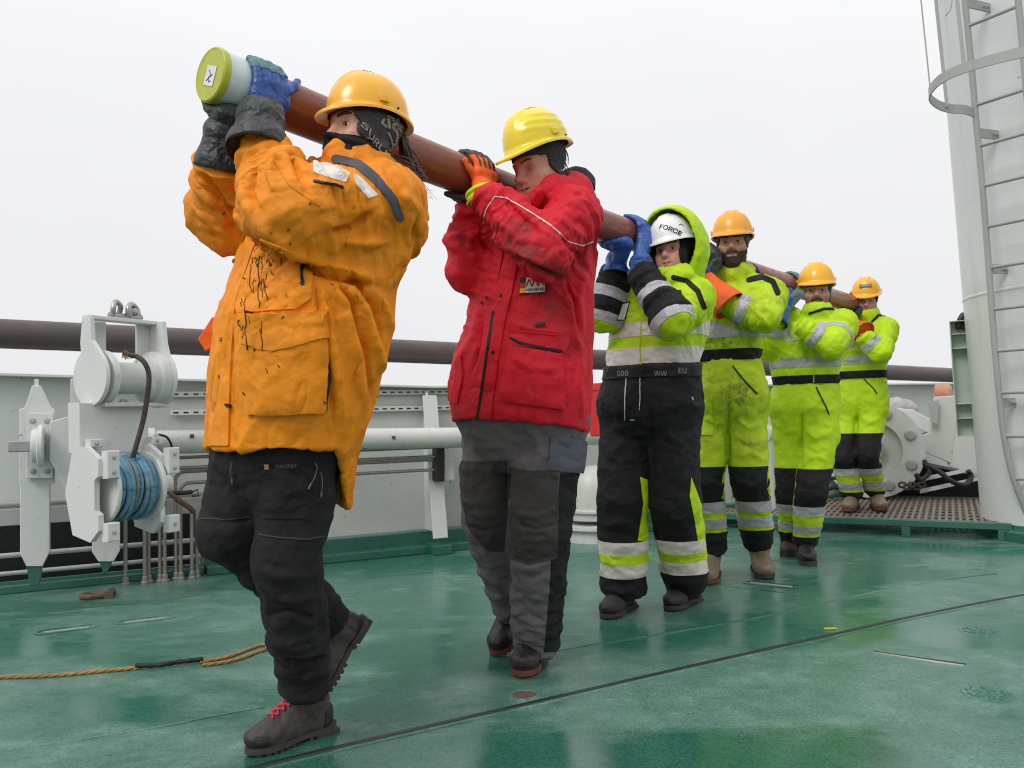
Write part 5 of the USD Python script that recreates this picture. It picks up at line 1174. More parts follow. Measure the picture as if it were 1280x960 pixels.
def trousers(p, mat, h, radii, rows=None, Fd=None, extra=(), amp=.006, fold=(), name='trousers', top=None, seed=5, hem=None, fa=15, fc=6, col=None):
    j = p.j; pts = np.array([j[k] for k in ('hl', 'hr', 'kl', 'kr', 'al', 'ar')])
    hi = pts.max(0) + V(.2, .2, .36)
    F = Field(pts.min(0) - .2, hi, h)
    if rows is not None:
        lv = [q for q in levels(rows, Fd, .70)]; c = (lv[0][0], lv[1][0], lv[2][0], lv[3][0], lv[4][0])
        lv = [np.r_[lv[0][0] - .17, lv[0][0] - .085, lv[0]], np.r_[c[1], c[1], lv[1]], np.r_[c[2], c[2], lv[2]], np.r_[c[3] * .45, c[3] * .84, lv[3]], np.r_[c[4] * .45, c[4] * .80, lv[4]]]
        F.loft(*lv, Fd, .02, 2.2)
    for a in 'lr':
        r = radii[a] if isinstance(radii, dict) else radii
        F.cone(j['h' + a], j['k' + a], r[0], r[1], .012); F.cone(j['k' + a], j['a' + a], r[1], r[2], .012)
    if rows is not None:
        for a in 'lr':
            r = radii[a] if isinstance(radii, dict) else radii
            hj = j['h' + a]; mid = (j['hl'] + j['hr']) / 2
            F.cone(hj, hj + V(0, 0, .15) + .14 * (mid - hj), r[0] * .99, r[0] * .86, .03)
        rr = min(radii['l'][0], radii['r'][0]) * .92
        F.cone(j['hl'] + V(0, 0, .03), j['hr'] + V(0, 0, .03), rr * 1.06, rr * 1.06, .05); F.cone(mid + V(0, 0, .02), mid + V(0, 0, .2), rr, rr * 1.1, .05)
    for e in extra: F.cone(*e)
    # open hems
    for a in 'lr':
        e = nrm(j['a' + a] - j['k' + a]); o = j['a' + a] + e * (hem.get(a, .0) if hem else 0)
        rr = .2
        F.fn(lambda X, Y, Z: np.minimum(-((X - o[0]) * e[0] + (Y - o[1]) * e[1] + (Z - o[2]) * e[2]), (.17 - np.sqrt((X - o[0]) ** 2 + (Y - o[1]) ** 2 + (Z - o[2]) ** 2)) * -1), o - rr, o + rr, 0, 'capmax') if False else None
        lo_, hi_ = o - .13, o + .13
        F.fn(lambda X, Y, Z: np.where(((X - o[0]) ** 2 + (Y - o[1]) ** 2 + (Z - o[2]) ** 2) < .128 ** 2, (X - o[0]) * e[0] + (Y - o[1]) * e[1] + (Z - o[2]) * e[2], -.1), lo_, hi_, 0, 'max')
    v, f = F.mesh(1); v, f = largest(v, f, 1); n = normals(v, f)
    v = wrinkle(v, n, leg_bones(p, amp, fa, fc), 1, seed, .03); n = normals(v, f)
    if len(fold): v = folds(v, n, fold)
    v = laplace(v, f, .3)
    C = Cloth(v, f); pr = obj(name, (v, f), mat, p.x, True, col=smudge(C, col) if col else None)
    return pr, C
def glove(p, name, mat, h, build, label=None, cuff=None, disp=.0018):
    """build(F) adds the hand; cuff: (a, b, ra, rb, material)"""
    pts = build(None)
    F = Field(pts.min(0) - .10, pts.max(0) + .10, h); build(F)
    v, f = F.mesh(1); n = normals(v, f)
    v = v + n * (disp * (2 * meshkit.fbm(v * 55, 3, 9) - 1))[:, None]
    g = obj(name, (v, f), mat, p.x, True, label=label)
    if cuff: cuff_mesh(p, g, *cuff)
    return g, Cloth(v, f)
def cuff_mesh(p, g, a, b, ra, rb, mat, nm='cuff', seed=2):
    e = b - a; L = np.linalg.norm(e)
    m = lathe([(ra * .9, .0), (ra, .003)] + [(ra + (rb - ra) * t + .004 * math.sin(t * 9), .006 + (L - .012) * t) for t in np.linspace(0, 1, 16)] + [(rb + .002, L), (rb - .004, L + .002), (rb - .006, L - .02)], a, e, 40)
    v = np.asarray(m.vertices); n = normals(v, np.asarray(m.faces))
    v = v + n * (.010 * (meshkit.fbm(v * 24, 3, seed) - .5))[:, None]
    return obj(nm, (v, m.faces), mat, g, True)
def hand_pts(cp, w): return np.array([cp, w])
def smudge(C, spots):
    m = np.zeros(len(C.v))
    for (x, y), rx, ry, a in spots:
        m = np.maximum(m, a * np.exp(-((C.px[:, 0] - x) / rx) ** 2 - ((C.px[:, 1] - y) / ry) ** 2) * (C.face > -.1))
    m = np.clip(m, 0, 1); return np.stack([m, m, m], 1)
def straw(seed, root, tip, n, r, spread, sag=.03, droop=(0, 0, -1)):
    rng = np.random.default_rng(seed); ms = []
    for i in range(n):
        a = root + rng.normal(0, spread * .35, 3); b = tip + rng.normal(0, spread, 3); m = (a + b) / 2 + rng.normal(0, spread * .5, 3) + np.array(droop) * sag * rng.uniform(.3, 1)
        q = smooth_path([a, m, b], 5); ms.append(tube(q, np.linspace(r, r * .35, len(q)), 5, False))
    return cat(ms)

# ---------------------------------------------------------------- person in the orange jacket
def person_orange():
    p = Person('person in orange jacket and amber helmet at the capped front end of the pipe', 2.13,
               P(455, 171, 2.11), (-.68, -.73, .03), 0.0, .96,
               neck=(467, 216, 2.12), sl=(487, 252, 2.02), sr=(425, 240, 2.25), el=(372, 268, 1.88), er=(281, 262, 2.19),
               wl=(330, 176, 1.965), wr=(284, 192, 2.06), hl=(378, 535, 2.06), hr=(322, 532, 2.20),
               kl=(360, 702, 2.03), kr=(288, 662, 2.10), al=(384, 866, 2.17), ar=(412, 776, 2.33))
    j = p.j; Fd = np.array([-.80, -.60]); F3 = V(-.8, -.6, 0); Ld = V(.6, -.8, 0)
    p.body('fair', .0026, ears=False); p.brows('hair')
    # ----- head wear
    p.head_patch('bandana', lambda x, y, z: np.minimum(np.maximum.reduce([z - .046 + .15 * np.abs(x), np.abs(x) - .060 + .25 * np.clip(z, -.05, .05), .026 - y]) * 1.0, z + .115), .006, 'badge_black', .003,
                 disp=lambda q: .0016 * (2 * meshkit.fbm(q * 45, 2, 4) - 1))
    p.head_patch('neck_gaiter', lambda x, y, z: np.minimum(-.024 - .12 * np.abs(x) - z, y + .12), .005, 'black_cloth', .005,
                 disp=lambda q: .0028 * np.sin((q[:, 2] + .4 * np.abs(q[:, 0])) * 210))
    # ----- jacket
    rows = [(655, 318, 436, 2.17), (600, 276, 444, 2.15), (560, 252, 452, 2.13), (520, 255, 466, 2.13), (480, 258, 476, 2.13), (440, 262, 486, 2.13), (400, 266, 491, 2.13),
            (350, 286, 494, 2.13), (300, 306, 500, 2.13), (262, 345, 508, 2.13), (236, 392, 508, 2.13), (220, 418, 500, 2.13), (206, 432, 488, 2.13)]
    lv = levels(rows, Fd)
    F = Field(V(-.95, 1.72, .60), V(-.18, 2.52, 1.62), .0054)
    F.loft(*lv, Fd, .02, 2.2)
    sleeve(F, p, 'l', (.098, .094, .050), .035); sleeve(F, p, 'r', (.095, .092, .056), .035)
    F.cone(P(384, 292, 1.92), P(468, 312, 2.04), .062, .085, .05)
    F.cone(P(332, 212, 1.95), P(345, 262, 1.90), .062, .09, .03)
    F.cone(P(275, 212, 2.08), P(283, 285, 2.17), .06, .074, .03)
    # hood lying behind the neck
    F.ell(P(505, 248, 2.17), np.eye(3), (.062, .09, .088), .035); F.ell(P(508, 288, 2.14), np.eye(3), (.055, .09, .07), .04)
    # collar
    F.cone(P(458, 230, 2.11), P(440, 208, 2.08), .088, .080, .02)
    F.cone(P(428, 214, 2.03), P(421, 193, 2.02), .040, .022, .03)
    F.ell(p.HL(0, .0, .03), p.R, (.094, .118, .088), .006, 'cut')
    # hems: front short, tail long; hollow inside
    hz = P(348, 559, 2.13)
    def hem(X, Y, Z):
        u = (X - hz[0]) * Fd[0] + (Y - hz[1]) * Fd[1]; t = np.clip((-.045 - u) / .10, 0, 1); t = t * t * (3 - 2 * t)
        return (hz[2] - .165 * t + .02 * np.clip(u / .15, -1, 1) * 0) - Z
    F.fn(lambda X, Y, Z: np.where(Z < 1.0, hem(X, Y, Z), -.1), V(-1, 1.7, .5), V(-.1, 2.6, 1.0), 0, 'max')
    z, cx, cy, a, b = [q.copy() for q in lv]; m = z < .98
    F.loft(np.r_[z[m][0] - .1, z[m]], np.r_[cx[m][0], cx[m]], np.r_[cy[m][0], cy[m]], np.r_[a[m][0], a[m]] - .016, np.r_[b[m][0], b[m]] - .016, Fd, 0, 2.2, 'cut')
    # sleeve mouths
    for s_ in 'lr':
        o = j['w' + s_]; e = nrm(o - j['e' + s_])
        F.fn(lambda X, Y, Z: np.where(((X - o[0]) ** 2 + (Y - o[1]) ** 2 + (Z - o[2]) ** 2) < .11 ** 2, (X - o[0]) * e[0] + (Y - o[1]) * e[1] + (Z - o[2]) * e[2] - .012, -.1), o - .12, o + .12, 0, 'max')
    v, f = F.mesh(1); v, f = largest(v, f); n = normals(v, f)
    top = P(450, 225, 2.13); bot = P(350, 560, 2.13)
    v = wrinkle(v, n, limb_bones(p, .012, 15, 6) + [(bot, top, .0085, 3.5, 10)], 1, 3, .035); n = normals(v, f)
    v = folds(v, n, [(q_[0], q_[1] * .8, q_[2] * 1.55) for q_ in [([(402, 330), (430, 380), (448, 450), (456, 520)], 7, .010), ([(420, 332), (455, 385), (472, 440), (480, 470)], 7, .011), ([(445, 335), (478, 380), (490, 420)], 7, .010),
                     ([(411, 331), (441, 384), (460, 450), (466, 510)], 5, -.009), ([(432, 333), (467, 384), (482, 440)], 5, -.009),
                     ([(398, 340), (412, 400), (424, 470), (430, 540)], 7, .008), ([(392, 345), (402, 400), (412, 470), (418, 545)], 5, -.008),
                     ([(300, 212), (306, 250), (326, 285), (372, 318), (440, 340), (492, 350)], 9, .010), ([(310, 300), (350, 318), (410, 345), (480, 362)], 8, -.016),
                     ([(345, 182), (338, 215), (346, 250)], 6, .008), ([(362, 186), (372, 215), (392, 240)], 6, -.009), ([(385, 192), (402, 222), (440, 246)], 7, .009),
                     ([(470, 262), (440, 285), (410, 292)], 9, -.010), ([(492, 300), (455, 305), (420, 300)], 8, .010), ([(320, 200), (314, 240), (322, 268)], 6, -.007),
                     ([(243, 222), (262, 250), (290, 290)], 7, .008), ([(252, 215), (275, 245), (300, 275)], 6, -.008), ([(246, 262), (270, 285), (296, 300)], 6, .007),
                     ([(500, 235), (520, 262), (522, 300)], 8, .008), ([(392, 205), (430, 222), (466, 250), (488, 290)], 8, .006)]])
    C = Cloth(v, f)
    jk = obj('jacket', (v, f), 'orange_cloth', p.x, True, col=smudge(C, [((335, 318), 16, 20, .9), ((320, 350), 12, 30, .35), ((268, 330), 5, 60, .3), ((300, 490), 30, 22, .3), ((350, 470), 30, 20, .22), ((280, 250), 14, 14, .3)]))
    front = 2.3
    obj('placket', C.patch(in_poly([(307, 280), (327, 285), (296, 378), (290, 465), (287, 557), (259, 557), (264, 535), (274, 440), (285, 360)], front), .006, 1), 'orange_cloth', jk, 40)
    pk = obj('pocket', C.patch(in_poly([(297, 402), (407, 396), (406, 512), (402, 516), (312, 519), (301, 500)]), .012, 1, .003, .004), 'orange_cloth', jk, 40)
    obj('pocket_flap', C.patch(in_poly([(296, 393), (411, 388), (404, 422), (345, 440), (309, 430)]), .019, 1, .003), 'orange_cloth', pk, 40)
    obj('chest_pocket', C.patch(in_poly([(325, 297), (391, 326), (388, 374), (369, 386), (298, 391), (294, 381)]), .005, 1), 'orange_cloth', jk, 40)
    obj('zip', C.patch(in_line([(374, 319), (377, 340), (379, 356)], 1.7), .009, 1), 'black_plastic', jk, 40)
    obj('zip', C.patch(in_line([(407, 440), (407, 480), (406, 512)], 1.4), .010, 1), 'black_plastic', jk, 40)
    obj('seam', C.patch(in_line([(262, 549), (340, 551), (425, 552)], .9), .003, 1), 'orange_lining', jk, 40)
    obj('seam', C.patch(in_line([(339, 196), (362, 232), (400, 258), (424, 281), (452, 295)], .7), .002, 1), 'orange_cloth', jk, 40)
    objs('shoulder_band', C.patch(in_line([(420, 199), (446, 205), (470, 224), (490, 249), (500, 272)], 5.2, 2.16), .004, 1, many=True), 'blue_grey_cloth', jk, 40)
    obj('reflective_panel', C.patch(in_poly([(392, 199), (420, 206), (438, 217), (432, 228), (410, 222), (391, 215)], 2.25), .002, 1), 'reflective_white', jk, 40)
    obj('reflective_panel', C.patch(in_poly([(441, 216), (452, 222), (473, 244), (461, 248), (446, 232)], 2.25), .002, 1), 'reflective_white', jk, 40)
    obj('piping', C.patch(in_line([(393, 227), (420, 231), (440, 239), (446, 229)], 1.5, 2.25), .003, 1), 'black_plastic', jk, 40)
    o = P(274, 420, 2.24); Xf = nrm(CR - F3 * np.dot(CR, F3)); obj('pocket_flap', prism([(.02, .055), (-.012, .050), (-.052, -.012), (-.030, -.045), (.02, -.02)], o - V(0, .01, 0), CR, V(0, 0, 1), .014, .003), 'orange_lining', jk, None)
    st = []
    rng = np.random.default_rng(4)
    def stain(q, wd):
        for part, t in (([a_ for a_ in q if a_[1] < 392], .0056), ([a_ for a_ in q if 389 < a_[1] < 441], .0196), ([a_ for a_ in q if a_[1] > 441], .0165)):
            if len(part) > 1: st.append(C.patch(in_line(part, wd, front), t, 1, .004))
    for x0, y0, y1, wd in ((315, 331, 437, .55), (319, 329, 432, .4), (325, 332, 439, .6), (331, 340, 438, .45), (334, 342, 438, .55), (308, 372, 410, .5), (304, 368, 400, .4), (312, 395, 425, .4), (339, 455, 482, .4)):
        stain([(x0 + 1.0 * math.sin(i * 1.3 + x0) + .6 * math.sin(i * 2.9), y0 + (y1 - y0) * i / 16) for i in range(17)], wd)
    for k in range(70):
        x, y = rng.normal(330, 13), rng.normal(326, 20)
        if y < 385: stain([(x, y), (x + rng.normal(0, 2), y + rng.normal(0, 5))], rng.uniform(.25, .9))
    for x, y in ((352, 457), (310, 490), (288, 505), (322, 480), (355, 398), (276, 350), (285, 330), (402, 500), (345, 470), (386, 255), (278, 268)):
        stain([(x, y), (x + 2, y + rng.uniform(-3, 6))], rng.uniform(.4, .9))
    tag(obj('grease_stain', cat([q for q in st if q is not None]), 'dirt_mark', jk, None), kind='stuff')
    for q in ((424, 197), (293, 328), (277, 470), (279, 425)):
        i = np.argmin(np.linalg.norm(C.px[:, :2] - q, axis=1) + 1e3 * (C.face < 0) + 50 * (C.px[:, 2] > 2.3)); nn = C.n[i]
        obj('snap_button', lathe([(.0001, .002), (.006, .006), (.0055, .0095), (.003, .0105), (.0026, .009), (.0001, .009)], C.v[i], nn, 16), 'brass', jk, 30)
    # ----- trousers
    tr, T = trousers(p, 'black_trouser', .0062, {'l': (.114, .083, .064), 'r': (.104, .084, .060)}, [(572, 262, 432, 2.13), (540, 268, 440, 2.13), (500, 290, 430, 2.13)], Fd,
                     extra=[(P(352, 700, 2.0), P(374, 800, 2.08), .066, .066, .03)], amp=.0075, hem={'l': -.018, 'r': .01},
                     fold=[([(335, 745), (372, 752), (405, 742)], 5, .007), ([(332, 770), (360, 764), (400, 775)], 5, -.008), ([(338, 800), (372, 812), (408, 800)], 6, .008),
                           ([(345, 838), (380, 846), (414, 836)], 6, .011), ([(350, 826), (380, 830), (412, 822)], 5, -.010), ([(320, 705), (345, 722), (385, 720), (402, 706)], 6, .007),
                           ([(254, 650), (275, 690), (300, 720)], 7, .006), ([(253, 640), (290, 652), (320, 648)], 5, -.006), ([(345, 605), (340, 650), (345, 690)], 12, .006)])
    obj('knee_seam', T.patch(in_line([(325, 668), (350, 672), (385, 674), (404, 670)], 1.0), .003, 1), 'dark_grey_trouser', tr, 40)
    obj('knee_seam', T.patch(in_line([(252, 648), (280, 650), (312, 646)], .9), .003, 1), 'dark_grey_trouser', tr, 40)
    obj('pocket', T.patch(in_poly([(326, 594), (382, 592), (388, 622), (384, 648), (328, 648)], 2.2), .004, 1), 'black_trouser', tr, 40)
    def at(C, q, dmax=9):
        i = np.argmin(np.linalg.norm(C.px[:, :2] - q, axis=1) + 1e3 * (C.face < 0) + 20 * C.px[:, 2]); return C.v[i], C.n[i]
    o, nn = at(T, (358, 582)); X = nrm(CR - nn * np.dot(CR, nn)); Y = np.cross(nn, X)
    obj('brand_letters', lettering('nauter', .0125, o + nn * .002, X, Y, (T.v, T.n)), 'badge_grey', tr, None)
    o2, n2 = at(T, (333, 584)); obj('logo_mark', boxm(o2 + n2 * .0016, np.stack([X, Y, nn], 1), (.011, .014, .003), .001), 'badge_orange', tr, None)
    for a_, b_ in (((292, 578), (294, 600)), ((395, 585), (386, 607)), ((400, 590), (401, 616)), ((392, 577), (394, 582))):
        o1, n1 = at(T, a_); o2, n2 = at(T, b_)
        obj('zip_pull', cat([tube(smooth_path([o1 + n1 * .004, (o1 + o2) / 2 + n1 * .012, o2 + n2 * .006], 4), .0013, 6), lathe([(.001, -.008), (.0028, -.004), (.0025, .006), (.001, .009)], o2 + n2 * .007, nrm(o2 - o1), 10)]), 'badge_grey', tr, 40)
    # ----- shoes
    b1, O, R, s = boot(p.x, P(391, 882, 2.22), V(-.70, -.71, 0), .255, lace='red_lace', h=.0048, shaft=.075, ground=0)
    u2 = nrm(V(.55, .45, .72))
    boot(p.x, P(413, 778, 2.335), nrm(V(-.50, -.38, -.80)), .255, up=nrm(V(-.60, -.45, .62)), h=.0060, shaft=.03)
    # ----- gloves
    cl = pipe_at(317); wl = P(328, 172, 1.965); A = PIPE_D
    g, GL = glove(p, 'glove', 'blue_rubber', .0042, lambda F: hand_pts(cl, wl) if F is None else grip_hand(F, cl, A, PIPE_N, PIPE_R, 1, math.radians(-28), math.radians(78), cl * .3 + wl * .7 + PIPE_N * .012, thumb_th=math.radians(5), thumb_dir=-1, fr=.0120, spread=.0275),
                  cuff=(P(328, 134, 1.99), P(322, 190, 1.945), .052, .076, 'grey_rubber'))
    obj('fingertip_coating', GL.patch(lambda v, n_, p_, f_: np.minimum(((v - cl) @ nrm(np.cross(A, PIPE_N)) * np.sign(np.cross(A, PIPE_N)[2])) - .030, .2), .0012, 1), 'teal_rubber', g, 50)
    cr = pipe_at(290); wr = P(277, 178, 2.08)
    glove(p, 'glove', 'grey_rubber', .0045, lambda F: hand_pts(cr, wr) if F is None else grip_hand(F, cr, A, PIPE_N, PIPE_R, -1, math.radians(-108), math.radians(-205), wr, thumb_th=math.radians(-120), thumb_dir=-1, fr=.0115, spread=.024),
          cuff=(P(284, 152, 2.05), P(274, 212, 2.07), .048, .064, 'grey_rubber'))
    # ----- hair
    obj('hair', cat([straw(1, P(503, 172, 2.17), P(522, 222, 2.17), 60, .0042, .016, .01), straw(2, P(484, 196, 2.12), P(515, 216, 2.11), 60, .0042, .012, .008), straw(3, P(505, 190, 2.18), P(536, 244, 2.2), 9, .0010, .02)]), 'hair', p.x, 60)
    # ----- helmet
    hp, T_ = helmet(p.x, p.HL(0, -.008, .050), head_axes((-.80, -.60, .05)), 'helmet_amber', .83, .030)
    pc = p.head
    obj('bandana_letters', letters_on(pc, 'SURLED', .0165, (449, 158), (486, 204), .0106), 'grease_light', p.x, None)
    fl = []
    rng = np.random.default_rng(8)
    for k in range(15):
        c = np.array([rng.uniform(478, 506), rng.uniform(146, 190)]); d = np.array([rng.normal(3, 3), rng.normal(7, 4)])
        fl.append(pc.patch(in_line([tuple(c - d / 2), tuple(c + [rng.normal(0, 2), 0]), tuple(c + d / 2)], rng.uniform(.8, 2.0)), .0102, 2, .004))
    tag(obj('bandana_print', cat([q for q in fl if q is not None]), 'grease_light', p.x, None), kind='stuff')
    return p
def letters_on(C, text, height, q0, q1, depth, bold=False):
    def at(q):
        i = np.argmin(np.linalg.norm(C.px[:, :2] - q, axis=1) + 1e3 * (C.face < 0)); return C.v[i], C.n[i]
    a, na = at(q0); b, nb = at(q1); nn = nrm(na + nb); X = nrm((b - a) - nn * np.dot(b - a, nn)); Y = np.cross(nn, X)
    m = meshkit.text_mesh(text, height, .002, bold); L = np.asarray(m.vertices)[:, 0].max()
    v = np.asarray(m.vertices).copy(); v[:, 0] *= np.linalg.norm(b - a) / L; h = v[:, 2] / .002
    q = a + v[:, :1] * X + (v[:, 1:2] - height / 2) * Y + nn * .02
    for _ in range(2):
        n2, vv = on_surface(trimesh.Trimesh(q, m.faces, process=False), (C.v, C.n)); q = q + nn * (((vv - q) * n2).sum(1) / np.maximum(n2 @ nn, .3))[:, None]
    return trimesh.Trimesh(q + n2 * (depth * 1.0 + h * .0012)[:, None], m.faces, process=False)

# ---------------------------------------------------------------- person in the red jacket
def at_px(C, q, wmin=0):
    i = np.argmin(np.linalg.norm(C.px[:, :2] - q, axis=1) + 1e3 * (C.face < 0) + 20 * C.px[:, 2] + 1e3 * (C.px[:, 2] < wmin)); return C.v[i], C.n[i]
def person_red():
    p = Person('person in red jacket, yellow helmet and grey work trousers, walking second', 2.75,
               P(675, 210, 2.70), (-.70, -.60, -.32), -.03, .97,
               neck=(706, 246, 2.74), sl=(716, 272, 2.62), sr=(655, 264, 2.86), el=(678, 314, 2.46), er=(592, 335, 2.79), wl=(607, 246, 2.54), wr=(588, 262, 2.70),
               hl=(688, 522, 2.70), hr=(614, 520, 2.86), kl=(676, 655, 2.66), kr=(607, 648, 2.82), al=(668, 812, 2.80), ar=(641, 772, 3.00))
    j = p.j; Fd = np.array([-.60, -.80])
    p.body('pink', .0030, ears=False, lids=True); p.brows('hair', True, -.0062, .55)
    p.head_patch('headband', lambda x, y, z: np.minimum(z - np.where(y > .02, .030 + .22 * (y - .02), -.045 + .9 * np.clip(y, -.02, .05) + .02), y + .115), .006, 'grey_knit', .003,
                 disp=lambda q: .0014 * np.sin(q[:, 2] * 420 + q[:, 1] * 150))
    rows = [(556, 572, 728, 2.76), (540, 568, 731, 2.76), (515, 566, 732, 2.75), (480, 563, 734, 2.75), (440, 570, 735, 2.75), (400, 586, 737, 2.75), (360, 592, 739, 2.75), (330, 598, 741, 2.74),
            (300, 612, 742, 2.74), (276, 645, 742, 2.74), (256, 672, 740, 2.74), (243, 684, 732, 2.74)]
    lv = levels(rows, Fd); F = Field(V(-.50, 2.25, .70), V(.40, 3.15, 1.72), .0060)
    F.loft(*lv, Fd, .02, 2.3)
    sleeve(F, p, 'l', (.098, .076, .050), .03); sleeve(F, p, 'r', (.09, .088, .052), .03)
    F.cone(P(640, 262, 2.52), P(688, 318, 2.49), .054, .064, .04); F.cone(P(578, 300, 2.76), P(590, 318, 2.78), .058, .066, .03)
    F.cone(P(712, 246, 2.75), P(686, 238, 2.68), .082, .066, .02)
    F.cone(P(668, 250, 2.62), P(672, 240, 2.60), .026, .016, .02)
    F.ell(p.HL(0, .0, .005), p.R, (.088, .118, .094), .006, 'cut')
    F.ell(P(722, 226, 2.82), np.eye(3), (.10, .10, .058), .01, 'cut') if False else None
    a0 = P(575, 524, 2.70); b0 = P(728, 543, 2.80); c0 = P(650, 528, 2.60)
    nn = nrm(np.cross(b0 - a0, c0 - a0)); nn = nn if nn[2] > 0 else -nn
    F.fn(lambda X, Y, Z: np.where(Z < 1.0, -((X - a0[0]) * nn[0] + (Y - a0[1]) * nn[1] + (Z - a0[2]) * nn[2]), -.1), V(-.6, 2, .6), V(.5, 3.3, 1.0), 0, 'max')
    z, cx, cy, a, b = [q.copy() for q in lv]; m = z < .95
    F.loft(np.r_[z[m][0] - .1, z[m]], np.r_[cx[m][0], cx[m]], np.r_[cy[m][0], cy[m]], np.r_[a[m][0], a[m]] - .015, np.r_[b[m][0], b[m]] - .015, Fd, 0, 2.3, 'cut')
    for s_ in 'lr':
        o = j['w' + s_]; e = nrm(o - j['e' + s_])
        F.fn(lambda X, Y, Z: np.where(((X - o[0]) ** 2 + (Y - o[1]) ** 2 + (Z - o[2]) ** 2) < .10 ** 2, (X - o[0]) * e[0] + (Y - o[1]) * e[1] + (Z - o[2]) * e[2] - .012, -.1), o - .11, o + .11, 0, 'max')
    v, f = F.mesh(1); v, f = largest(v, f); n = normals(v, f)
    top = P(700, 250, 2.74); bot = P(650, 530, 2.75)
    v = wrinkle(v, n, limb_bones(p, .012, 15, 6) + [(bot, top, .0070, 3.5, 9)], 1, 23, .035); n = normals(v, f)
    v = folds(v, n, [(q_[0], q_[1] * .8, q_[2] * 1.5) for q_ in [
        ([(702, 352), (712, 380), (718, 420), (726, 440)], 5, .010), ([(707, 350), (719, 385), (724, 415)], 4, -.010), ([(640, 318), (672, 336), (704, 350)], 6, -.016),
        ([(655, 345), (690, 352), (710, 356)], 5, .006), ([(735, 330), (722, 370), (728, 420)], 6, .008), ([(612, 250), (622, 275), (640, 292)], 6, .008),
        ([(628, 246), (650, 270), (688, 300)], 6, -.007), ([(600, 290), (640, 312), (684, 334)], 6, .009), ([(690, 262), (716, 288), (736, 300)], 6, .007), ([(700, 290), (722, 320), (735, 345)], 6, -.008),
        ([(592, 285), (586, 310), (598, 330)], 5, .008), ([(604, 275), (600, 300), (612, 318)], 5, -.008), ([(600, 380), (592, 420), (574, 450)], 6, .007), ([(606, 384), (600, 430), (590, 470)], 5, -.007),
        ([(640, 405), (670, 412), (706, 416)], 5, .006), ([(640, 445), (665, 460), (700, 462)], 6, .005), ([(728, 440), (724, 480), (728, 525)], 5, .007)]])
    C = Cloth(v, f); jk = obj('jacket', (v, f), 'red_cloth', p.x, True, col=smudge(C, [((645, 288), 30, 14, .85), ((640, 308), 16, 10, 1.3), ((660, 318), 18, 12, 1.4), ((680, 329), 18, 12, 1.4), ((697, 341), 12, 10, 1.2), ((620, 300), 14, 14, .5), ((692, 378), 16, 18, .65), ((670, 405), 26, 8, .4), ((625, 350), 7, 30, .4), ((700, 424), 10, 6, .6), ((580, 300), 10, 16, .4)]))
    front = 2.9
    obj('placket', C.patch(in_poly([(634, 314), (649, 322), (640, 370), (632, 400), (622, 460), (614, 524), (598, 522), (606, 470), (615, 390), (624, 350)], front), .006), 'red_cloth', jk, 40)
    obj('placket', C.patch(in_poly([(620, 312), (630, 314), (618, 380), (608, 460), (600, 521), (586, 520), (594, 440), (606, 372)], front), .005), 'red_cloth', jk, 40)
    obj('front_opening', C.patch(in_line([(618, 390), (610, 440), (603, 490), (598, 522)], 1.6, front), .007), 'black_plastic', jk, 40)
    pk = obj('pocket', C.patch(in_poly([(638, 432), (702, 442), (704, 512), (632, 502), (626, 492)], front), .010, 1, .003, .004), 'red_cloth', jk, 40)
    obj('pocket_flap', C.patch(in_poly([(637, 412), (708, 418), (712, 424), (704, 440), (640, 432)], front), .010), 'red_cloth', jk, 40)
    obj('pocket_slit', C.patch(in_line([(640, 424), (652, 430), (676, 435), (700, 439)], 1.8, front), .0115), 'black_plastic', pk, 40)
    obj('pocket_flap', C.patch(in_poly([(576, 428), (588, 414), (587, 436), (572, 448), (566, 470), (562, 500), (573, 505), (580, 470)], front), .008), 'red_cloth', jk, 40)
    obj('hem_seam', C.patch(in_line([(572, 514), (600, 516), (650, 521), (727, 535)], .8, front), .003), 'grease_mark', jk, 40)
    objs('reflective_piping', C.patch(in_line([(618, 246), (634, 248), (660, 264), (688, 282), (712, 303), (728, 307), (741, 302)], .55, 2.75), .003, many=True), 'reflective_white', jk, 40)
    objs('reflective_piping', C.patch(in_line([(618, 246), (608, 262), (603, 280)], .5, 2.75), .003, many=True), 'reflective_white', jk, 40)
    # name badge with flag
    o, nn = at_px(C, (666, 357), 2.53); X = nrm(CR - nn * np.dot(CR, nn)); X = nrm(X + .06 * np.cross(nn, X) * -1); Y = np.cross(nn, X); Rb = np.stack([X, Y, nn], 1); o = o + nn * .004
    bd = obj('name_badge', boxm(o, Rb, (.094, .056, .004), .001), 'badge_black', jk, None)
    obj('badge_field', boxm(o + X * .010 + nn * .002, Rb, (.068, .050, .002), .0005), 'badge_white', bd, None)
    for k, mt in enumerate(('badge_black', 'badge_red', 'badge_gold')):
        obj('flag_stripe', boxm(o - X * .0345 + Y * (.0165 - .0165 * k) + nn * .002, Rb, (.019, .016, .0022), .0004), mt, bd, None)
    marks = []
    for k in range(6):
        x0 = -.017 + .0105 * k; s_ = 1 if k % 2 else -1
        marks.append(tube([o + X * (x0 - .004 * s_) + Y * .018 + nn * .0032, o + X * (x0 + .004 * s_) - Y * .004 + nn * .0032], .0019, 6))
    for k in range(9): marks.append(boxm(o + X * (-.018 + .007 * k) - Y * .016 + nn * .0032, Rb, (.0045, .006 + .003 * (k % 3), .001), .0002))
    tag(obj('badge_print', cat(marks), 'badge_black', bd, None), kind='stuff')
    for q in ((627, 370), (610, 372), (601, 443), (616, 440), (604, 378)):
        o, nn = at_px(C, q); obj('snap_button', lathe([(.0001, .004), (.006, .007), (.005, .0085), (.0001, .0085)], o, nn, 14), 'black_plastic', jk, 30)
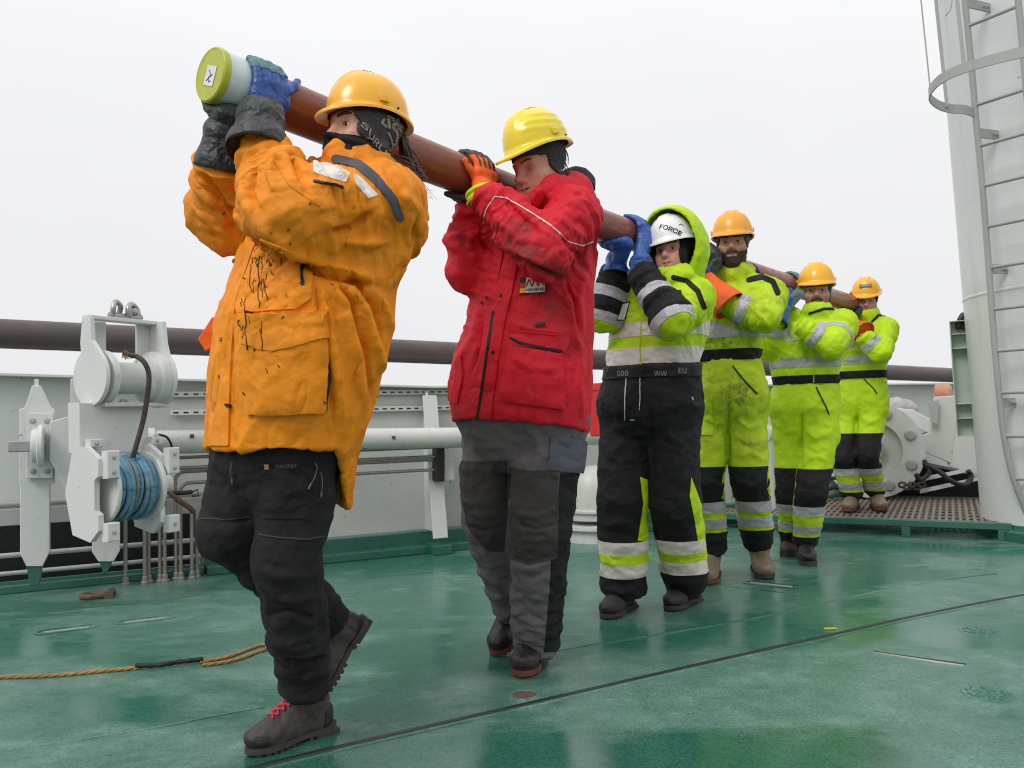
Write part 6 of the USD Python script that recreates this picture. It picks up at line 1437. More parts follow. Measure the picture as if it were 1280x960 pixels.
    o, nn = at_px(C, (676, 408)); X = nrm(CR - nn * np.dot(CR, nn)); obj('pocket_tab', boxm(o + nn * .012, np.stack([X, np.cross(nn, X), nn], 1), (.034, .010, .004), .001), 'black_plastic', jk, None)
    # dark hood of the jumper behind the neck
    q = smooth_path([P(690, 240, 2.70), P(702, 232, 2.79), P(718, 222, 2.86), P(731, 226, 2.84), P(736, 236, 2.78)], 8)
    hd = tube(q, .034 * np.sin(np.linspace(.5, 2.6, len(q))) + .006, 18); hv = np.asarray(hd.vertices); hn = normals(hv, np.asarray(hd.faces))
    obj('jumper_hood', (hv + hn * (.008 * (meshkit.fbm(hv * 30, 3, 2) - .5))[:, None], hd.faces), 'grey_hood', p.x, True)
    # trousers
    tr, T = trousers(p, 'grey_trouser', .0066, {'l': (.120, .098, .078), 'r': (.108, .086, .056)}, [(526, 572, 728, 2.76), (490, 580, 720, 2.76), (470, 590, 715, 2.76)], Fd, amp=.0085, hem={'l': -.012, 'r': .0}, seed=31,
                     fold=[([(636, 706), (655, 712), (694, 700)], 4, .010), ([(640, 716), (665, 722), (690, 712)], 4, -.009), ([(634, 750), (660, 744), (690, 752)], 4, .008), ([(636, 775), (660, 768), (688, 780)], 4, -.009),
                           ([(640, 790), (662, 784), (690, 794)], 4, .009), ([(585, 640), (612, 646), (634, 640)], 4, .007), ([(580, 655), (606, 664), (634, 656)], 4, -.007), ([(642, 640), (668, 646), (698, 636)], 4, .008),
                           ([(645, 655), (670, 662), (700, 654)], 4, -.007), ([(648, 672), (672, 676), (698, 668)], 4, .007), ([(636, 560), (640, 600), (640, 650)], 7, .007), ([(606, 690), (622, 720), (632, 750)], 5, .007)])
    obj('knee_patch', T.patch(in_poly([(638, 584), (660, 588), (684, 588), (697, 594), (698, 640), (696, 698), (660, 706), (636, 698), (638, 640)], 2.85), .003), 'dark_grey_trouser', tr, 40)
    obj('knee_patch', T.patch(in_poly([(572, 576), (600, 577), (634, 575), (633, 640), (630, 690), (608, 688), (585, 660), (577, 620)], 3.1), .003), 'dark_grey_trouser', tr, 40)
    obj('cargo_pocket', T.patch(in_poly([(688, 545), (730, 550), (730, 591), (706, 590), (685, 587)], 2.9), .012, 1, .003, .004), 'blue_grey_cloth', tr, 40)
    obj('side_panel', T.patch(in_poly([(700, 592), (740, 592), (740, 815), (680, 815), (687, 740), (690, 680), (697, 640)], 2.95), .0025), 'black_trouser', tr, 40)
    # boots
    boot(p.x, P(668, 815, 2.86), nrm(V(-.22, -.97, 0)), .29, mats=('dark_leather', 'sole_brown'), h=.0062, shaft=.03, ground=0)
    boot(p.x, P(643, 750, 3.07), nrm(V(-.40, -.86, -.28)), .28, up=nrm(V(-.13, -.26, .95)), mats=('dark_leather', 'sole_brown'), h=.0075, shaft=.03)
    # gloves
    A = PIPE_D; cl = pipe_at(584); wl = j['wl']
    g, GL = glove(p, 'glove', 'orange_glove', .0046, lambda F: hand_pts(cl, wl) if F is None else grip_hand(F, cl, A, PIPE_N, PIPE_R, 1, math.radians(-8), math.radians(115), wl * .75 + cl * .25 + PIPE_N * .01, thumb_th=math.radians(-10), thumb_dir=1, fr=.0118, spread=.0245),
                  cuff=(P(597, 236, 2.55), P(603, 250, 2.545), .044, .050, 'lime_knit'))
    U_ = np.cross(A, PIPE_N); U_ = U_ * np.sign(U_[2])
    obj('fingertip_coating', GL.patch(lambda v, n_, p_, f_: (v - cl) @ U_ - .052, .0014, 1), 'grey_rubber', g, 50)
    obj('finger_coating', GL.patch(lambda v, n_, p_, f_: np.minimum(np.abs(((v - cl) @ A) / .023 - np.round((v - cl) @ A / .023)) * .023 - .0065, (v - cl) @ U_ - .008), .0012, 1, many=True), 'grey_rubber', g, 50)
    cr = pipe_at(588); wr = P(588, 262, 2.74)
    glove(p, 'glove', 'grey_rubber', .006, lambda F: hand_pts(cr, wr) if F is None else grip_hand(F, cr, A, PIPE_N, PIPE_R, -1, math.radians(-100), math.radians(-200), wr, thumb_th=math.radians(-90), thumb_dir=1, fr=.011), cuff=None)
    obj('hair', cat([straw(21, P(701, 180, 2.78), P(704, 208, 2.76), 40, .0035, .010, .006), straw(22, P(692, 205, 2.66), P(698, 228, 2.68), 18, .0016, .007, .004)]), 'hair', p.x, 60)
    helmet(p.x, p.HL(0, -.008, .066), head_axes(nrm(V(-.70, -.58, -.27)), roll=-.03), 'helmet_yellow', .90, .048, style=1)
    return p
# ---------------------------------------------------------------- people in high-visibility suits
def in_z(z0, z1, away=(), R=.1):
    def fun(v, n, px, face):
        s = np.minimum(v[:, 2] - z0, z1 - v[:, 2])
        for a, b in away: s = np.minimum(s, seg_dist(v, a, b)[0] - R)
        return s
    return fun
def in_leg(p, a, z0, z1, front=None, Fd=None):
    o = 'r' if a == 'l' else 'l'
    def fun(v, n, px, face):
        s = np.minimum(v[:, 2] - z0, z1 - v[:, 2]); j = p.j
        da = np.minimum(seg_dist(v, j['h' + a], j['k' + a])[0], seg_dist(v, j['k' + a], j['a' + a])[0]); db = np.minimum(seg_dist(v, j['h' + o], j['k' + o])[0], seg_dist(v, j['k' + o], j['a' + o])[0])
        s = np.minimum(s, db - da)
        if front is not None: s = np.minimum(s, ((n @ V(*Fd, 0)) - front) * .06)
        return s
    return fun
def suit(p, Fd, h, rows, jmat, tmat, slv, legr, hip_rows, amp=.0085, seed=41, jfold=(), tfold=(), hems=None, wmax=99, extra=(), collar=(.026, -.122, .084), smud=None):
    j = p.j; pts = np.array([j[k] for k in ('sl', 'sr', 'el', 'er', 'wl', 'wr', 'neck')] + [P((r[1] + r[2]) / 2, r[0], r[3]) for r in rows])
    F = Field(pts.min(0) - .24, pts.max(0) + .16, h); lv = levels(rows, Fd)
    F.loft(*lv, Fd, .02, 2.3)
    for a in 'lr': sleeve(F, p, a, slv, .03)
    for e in extra: F.cone(*e)
    if collar:
        nk = j['neck']; up = p.HL(0, collar[0], collar[1])
        F.cone(nk - V(0, 0, .02), up, .088, collar[2], .02)
    F.ell(p.HL(0, .004, .040), p.R, (.092, .120, .108 if collar[1] > -.1 else .150), .006, 'cut')
    for s_ in 'lr':
        o = j['w' + s_]; e = nrm(o - j['e' + s_])
        F.fn(lambda X, Y, Z: np.where(((X - o[0]) ** 2 + (Y - o[1]) ** 2 + (Z - o[2]) ** 2) < .10 ** 2, (X - o[0]) * e[0] + (Y - o[1]) * e[1] + (Z - o[2]) * e[2] - .012, -.1), o - .11, o + .11, 0, 'max')
    v, f = F.mesh(1); v, f = largest(v, f); n = normals(v, f)
    z = lv[0]; bot, top = V(lv[1][0], lv[2][0], z[0]), V(lv[1][-1], lv[2][-1], z[-1])
    v = wrinkle(v, n, limb_bones(p, amp * 1.5, 15, 6) + [(bot, top, amp, 5, 9)], 1, seed, .03); n = normals(v, f)
    if len(jfold): v = folds(v, n, jfold)
    C = Cloth(v, f); jk = obj('jacket', (v, f), jmat, p.x, True, col=smudge(C, smud[0]) if smud else None)
    tr, T = trousers(p, tmat, h, legr, hip_rows, Fd, amp=amp * .95, seed=seed + 9, hem=hems, fold=tfold, col=smud[1] if smud else None)
    return jk, C, tr, T
def person_white_helmet():
    p = Person('person in lime hooded jacket and black trousers under a white helmet, walking third', 3.5,
               P(842, 318, 3.47), nrm(V(-.55, -.83, .04)), -.10, .95,
               neck=(846, 350, 3.52), sl=(866, 374, 3.43), sr=(813, 368, 3.62), el=(838, 398, 3.20), er=(754, 392, 3.46), wl=(801, 338, 3.36), wr=(770, 338, 3.48),
               hl=(838, 512, 3.48), hr=(786, 514, 3.58), kl=(844, 628, 3.45), kr=(778, 624, 3.50), al=(858, 738, 3.64), ar=(779, 747, 3.54))
    j = p.j; Fd = np.array([-.48, -.877])
    p.body('pink', .0035, ears=False); p.brows('blond_hair', th=.7)
    p.head_patch('balaclava', lambda x, y, z: np.maximum.reduce([z - .045, np.abs(x) - .056, .030 - y]) + 9 * np.minimum(0, z + .066), .006, 'dark_knit', .003)
    rows = [(470, 762, 868, 3.5), (455, 761, 868, 3.5), (430, 764, 876, 3.5), (400, 768, 882, 3.5), (380, 774, 884, 3.5), (365, 795, 883, 3.5), (352, 815, 872, 3.52)]
    hip = [(508, 749, 872, 3.5), (496, 750, 872, 3.5), (474, 759, 871, 3.5), (456, 759, 871, 3.5)]
    jk, C, tr, T = suit(p, Fd, .0085, rows, 'lime_cloth', 'black_cloth', (.088, .076, .054), {'l': (.125, .108, .098), 'r': (.122, .108, .098)}, hip, .008, 41,
                        tfold=[([(760, 530), (790, 545), (815, 540)], 4, .008), ([(830, 540), (850, 552), (868, 545)], 4, .008), ([(750, 620), (778, 630), (806, 622)], 4, .009), ([(752, 660), (778, 652), (806, 660)], 4, .008),
                               ([(825, 640), (848, 650), (870, 640)], 4, .009), ([(755, 735), (778, 742), (802, 734)], 4, .010), ([(832, 720), (858, 730), (882, 722)], 4, .010), ([(812, 500), (815, 550), (816, 600)], 5, -.008)],
                        hems={'l': -.02, 'r': -.02})
    sv = [(j['s' + a], j['e' + a]) for a in 'lr'] + [(j['e' + a], j['w' + a]) for a in 'lr']
    Z = lambda y, w=3.5: P(815, y, w)[2]
    for y0, y1 in ((423, 406), (457, 437)): objs('reflective_band', C.patch(in_z(Z(y0), Z(y1), sv, .104), .0025, many=True), 'reflective_white', jk, 40)
    for a in 'lr':
        e, w, s_ = j['e' + a], j['w' + a], j['s' + a]; L1 = np.linalg.norm(w - e); L2 = np.linalg.norm(e - s_); oth = [(s_, e)]
        obj('forearm_panel', C.patch(in_band(w, e, -.03, L1 * .44, .082, oth), .002), 'black_cloth', jk, 40)
        obj('reflective_band', C.patch(in_band(w, e, L1 * .44, L1 * .44 + .05, .10, oth), .003), 'reflective_tape', jk, 40)
        obj('elbow_panel', C.patch(in_band(w, e, L1 * .44 + .05, L1 + .004, .105, [(e + (s_ - e) * .30, s_)]), .002), 'black_cloth', jk, 40)
        obj('reflective_band', C.patch(in_band(w, e, L1 + .004, L1 + .046, .105, [(e + (s_ - e) * .30, s_)]), .003), 'reflective_tape', jk, 40)
    obj('shoulder_panel', C.patch(in_line([(842, 347), (858, 351), (872, 364), (880, 384)], 3.2, 3.6), .0025), 'black_cloth', jk, 40)
    tg = obj('name_tag', C.patch(in_poly([(776, 378), (788, 377), (781, 401), (770, 401)], 3.6), .003), 'black_plastic', jk, 40)
    obj('tag_field', C.patch(in_poly([(778, 380), (786.5, 379), (780, 399), (772, 399)], 3.6), .0045), 'badge_white', tg, 40)
    obj('zip', C.patch(in_line([(802, 402), (800, 430), (801, 462)], .8, 3.6), .004), 'lime_muddy_cloth', jk, 40)
    # belt and trouser details
    bl = obj('belt', T.patch(in_z(Z(473), Z(458), [], 0), .006), 'black_plastic', tr, 40)
    obj('buckle', T.patch(in_poly([(790, 459), (806, 459), (806, 472), (790, 472)], 3.6), .010), 'black_cloth', bl, 40)
    for txt, q0, q1, hh in (('WW', (816, 466), (836, 466), .020), ('EU', (848, 464), (858, 464), .022), ('000', (773, 466), (785, 466), .022)):
        o, nn = at_px(T, ((q0[0] + q1[0]) / 2, q0[1])); X = nrm(CR - nn * np.dot(CR, nn)); Y = np.cross(nn, X)
        obj('belt_letters', lettering(txt, hh, o + nn * .01, X, Y, (T.v + T.n * .0062, T.n)), 'grease_light', bl, None)
    for q in ([(783, 472), (781, 500), (781, 525)], [(800, 472), (800, 500), (798, 525)], [(782, 525), (798, 525)], [(785, 456), (804, 456)]):
        obj('fly_stitch', T.patch(in_line(q, .5, 3.6), .003), 'white_thread', tr, None)
    for a in 'lr':
        obj('reflective_band', T.patch(in_leg(p, a, Z(690), Z(674)), .003), 'reflective_white', tr, 40)
        obj('lime_band', T.patch(in_leg(p, a, Z(702), Z(690)), .0035), 'lime_cloth', tr, 40)
        obj('reflective_band', T.patch(in_leg(p, a, Z(719), Z(702)), .003), 'reflective_white', tr, 40)
    obj('lime_panel', T.patch(in_poly([(800, 596), (810, 600), (810, 676), (797, 676), (804, 630)], 3.8), .002), 'lime_cloth', tr, 40)
    obj('lime_panel', T.patch(in_poly([(864, 596), (880, 640), (890, 690), (874, 688), (868, 650), (862, 620)], 3.8), .002), 'lime_cloth', tr, 40)
    o, nn = at_px(T, (864, 498)); obj('zip_pull', lathe([(.001, -.008), (.003, 0), (.001, .008)], o + nn * .006, V(.3, 0, -1), 8), 'badge_white', tr, 40)
    boot(p.x, P(781, 748, 3.56), nrm(V(-.52, -.85, 0)), .275, mats=('grey_leather', 'sole_rubber'), h=.0085, shaft=.03, ground=0, lace='black_plastic')
    boot(p.x, P(862, 735, 3.66), nrm(V(-.62, -.78, 0)), .275, mats=('grey_leather', 'sole_rubber'), h=.0085, shaft=.03, ground=0, lace='black_plastic')
    A = PIPE_D; cl = pipe_at(785); wl = j['wl']
    glove(p, 'glove', 'blue_rubber', .0055, lambda F: hand_pts(cl, wl) if F is None else grip_hand(F, cl, A, PIPE_N, PIPE_R, 1, math.radians(12), math.radians(105), wl * .7 + cl * .3 + PIPE_N * .02, thumb_th=math.radians(-15), thumb_dir=-1, fr=.0118, spread=.023), cuff=(P(800, 322, 3.38), P(803, 344, 3.35), .042, .060, 'blue_rubber'))
    cr = pipe_at(768); wr = P(769, 338, 3.50)
    glove(p, 'glove', 'blue_rubber', .0055, lambda F: hand_pts(cr, wr) if F is None else grip_hand(F, cr, A, PIPE_N, PIPE_R, -1, math.radians(-75), math.radians(-170), wr, thumb_th=math.radians(-60), thumb_dir=1, fr=.0118, spread=.023), cuff=(P(771, 318, 3.5), P(769, 344, 3.47), .042, .058, 'blue_rubber'))
    # helmet with lettering, and the hood drawn over it
    RH = head_axes(nrm(V(-.55, -.83, .0)), roll=-.13); hc = p.HL(0, -.002, .050)
    hp, T_ = helmet(p.x, hc, RH, 'helmet_white', .88, .022)
    hv = []
    for t in np.linspace(0, np.pi, 60):
        for z_ in np.linspace(.01, .12, 24): hv.append(((.112 * math.cos(t) * math.sqrt(max(1 - ((z_ - .008) / .138) ** 2, .02)) ** .82), .136 * math.sin(t) * math.sqrt(max(1 - ((z_ - .008) / .138) ** 2, .02)) ** .82 - .006, z_))
    hv = T_(np.array(hv)); hn = (hv - hc) / np.linalg.norm(hv - hc, axis=1, keepdims=True); CT = Cloth.__new__(Cloth); CT.v, CT.n, CT.px = hv, hn, PX(hv); CT.face = np.einsum('ij,ij->i', hn, CAM - hv)
    obj('helmet_letters', letters_on(CT, 'FORCE', .020, (824, 284), (851, 293), .0012, True), 'badge_black', hp, None)
    obj('helmet_mark', letters_on(CT, '^', .016, (848, 281), (855, 282), .0012), 'badge_grey', hp, None)
    q0 = p.HL(0, -.02, .065); F = Field(q0 - .30, q0 + .26, .0085); Rk = RH
    F.ell(q0, Rk, (.138, .172, .158), .01); F.cone(q0 - Rk[:, 2] * .06 - Rk[:, 1] * .03, j['neck'] + V(.02, .06, -.03), .13, .10, .05)
    F.ell(q0, Rk, (.122, .158, .144), .01, 'cut'); F.cone(q0 - Rk[:, 2] * .05 + Rk[:, 1] * .10, q0 - Rk[:, 2] * .16 + Rk[:, 1] * .10, .10, .085, .01, 'cut')
    pl = nrm(Rk[:, 1] * .93 + Rk[:, 2] * -.18); po = q0 + Rk[:, 1] * .062
    F.fn(lambda X, Y, Z: (X - po[0]) * pl[0] + (Y - po[1]) * pl[1] + (Z - po[2]) * pl[2], q0 - .3, q0 + .3, 0, 'max')
    v, f = F.mesh(1); v, f = largest(v, f); n = normals(v, f); v = v + n * (.012 * (meshkit.fbm(v * 16, 3, 5) - .5))[:, None]
    hd = obj('hood', (v, f), 'lime_cloth', p.x, True); HC = Cloth(v, f)
    o, nn = at_px(HC, (857, 328)); obj('toggle', lathe([(.001, 0), (.010, .002), (.011, .012), (.006, .018), (.001, .018)], o, nn, 14), 'black_plastic', hd, 30)
    return p
def hivis(label, w, hc, face, Fd, J, rows, hip, z, legr, slv, skin, helm, boots, gloves, muddy, h, stubble=0, seed=50, hres=.004, z0=0.0, hk=1.0, beard=False, head=None, torso=(), slband=(.30,), arms=('l',), jext=(), belt=None, hems=None, face_roll=0, helm_dir=None, knee_front=-.28, lip=1.0, collar=(.03, -.072, .082), smud=None, tfold=(), jfold=()):
    p = Person(label, w, hc, face, face_roll, hk, **J); j = p.j
    p.body(skin, hres, stubble=stubble, ears=False, lips=lip); p.brows('beard_hair', th=.85)
    if head: head(p)
    if beard:
        p.head_patch('beard', lambda x, y, z_: np.minimum(np.minimum(np.where(y > .075, np.where(np.abs(x) < .026, np.maximum(-.073 - z_, np.minimum(z_ + .0545, -.043 - z_)), -.050 - z_ + .25 * (np.abs(x) - .03)), -.043 - z_ + .22 * (.075 - y)), y - .005), .5) + .004 * np.sin(x * 1500) * np.sin(z_ * 1300), .0022, 'beard_hair', 0, None, 2)
    jk, C, tr, T = suit(p, Fd, h, rows, 'lime_muddy_cloth' if muddy else 'lime_cloth', 'lime_muddy_cloth' if muddy else 'lime_cloth', slv, legr, hip, .008, seed, hems=hems, extra=jext, collar=collar, smud=smud, tfold=tfold, jfold=jfold)
    sv = [(j['s' + a], j['e' + a]) for a in 'lr'] + [(j['e' + a], j['w' + a]) for a in 'lr']
    for a, b in torso: objs('reflective_band', C.patch(in_z(a, b, sv, .112), .003, many=True), 'reflective_tape', jk, 40)
    for a in arms:
        e, w_, s_ = j['e' + a], j['w' + a], j['s' + a]; L1 = np.linalg.norm(w_ - e); L2 = np.linalg.norm(e - s_)
        obj('reflective_band', C.patch(in_band(e, w_, L1 * .40, L1 * .40 + .05, .10, [(s_, e)]), .003), 'reflective_tape', jk, 40)
        for q in slband: obj('reflective_band', C.patch(in_band(e, s_, L2 * q, L2 * q + .05, .13, [(e, w_)]), .003), 'reflective_tape', jk, 40)
    if belt: obj('belt', C.patch(in_z(belt[0], belt[1], sv, .09), .004), 'black_cloth', jk, 40)
    for a in 'lr':
        k1, k0, b1, b0, c1, c0, d1 = z
        obj('knee_patch', T.patch(in_leg(p, a, k0, k1, -knee_front, Fd), .003), 'black_cloth', tr, 40)
        obj('reflective_band', T.patch(in_leg(p, a, b0, b1), .003), 'reflective_tape', tr, 40); obj('reflective_band', T.patch(in_leg(p, a, c0, c1), .003), 'reflective_tape', tr, 40)
        obj('hem_panel', T.patch(in_leg(p, a, -.2, d1), .002), 'black_cloth', tr, 40)
    for b in boots: boot(p.x, *b[0], **b[1])
    for g in gloves:
        cp, wr, th0, th1, side, mt, kw, cf = g
        glove(p, 'glove', mt, .0065, lambda F: hand_pts(cp, wr) if F is None else grip_hand(F, cp, PIPE_D, PIPE_N, PIPE_R, side, math.radians(th0), math.radians(th1), wr, fr=.012, spread=.0235, **kw), cuff=cf)
    helmet(p.x, p.HL(0, -.003, .050), head_axes(nrm(helm_dir if helm_dir is not None else face), roll=face_roll), helm[0], .90, helm[1])
    return p, jk, C, tr, T
def people_behind():
    # ---- fourth: tall, olive beanie, rubber boots
    def h4(p): p.beanie('olive_knit', .008, -.035, .042)
    Z = lambda y, w=4.1: P(910, y, w)[2]
    J = dict(neck=(924, 342, 4.13), sl=(962, 370, 4.05), sr=(892, 364, 4.22), el=(955, 396, 3.86), er=(872, 425, 4.18), wl=(903, 378, 3.92), wr=(866, 372, 4.12),
             hl=(929, 512, 4.10), hr=(893, 512, 4.16), kl=(937, 597, 4.06), kr=(881, 600, 4.10), al=(948, 678, 4.30), ar=(889, 686, 4.22))
    p4, jk, C, tr, T = hivis('bearded person in muddy lime suit and olive beanie under an orange helmet, walking fourth', 4.1, P(916, 308, 4.09), nrm(V(-.33, -.94, .02)), np.array([-.40, -.917]), J,
          [(452, 874, 946, 4.1), (440, 870, 948, 4.1), (415, 868, 954, 4.1), (395, 868, 960, 4.1), (376, 872, 968, 4.1), (360, 882, 970, 4.12), (348, 900, 955, 4.13)],
          [(500, 866, 957, 4.1), (488, 866, 956, 4.1), (452, 874, 948, 4.1), (442, 876, 946, 4.1)],
          (Z(582), Z(626), Z(626), Z(640), Z(648), Z(661), Z(666)), {'l': (.110, .094, .078), 'r': (.106, .092, .078)}, (.086, .070, .054), 'tan', ('helmet_orange', .03),
          [((P(889, 700, 4.22), nrm(V(-.35, -.93, 0)), .30), dict(kind='wellie', mats=('tan_rubber', 'sole_brown'), h=.010, shaft=.10, ground=0)),
           ((P(949, 692, 4.33), nrm(V(-.15, -.99, 0)), .30), dict(kind='wellie', mats=('tan_rubber', 'sole_rubber'), h=.010, shaft=.10, ground=0))],
          [(pipe_at(876), P(880, 352, 4.0), 5, 100, 1, 'grey_rubber', dict(thumb_th=-.3, thumb_dir=-1), (P(874, 345, 4.0), P(912, 383, 3.9), .046, .085, 'orange_glove')),
           (pipe_at(868), P(866, 368, 4.14), -80, -180, -1, 'blue_rubber', dict(thumb_th=-1.2, thumb_dir=1), None)], True, .0095, stubble=.75, seed=50, beard=True, head=h4,
          torso=((Z(424), Z(405)),), belt=(Z(451), Z(438)), hems={'l': -.0, 'r': .0}, slband=(), lip=.8, collar=(-.01, -.150, .090), tfold=[([(912, 498), (909, 540), (911, 585)], 4, -.022), ([(880, 520), (895, 530), (908, 528)], 3, .008), ([(918, 520), (935, 535), (952, 532)], 3, .009), ([(920, 550), (936, 560), (952, 556)], 3, -.008), ([(925, 570), (940, 566), (955, 574)], 3, .009), ([(872, 470), (890, 480), (905, 478)], 3, -.006), ([(868, 600), (880, 606), (894, 602)], 3, .007), ([(922, 600), (938, 608), (954, 602)], 3, .007)], jfold=[([(915, 395), (925, 410), (930, 430)], 3, -.009), ([(940, 385), (955, 400), (962, 410)], 3, .009), ([(925, 372), (945, 380), (960, 380)], 3, -.008)], smud=([((895, 425), 30, 18, .8), ((920, 390), 20, 14, .3)], [((920, 500), 30, 34, .75), ((880, 540), 14, 30, .4), ((935, 560), 20, 14, .4)]))
    obj('pocket', T.patch(in_poly([(873, 496), (890, 496), (891, 544), (875, 544)], 4.4), .006), 'lime_muddy_cloth', tr, 40)
    obj('pocket_zip', T.patch(in_line([(916, 458), (932, 478), (946, 492)], .9, 4.4), .004), 'black_plastic', tr, 40)
    obj('shoulder_panel', C.patch(in_line([(936, 350), (952, 346), (966, 352), (972, 366)], 3.4, 4.4), .003), 'black_cloth', jk, 40)
    obj('zip', C.patch(in_line([(905, 352), (896, 380), (896, 436)], .8, 4.4), .004), 'lime_cloth', jk, 40)
    q = smooth_path([P(900, 350, 4.08), P(903, 342, 4.14), P(918, 334, 4.20), P(938, 336, 4.18), P(944, 345, 4.1)], 6)
    obj('inner_collar', tube(q, .030, 14), 'grey_hood', p4.x, True)
    # ---- fifth: moustache, lime chin guard
    Z5 = lambda y, w=4.65: P(1005, y, w)[2]
    def h5(p):
        p.head_patch('ear_flap', lambda x, y, z_: np.minimum(np.minimum(.04 - y, np.abs(x) - .05), np.minimum(z_ + .10, .06 - z_)), .007, 'green_knit', .003)
        p.head_patch('moustache', lambda x, y, z_: np.minimum(np.minimum(.0055 - np.abs(z_ + .0475 + .25 * np.clip(np.abs(x) - .012, 0, 1)), .030 - np.abs(x)), y - .05), .003, 'beard_hair', 0, None, 2)
    J = dict(neck=(1023, 392, 4.66), sl=(1053, 406, 4.58), sr=(989, 402, 4.72), el=(1040, 432, 4.40), er=(958, 432, 4.66), wl=(1000, 408, 4.44), wr=(972, 394, 4.58),
             hl=(1024, 542, 4.60), hr=(990, 542, 4.70), kl=(1014, 616, 4.50), kr=(988, 616, 4.65), al=(1006, 678, 4.62), ar=(991, 678, 4.86))
    p5, jk, C, tr, T = hivis('person with a moustache in clean lime suit and amber helmet, walking fifth', 4.65, P(1021, 367, 4.63), nrm(V(-.36, -.93, .02)), np.array([-.34, -.94]), J,
          [(480, 970, 1044, 4.65), (468, 968, 1044, 4.65), (440, 966, 1048, 4.65), (420, 968, 1056, 4.65), (405, 978, 1060, 4.65), (394, 1000, 1050, 4.66)],
          [(512, 963, 1046, 4.65), (500, 964, 1046, 4.65), (482, 970, 1044, 4.65), (474, 972, 1042, 4.65)],
          (Z5(584), Z5(629), Z5(629), Z5(641), Z5(654), Z5(664), Z5(668)), {'l': (.101, .086, .070), 'r': (.099, .084, .070)}, (.085, .072, .054), 'tan', ('helmet_amber', .024),
          [((P(1006, 682, 4.64), nrm(V(-.25, -.97, 0)), .28), dict(kind='plain', mats=('dark_leather', 'sole_rubber'), h=.011, shaft=.03, ground=0)),
           ((P(995, 678, 4.90), nrm(V(-.6, -.80, 0)), .28), dict(kind='plain', mats=('brown_leather', 'sole_rubber'), h=.011, shaft=.03, ground=0))],
          [(pipe_at(986), P(980, 386, 4.56), 0, 110, 1, 'teal_rubber', dict(thumb_th=-.3, thumb_dir=-1), (P(981, 372, 4.6), P(970, 404, 4.55), .048, .066, 'blue_rubber')),
           (pipe_at(974), P(973, 398, 4.64), -75, -165, -1, 'blue_rubber', dict(thumb_th=-1.2, thumb_dir=1), None)], False, .0105, stubble=.8, seed=60, head=h5,
          torso=((Z5(428), Z5(416)), (Z5(460), Z5(448))), belt=(Z5(480), Z5(470)), hems={'l': -.0, 'r': -.0}, slband=(.35,), arms=('l', 'r'), tfold=[([(1003, 512), (1000, 550), (1000, 588)], 3.5, -.026), ([(968, 530), (982, 540), (998, 536)], 3, .008), ([(1004, 535), (1020, 548), (1040, 540)], 3, .010), ([(1006, 560), (1022, 568), (1038, 560)], 3, -.008), ([(1008, 575), (1022, 570), (1036, 578)], 3, .009), ([(1000, 600), (1012, 606), (1026, 600)], 3, .007)], jfold=[([(1000, 420), (1008, 440), (1012, 460)], 3, -.008), ([(975, 410), (985, 430), (990, 455)], 3, .008)], collar=(.03, -.108, .082))
    obj('pocket_zip', T.patch(in_line([(1020, 484), (1032, 508), (1036, 518)], .8, 4.9), .004), 'black_plastic', tr, 40)
    obj('shoulder_panel', C.patch(in_line([(1012, 392), (1030, 386), (1046, 386)], 1.6, 4.9), .003), 'black_cloth', jk, 40)
    obj('zip', C.patch(in_line([(1016, 396), (1017, 430), (1017, 478)], .7, 4.9), .004), 'lime_muddy_cloth', jk, 40)
    # ---- sixth, on the grating
    Z6 = lambda y, w=5.95: P(1078, y, w)[2]
    def h6(p): p.beanie('dark_knit', .007, -.04, .040)
    J = dict(neck=(1086, 399, 5.95), sl=(1107, 411, 5.88), sr=(1061, 408, 6.02), el=(1101, 440, 5.66), er=(1052, 444, 5.98), wl=(1078, 420, 5.68), wr=(1057, 412, 5.90),
             hl=(1089, 514, 5.92), hr=(1060, 516, 6.0), kl=(1083, 568, 5.80), kr=(1054, 572, 5.88), al=(1094, 614, 6.0), ar=(1066, 620, 5.95))
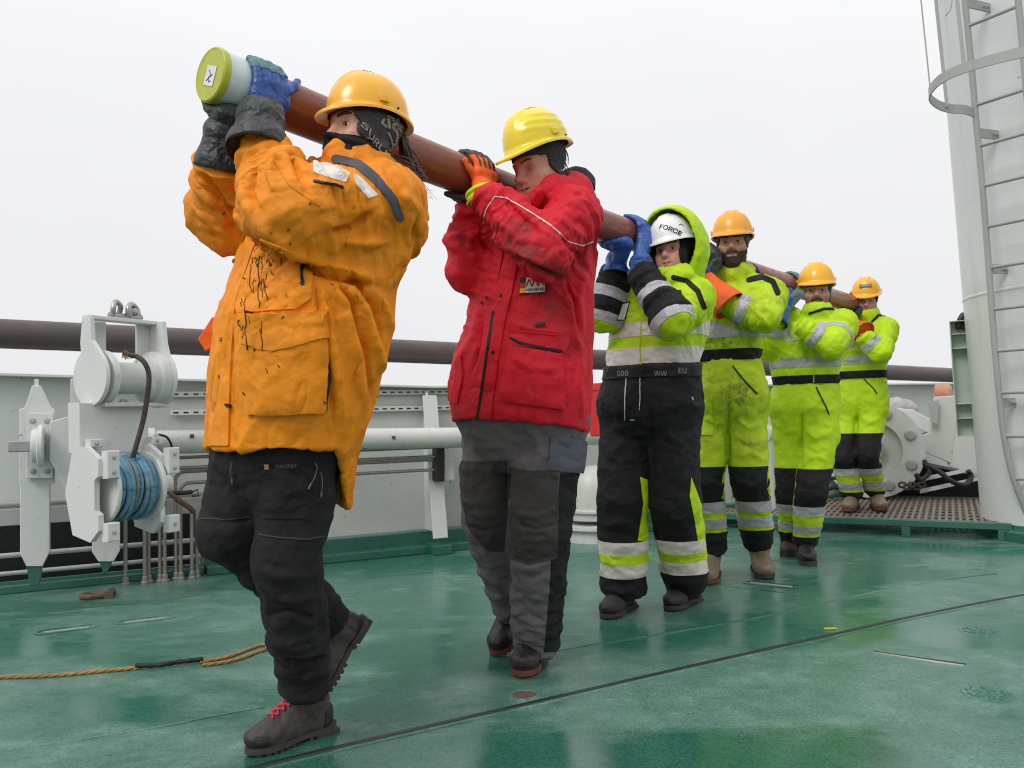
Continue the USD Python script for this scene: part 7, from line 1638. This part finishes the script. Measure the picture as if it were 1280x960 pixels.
    p6, jk, C, tr, T = hivis('person in lime suit and dark beanie under a stickered amber helmet, last at the rear', 5.95, P(1083, 377, 5.93), nrm(V(-.42, -.90, -.14)), np.array([-.40, -.917]), J,
          [(474, 1046, 1104, 5.95), (460, 1045, 1104, 5.95), (435, 1046, 1110, 5.95), (420, 1050, 1113, 5.95), (408, 1062, 1110, 5.95), (399, 1072, 1102, 5.95)],
          [(506, 1044, 1106, 5.95), (498, 1044, 1106, 5.95), (474, 1048, 1103, 5.95), (464, 1048, 1103, 5.95)],
          (Z6(541), Z6(584), Z6(584), Z6(593), Z6(602), Z6(611), Z6(614)), {'l': (.101, .086, .070), 'r': (.099, .084, .070)}, (.085, .072, .054), 'pink', ('helmet_amber', .024),
          [((P(1066, 625, 5.98), nrm(V(-.55, -.83, 0)), .29), dict(kind='wellie', mats=('tan_rubber', 'sole_brown'), h=.012, shaft=.06, ground=.118)),
           ((P(1095, 620, 6.02), nrm(V(-.25, -.97, 0)), .29), dict(kind='wellie', mats=('tan_rubber', 'sole_brown'), h=.012, shaft=.06, ground=.118))],
          [(pipe_at(1066), P(1067, 396, 5.86), 10, 110, 1, 'grey_rubber', dict(thumb_th=-.3, thumb_dir=-1), (P(1064, 405, 5.82), P(1080, 416, 5.70), .044, .082, 'orange_glove')),
           (pipe_at(1070), P(1058, 408, 5.92), -70, -170, -1, 'grey_rubber', dict(thumb_th=-1.2, thumb_dir=1), None)], False, .0125, stubble=.3, seed=70, head=h6, z0=.118, hres=.005,
          torso=((Z6(432), Z6(423)), (Z6(456), Z6(446))), belt=(Z6(473), Z6(464)), hems={'l': -.0, 'r': -.0}, slband=(), arms=('l', 'r'), tfold=[([(1074, 508), (1070, 530), (1069, 560), (1072, 600)], 2.6, -.024), ([(1050, 520), (1060, 526), (1068, 522)], 2.4, .009), ([(1076, 520), (1088, 528), (1102, 522)], 2.4, .010), ([(1078, 536), (1090, 532), (1102, 538)], 2.4, -.008)], collar=(.03, -.088, .082))
    obj('pocket_zip', T.patch(in_line([(1080, 474), (1092, 486), (1096, 492)], .7, 6.4), .004), 'black_plastic', tr, 40)
    obj('shoulder_panel', C.patch(in_line([(1090, 402), (1098, 394), (1106, 394)], 1.4, 6.4), .003), 'black_cloth', jk, 40)
    RH = head_axes(nrm(V(-.42, -.90, -.14))); c = p6.HL(0, -.003, .05)
    for q, sz, mt in (((.0, .085, .072), (.085, .026, .004), 'badge_grey'), ((.0, .089, .073), (.05, .016, .005), 'badge_blue')):
        o = c + RH @ (V(0, .112, .072) * .9); nn = nrm(RH @ V(0, .80, .55)); X = RH[:, 0]; obj('sticker', boxm(o + nn * (.006 if mt == 'badge_grey' else .008), np.stack([X, np.cross(nn, X), nn], 1), sz, .001), mt, p6.x, None)
# ---------------------------------------------------------------- build
setting()
build_pipe()
person_orange()
person_red()
person_white_helmet()
people_behind()
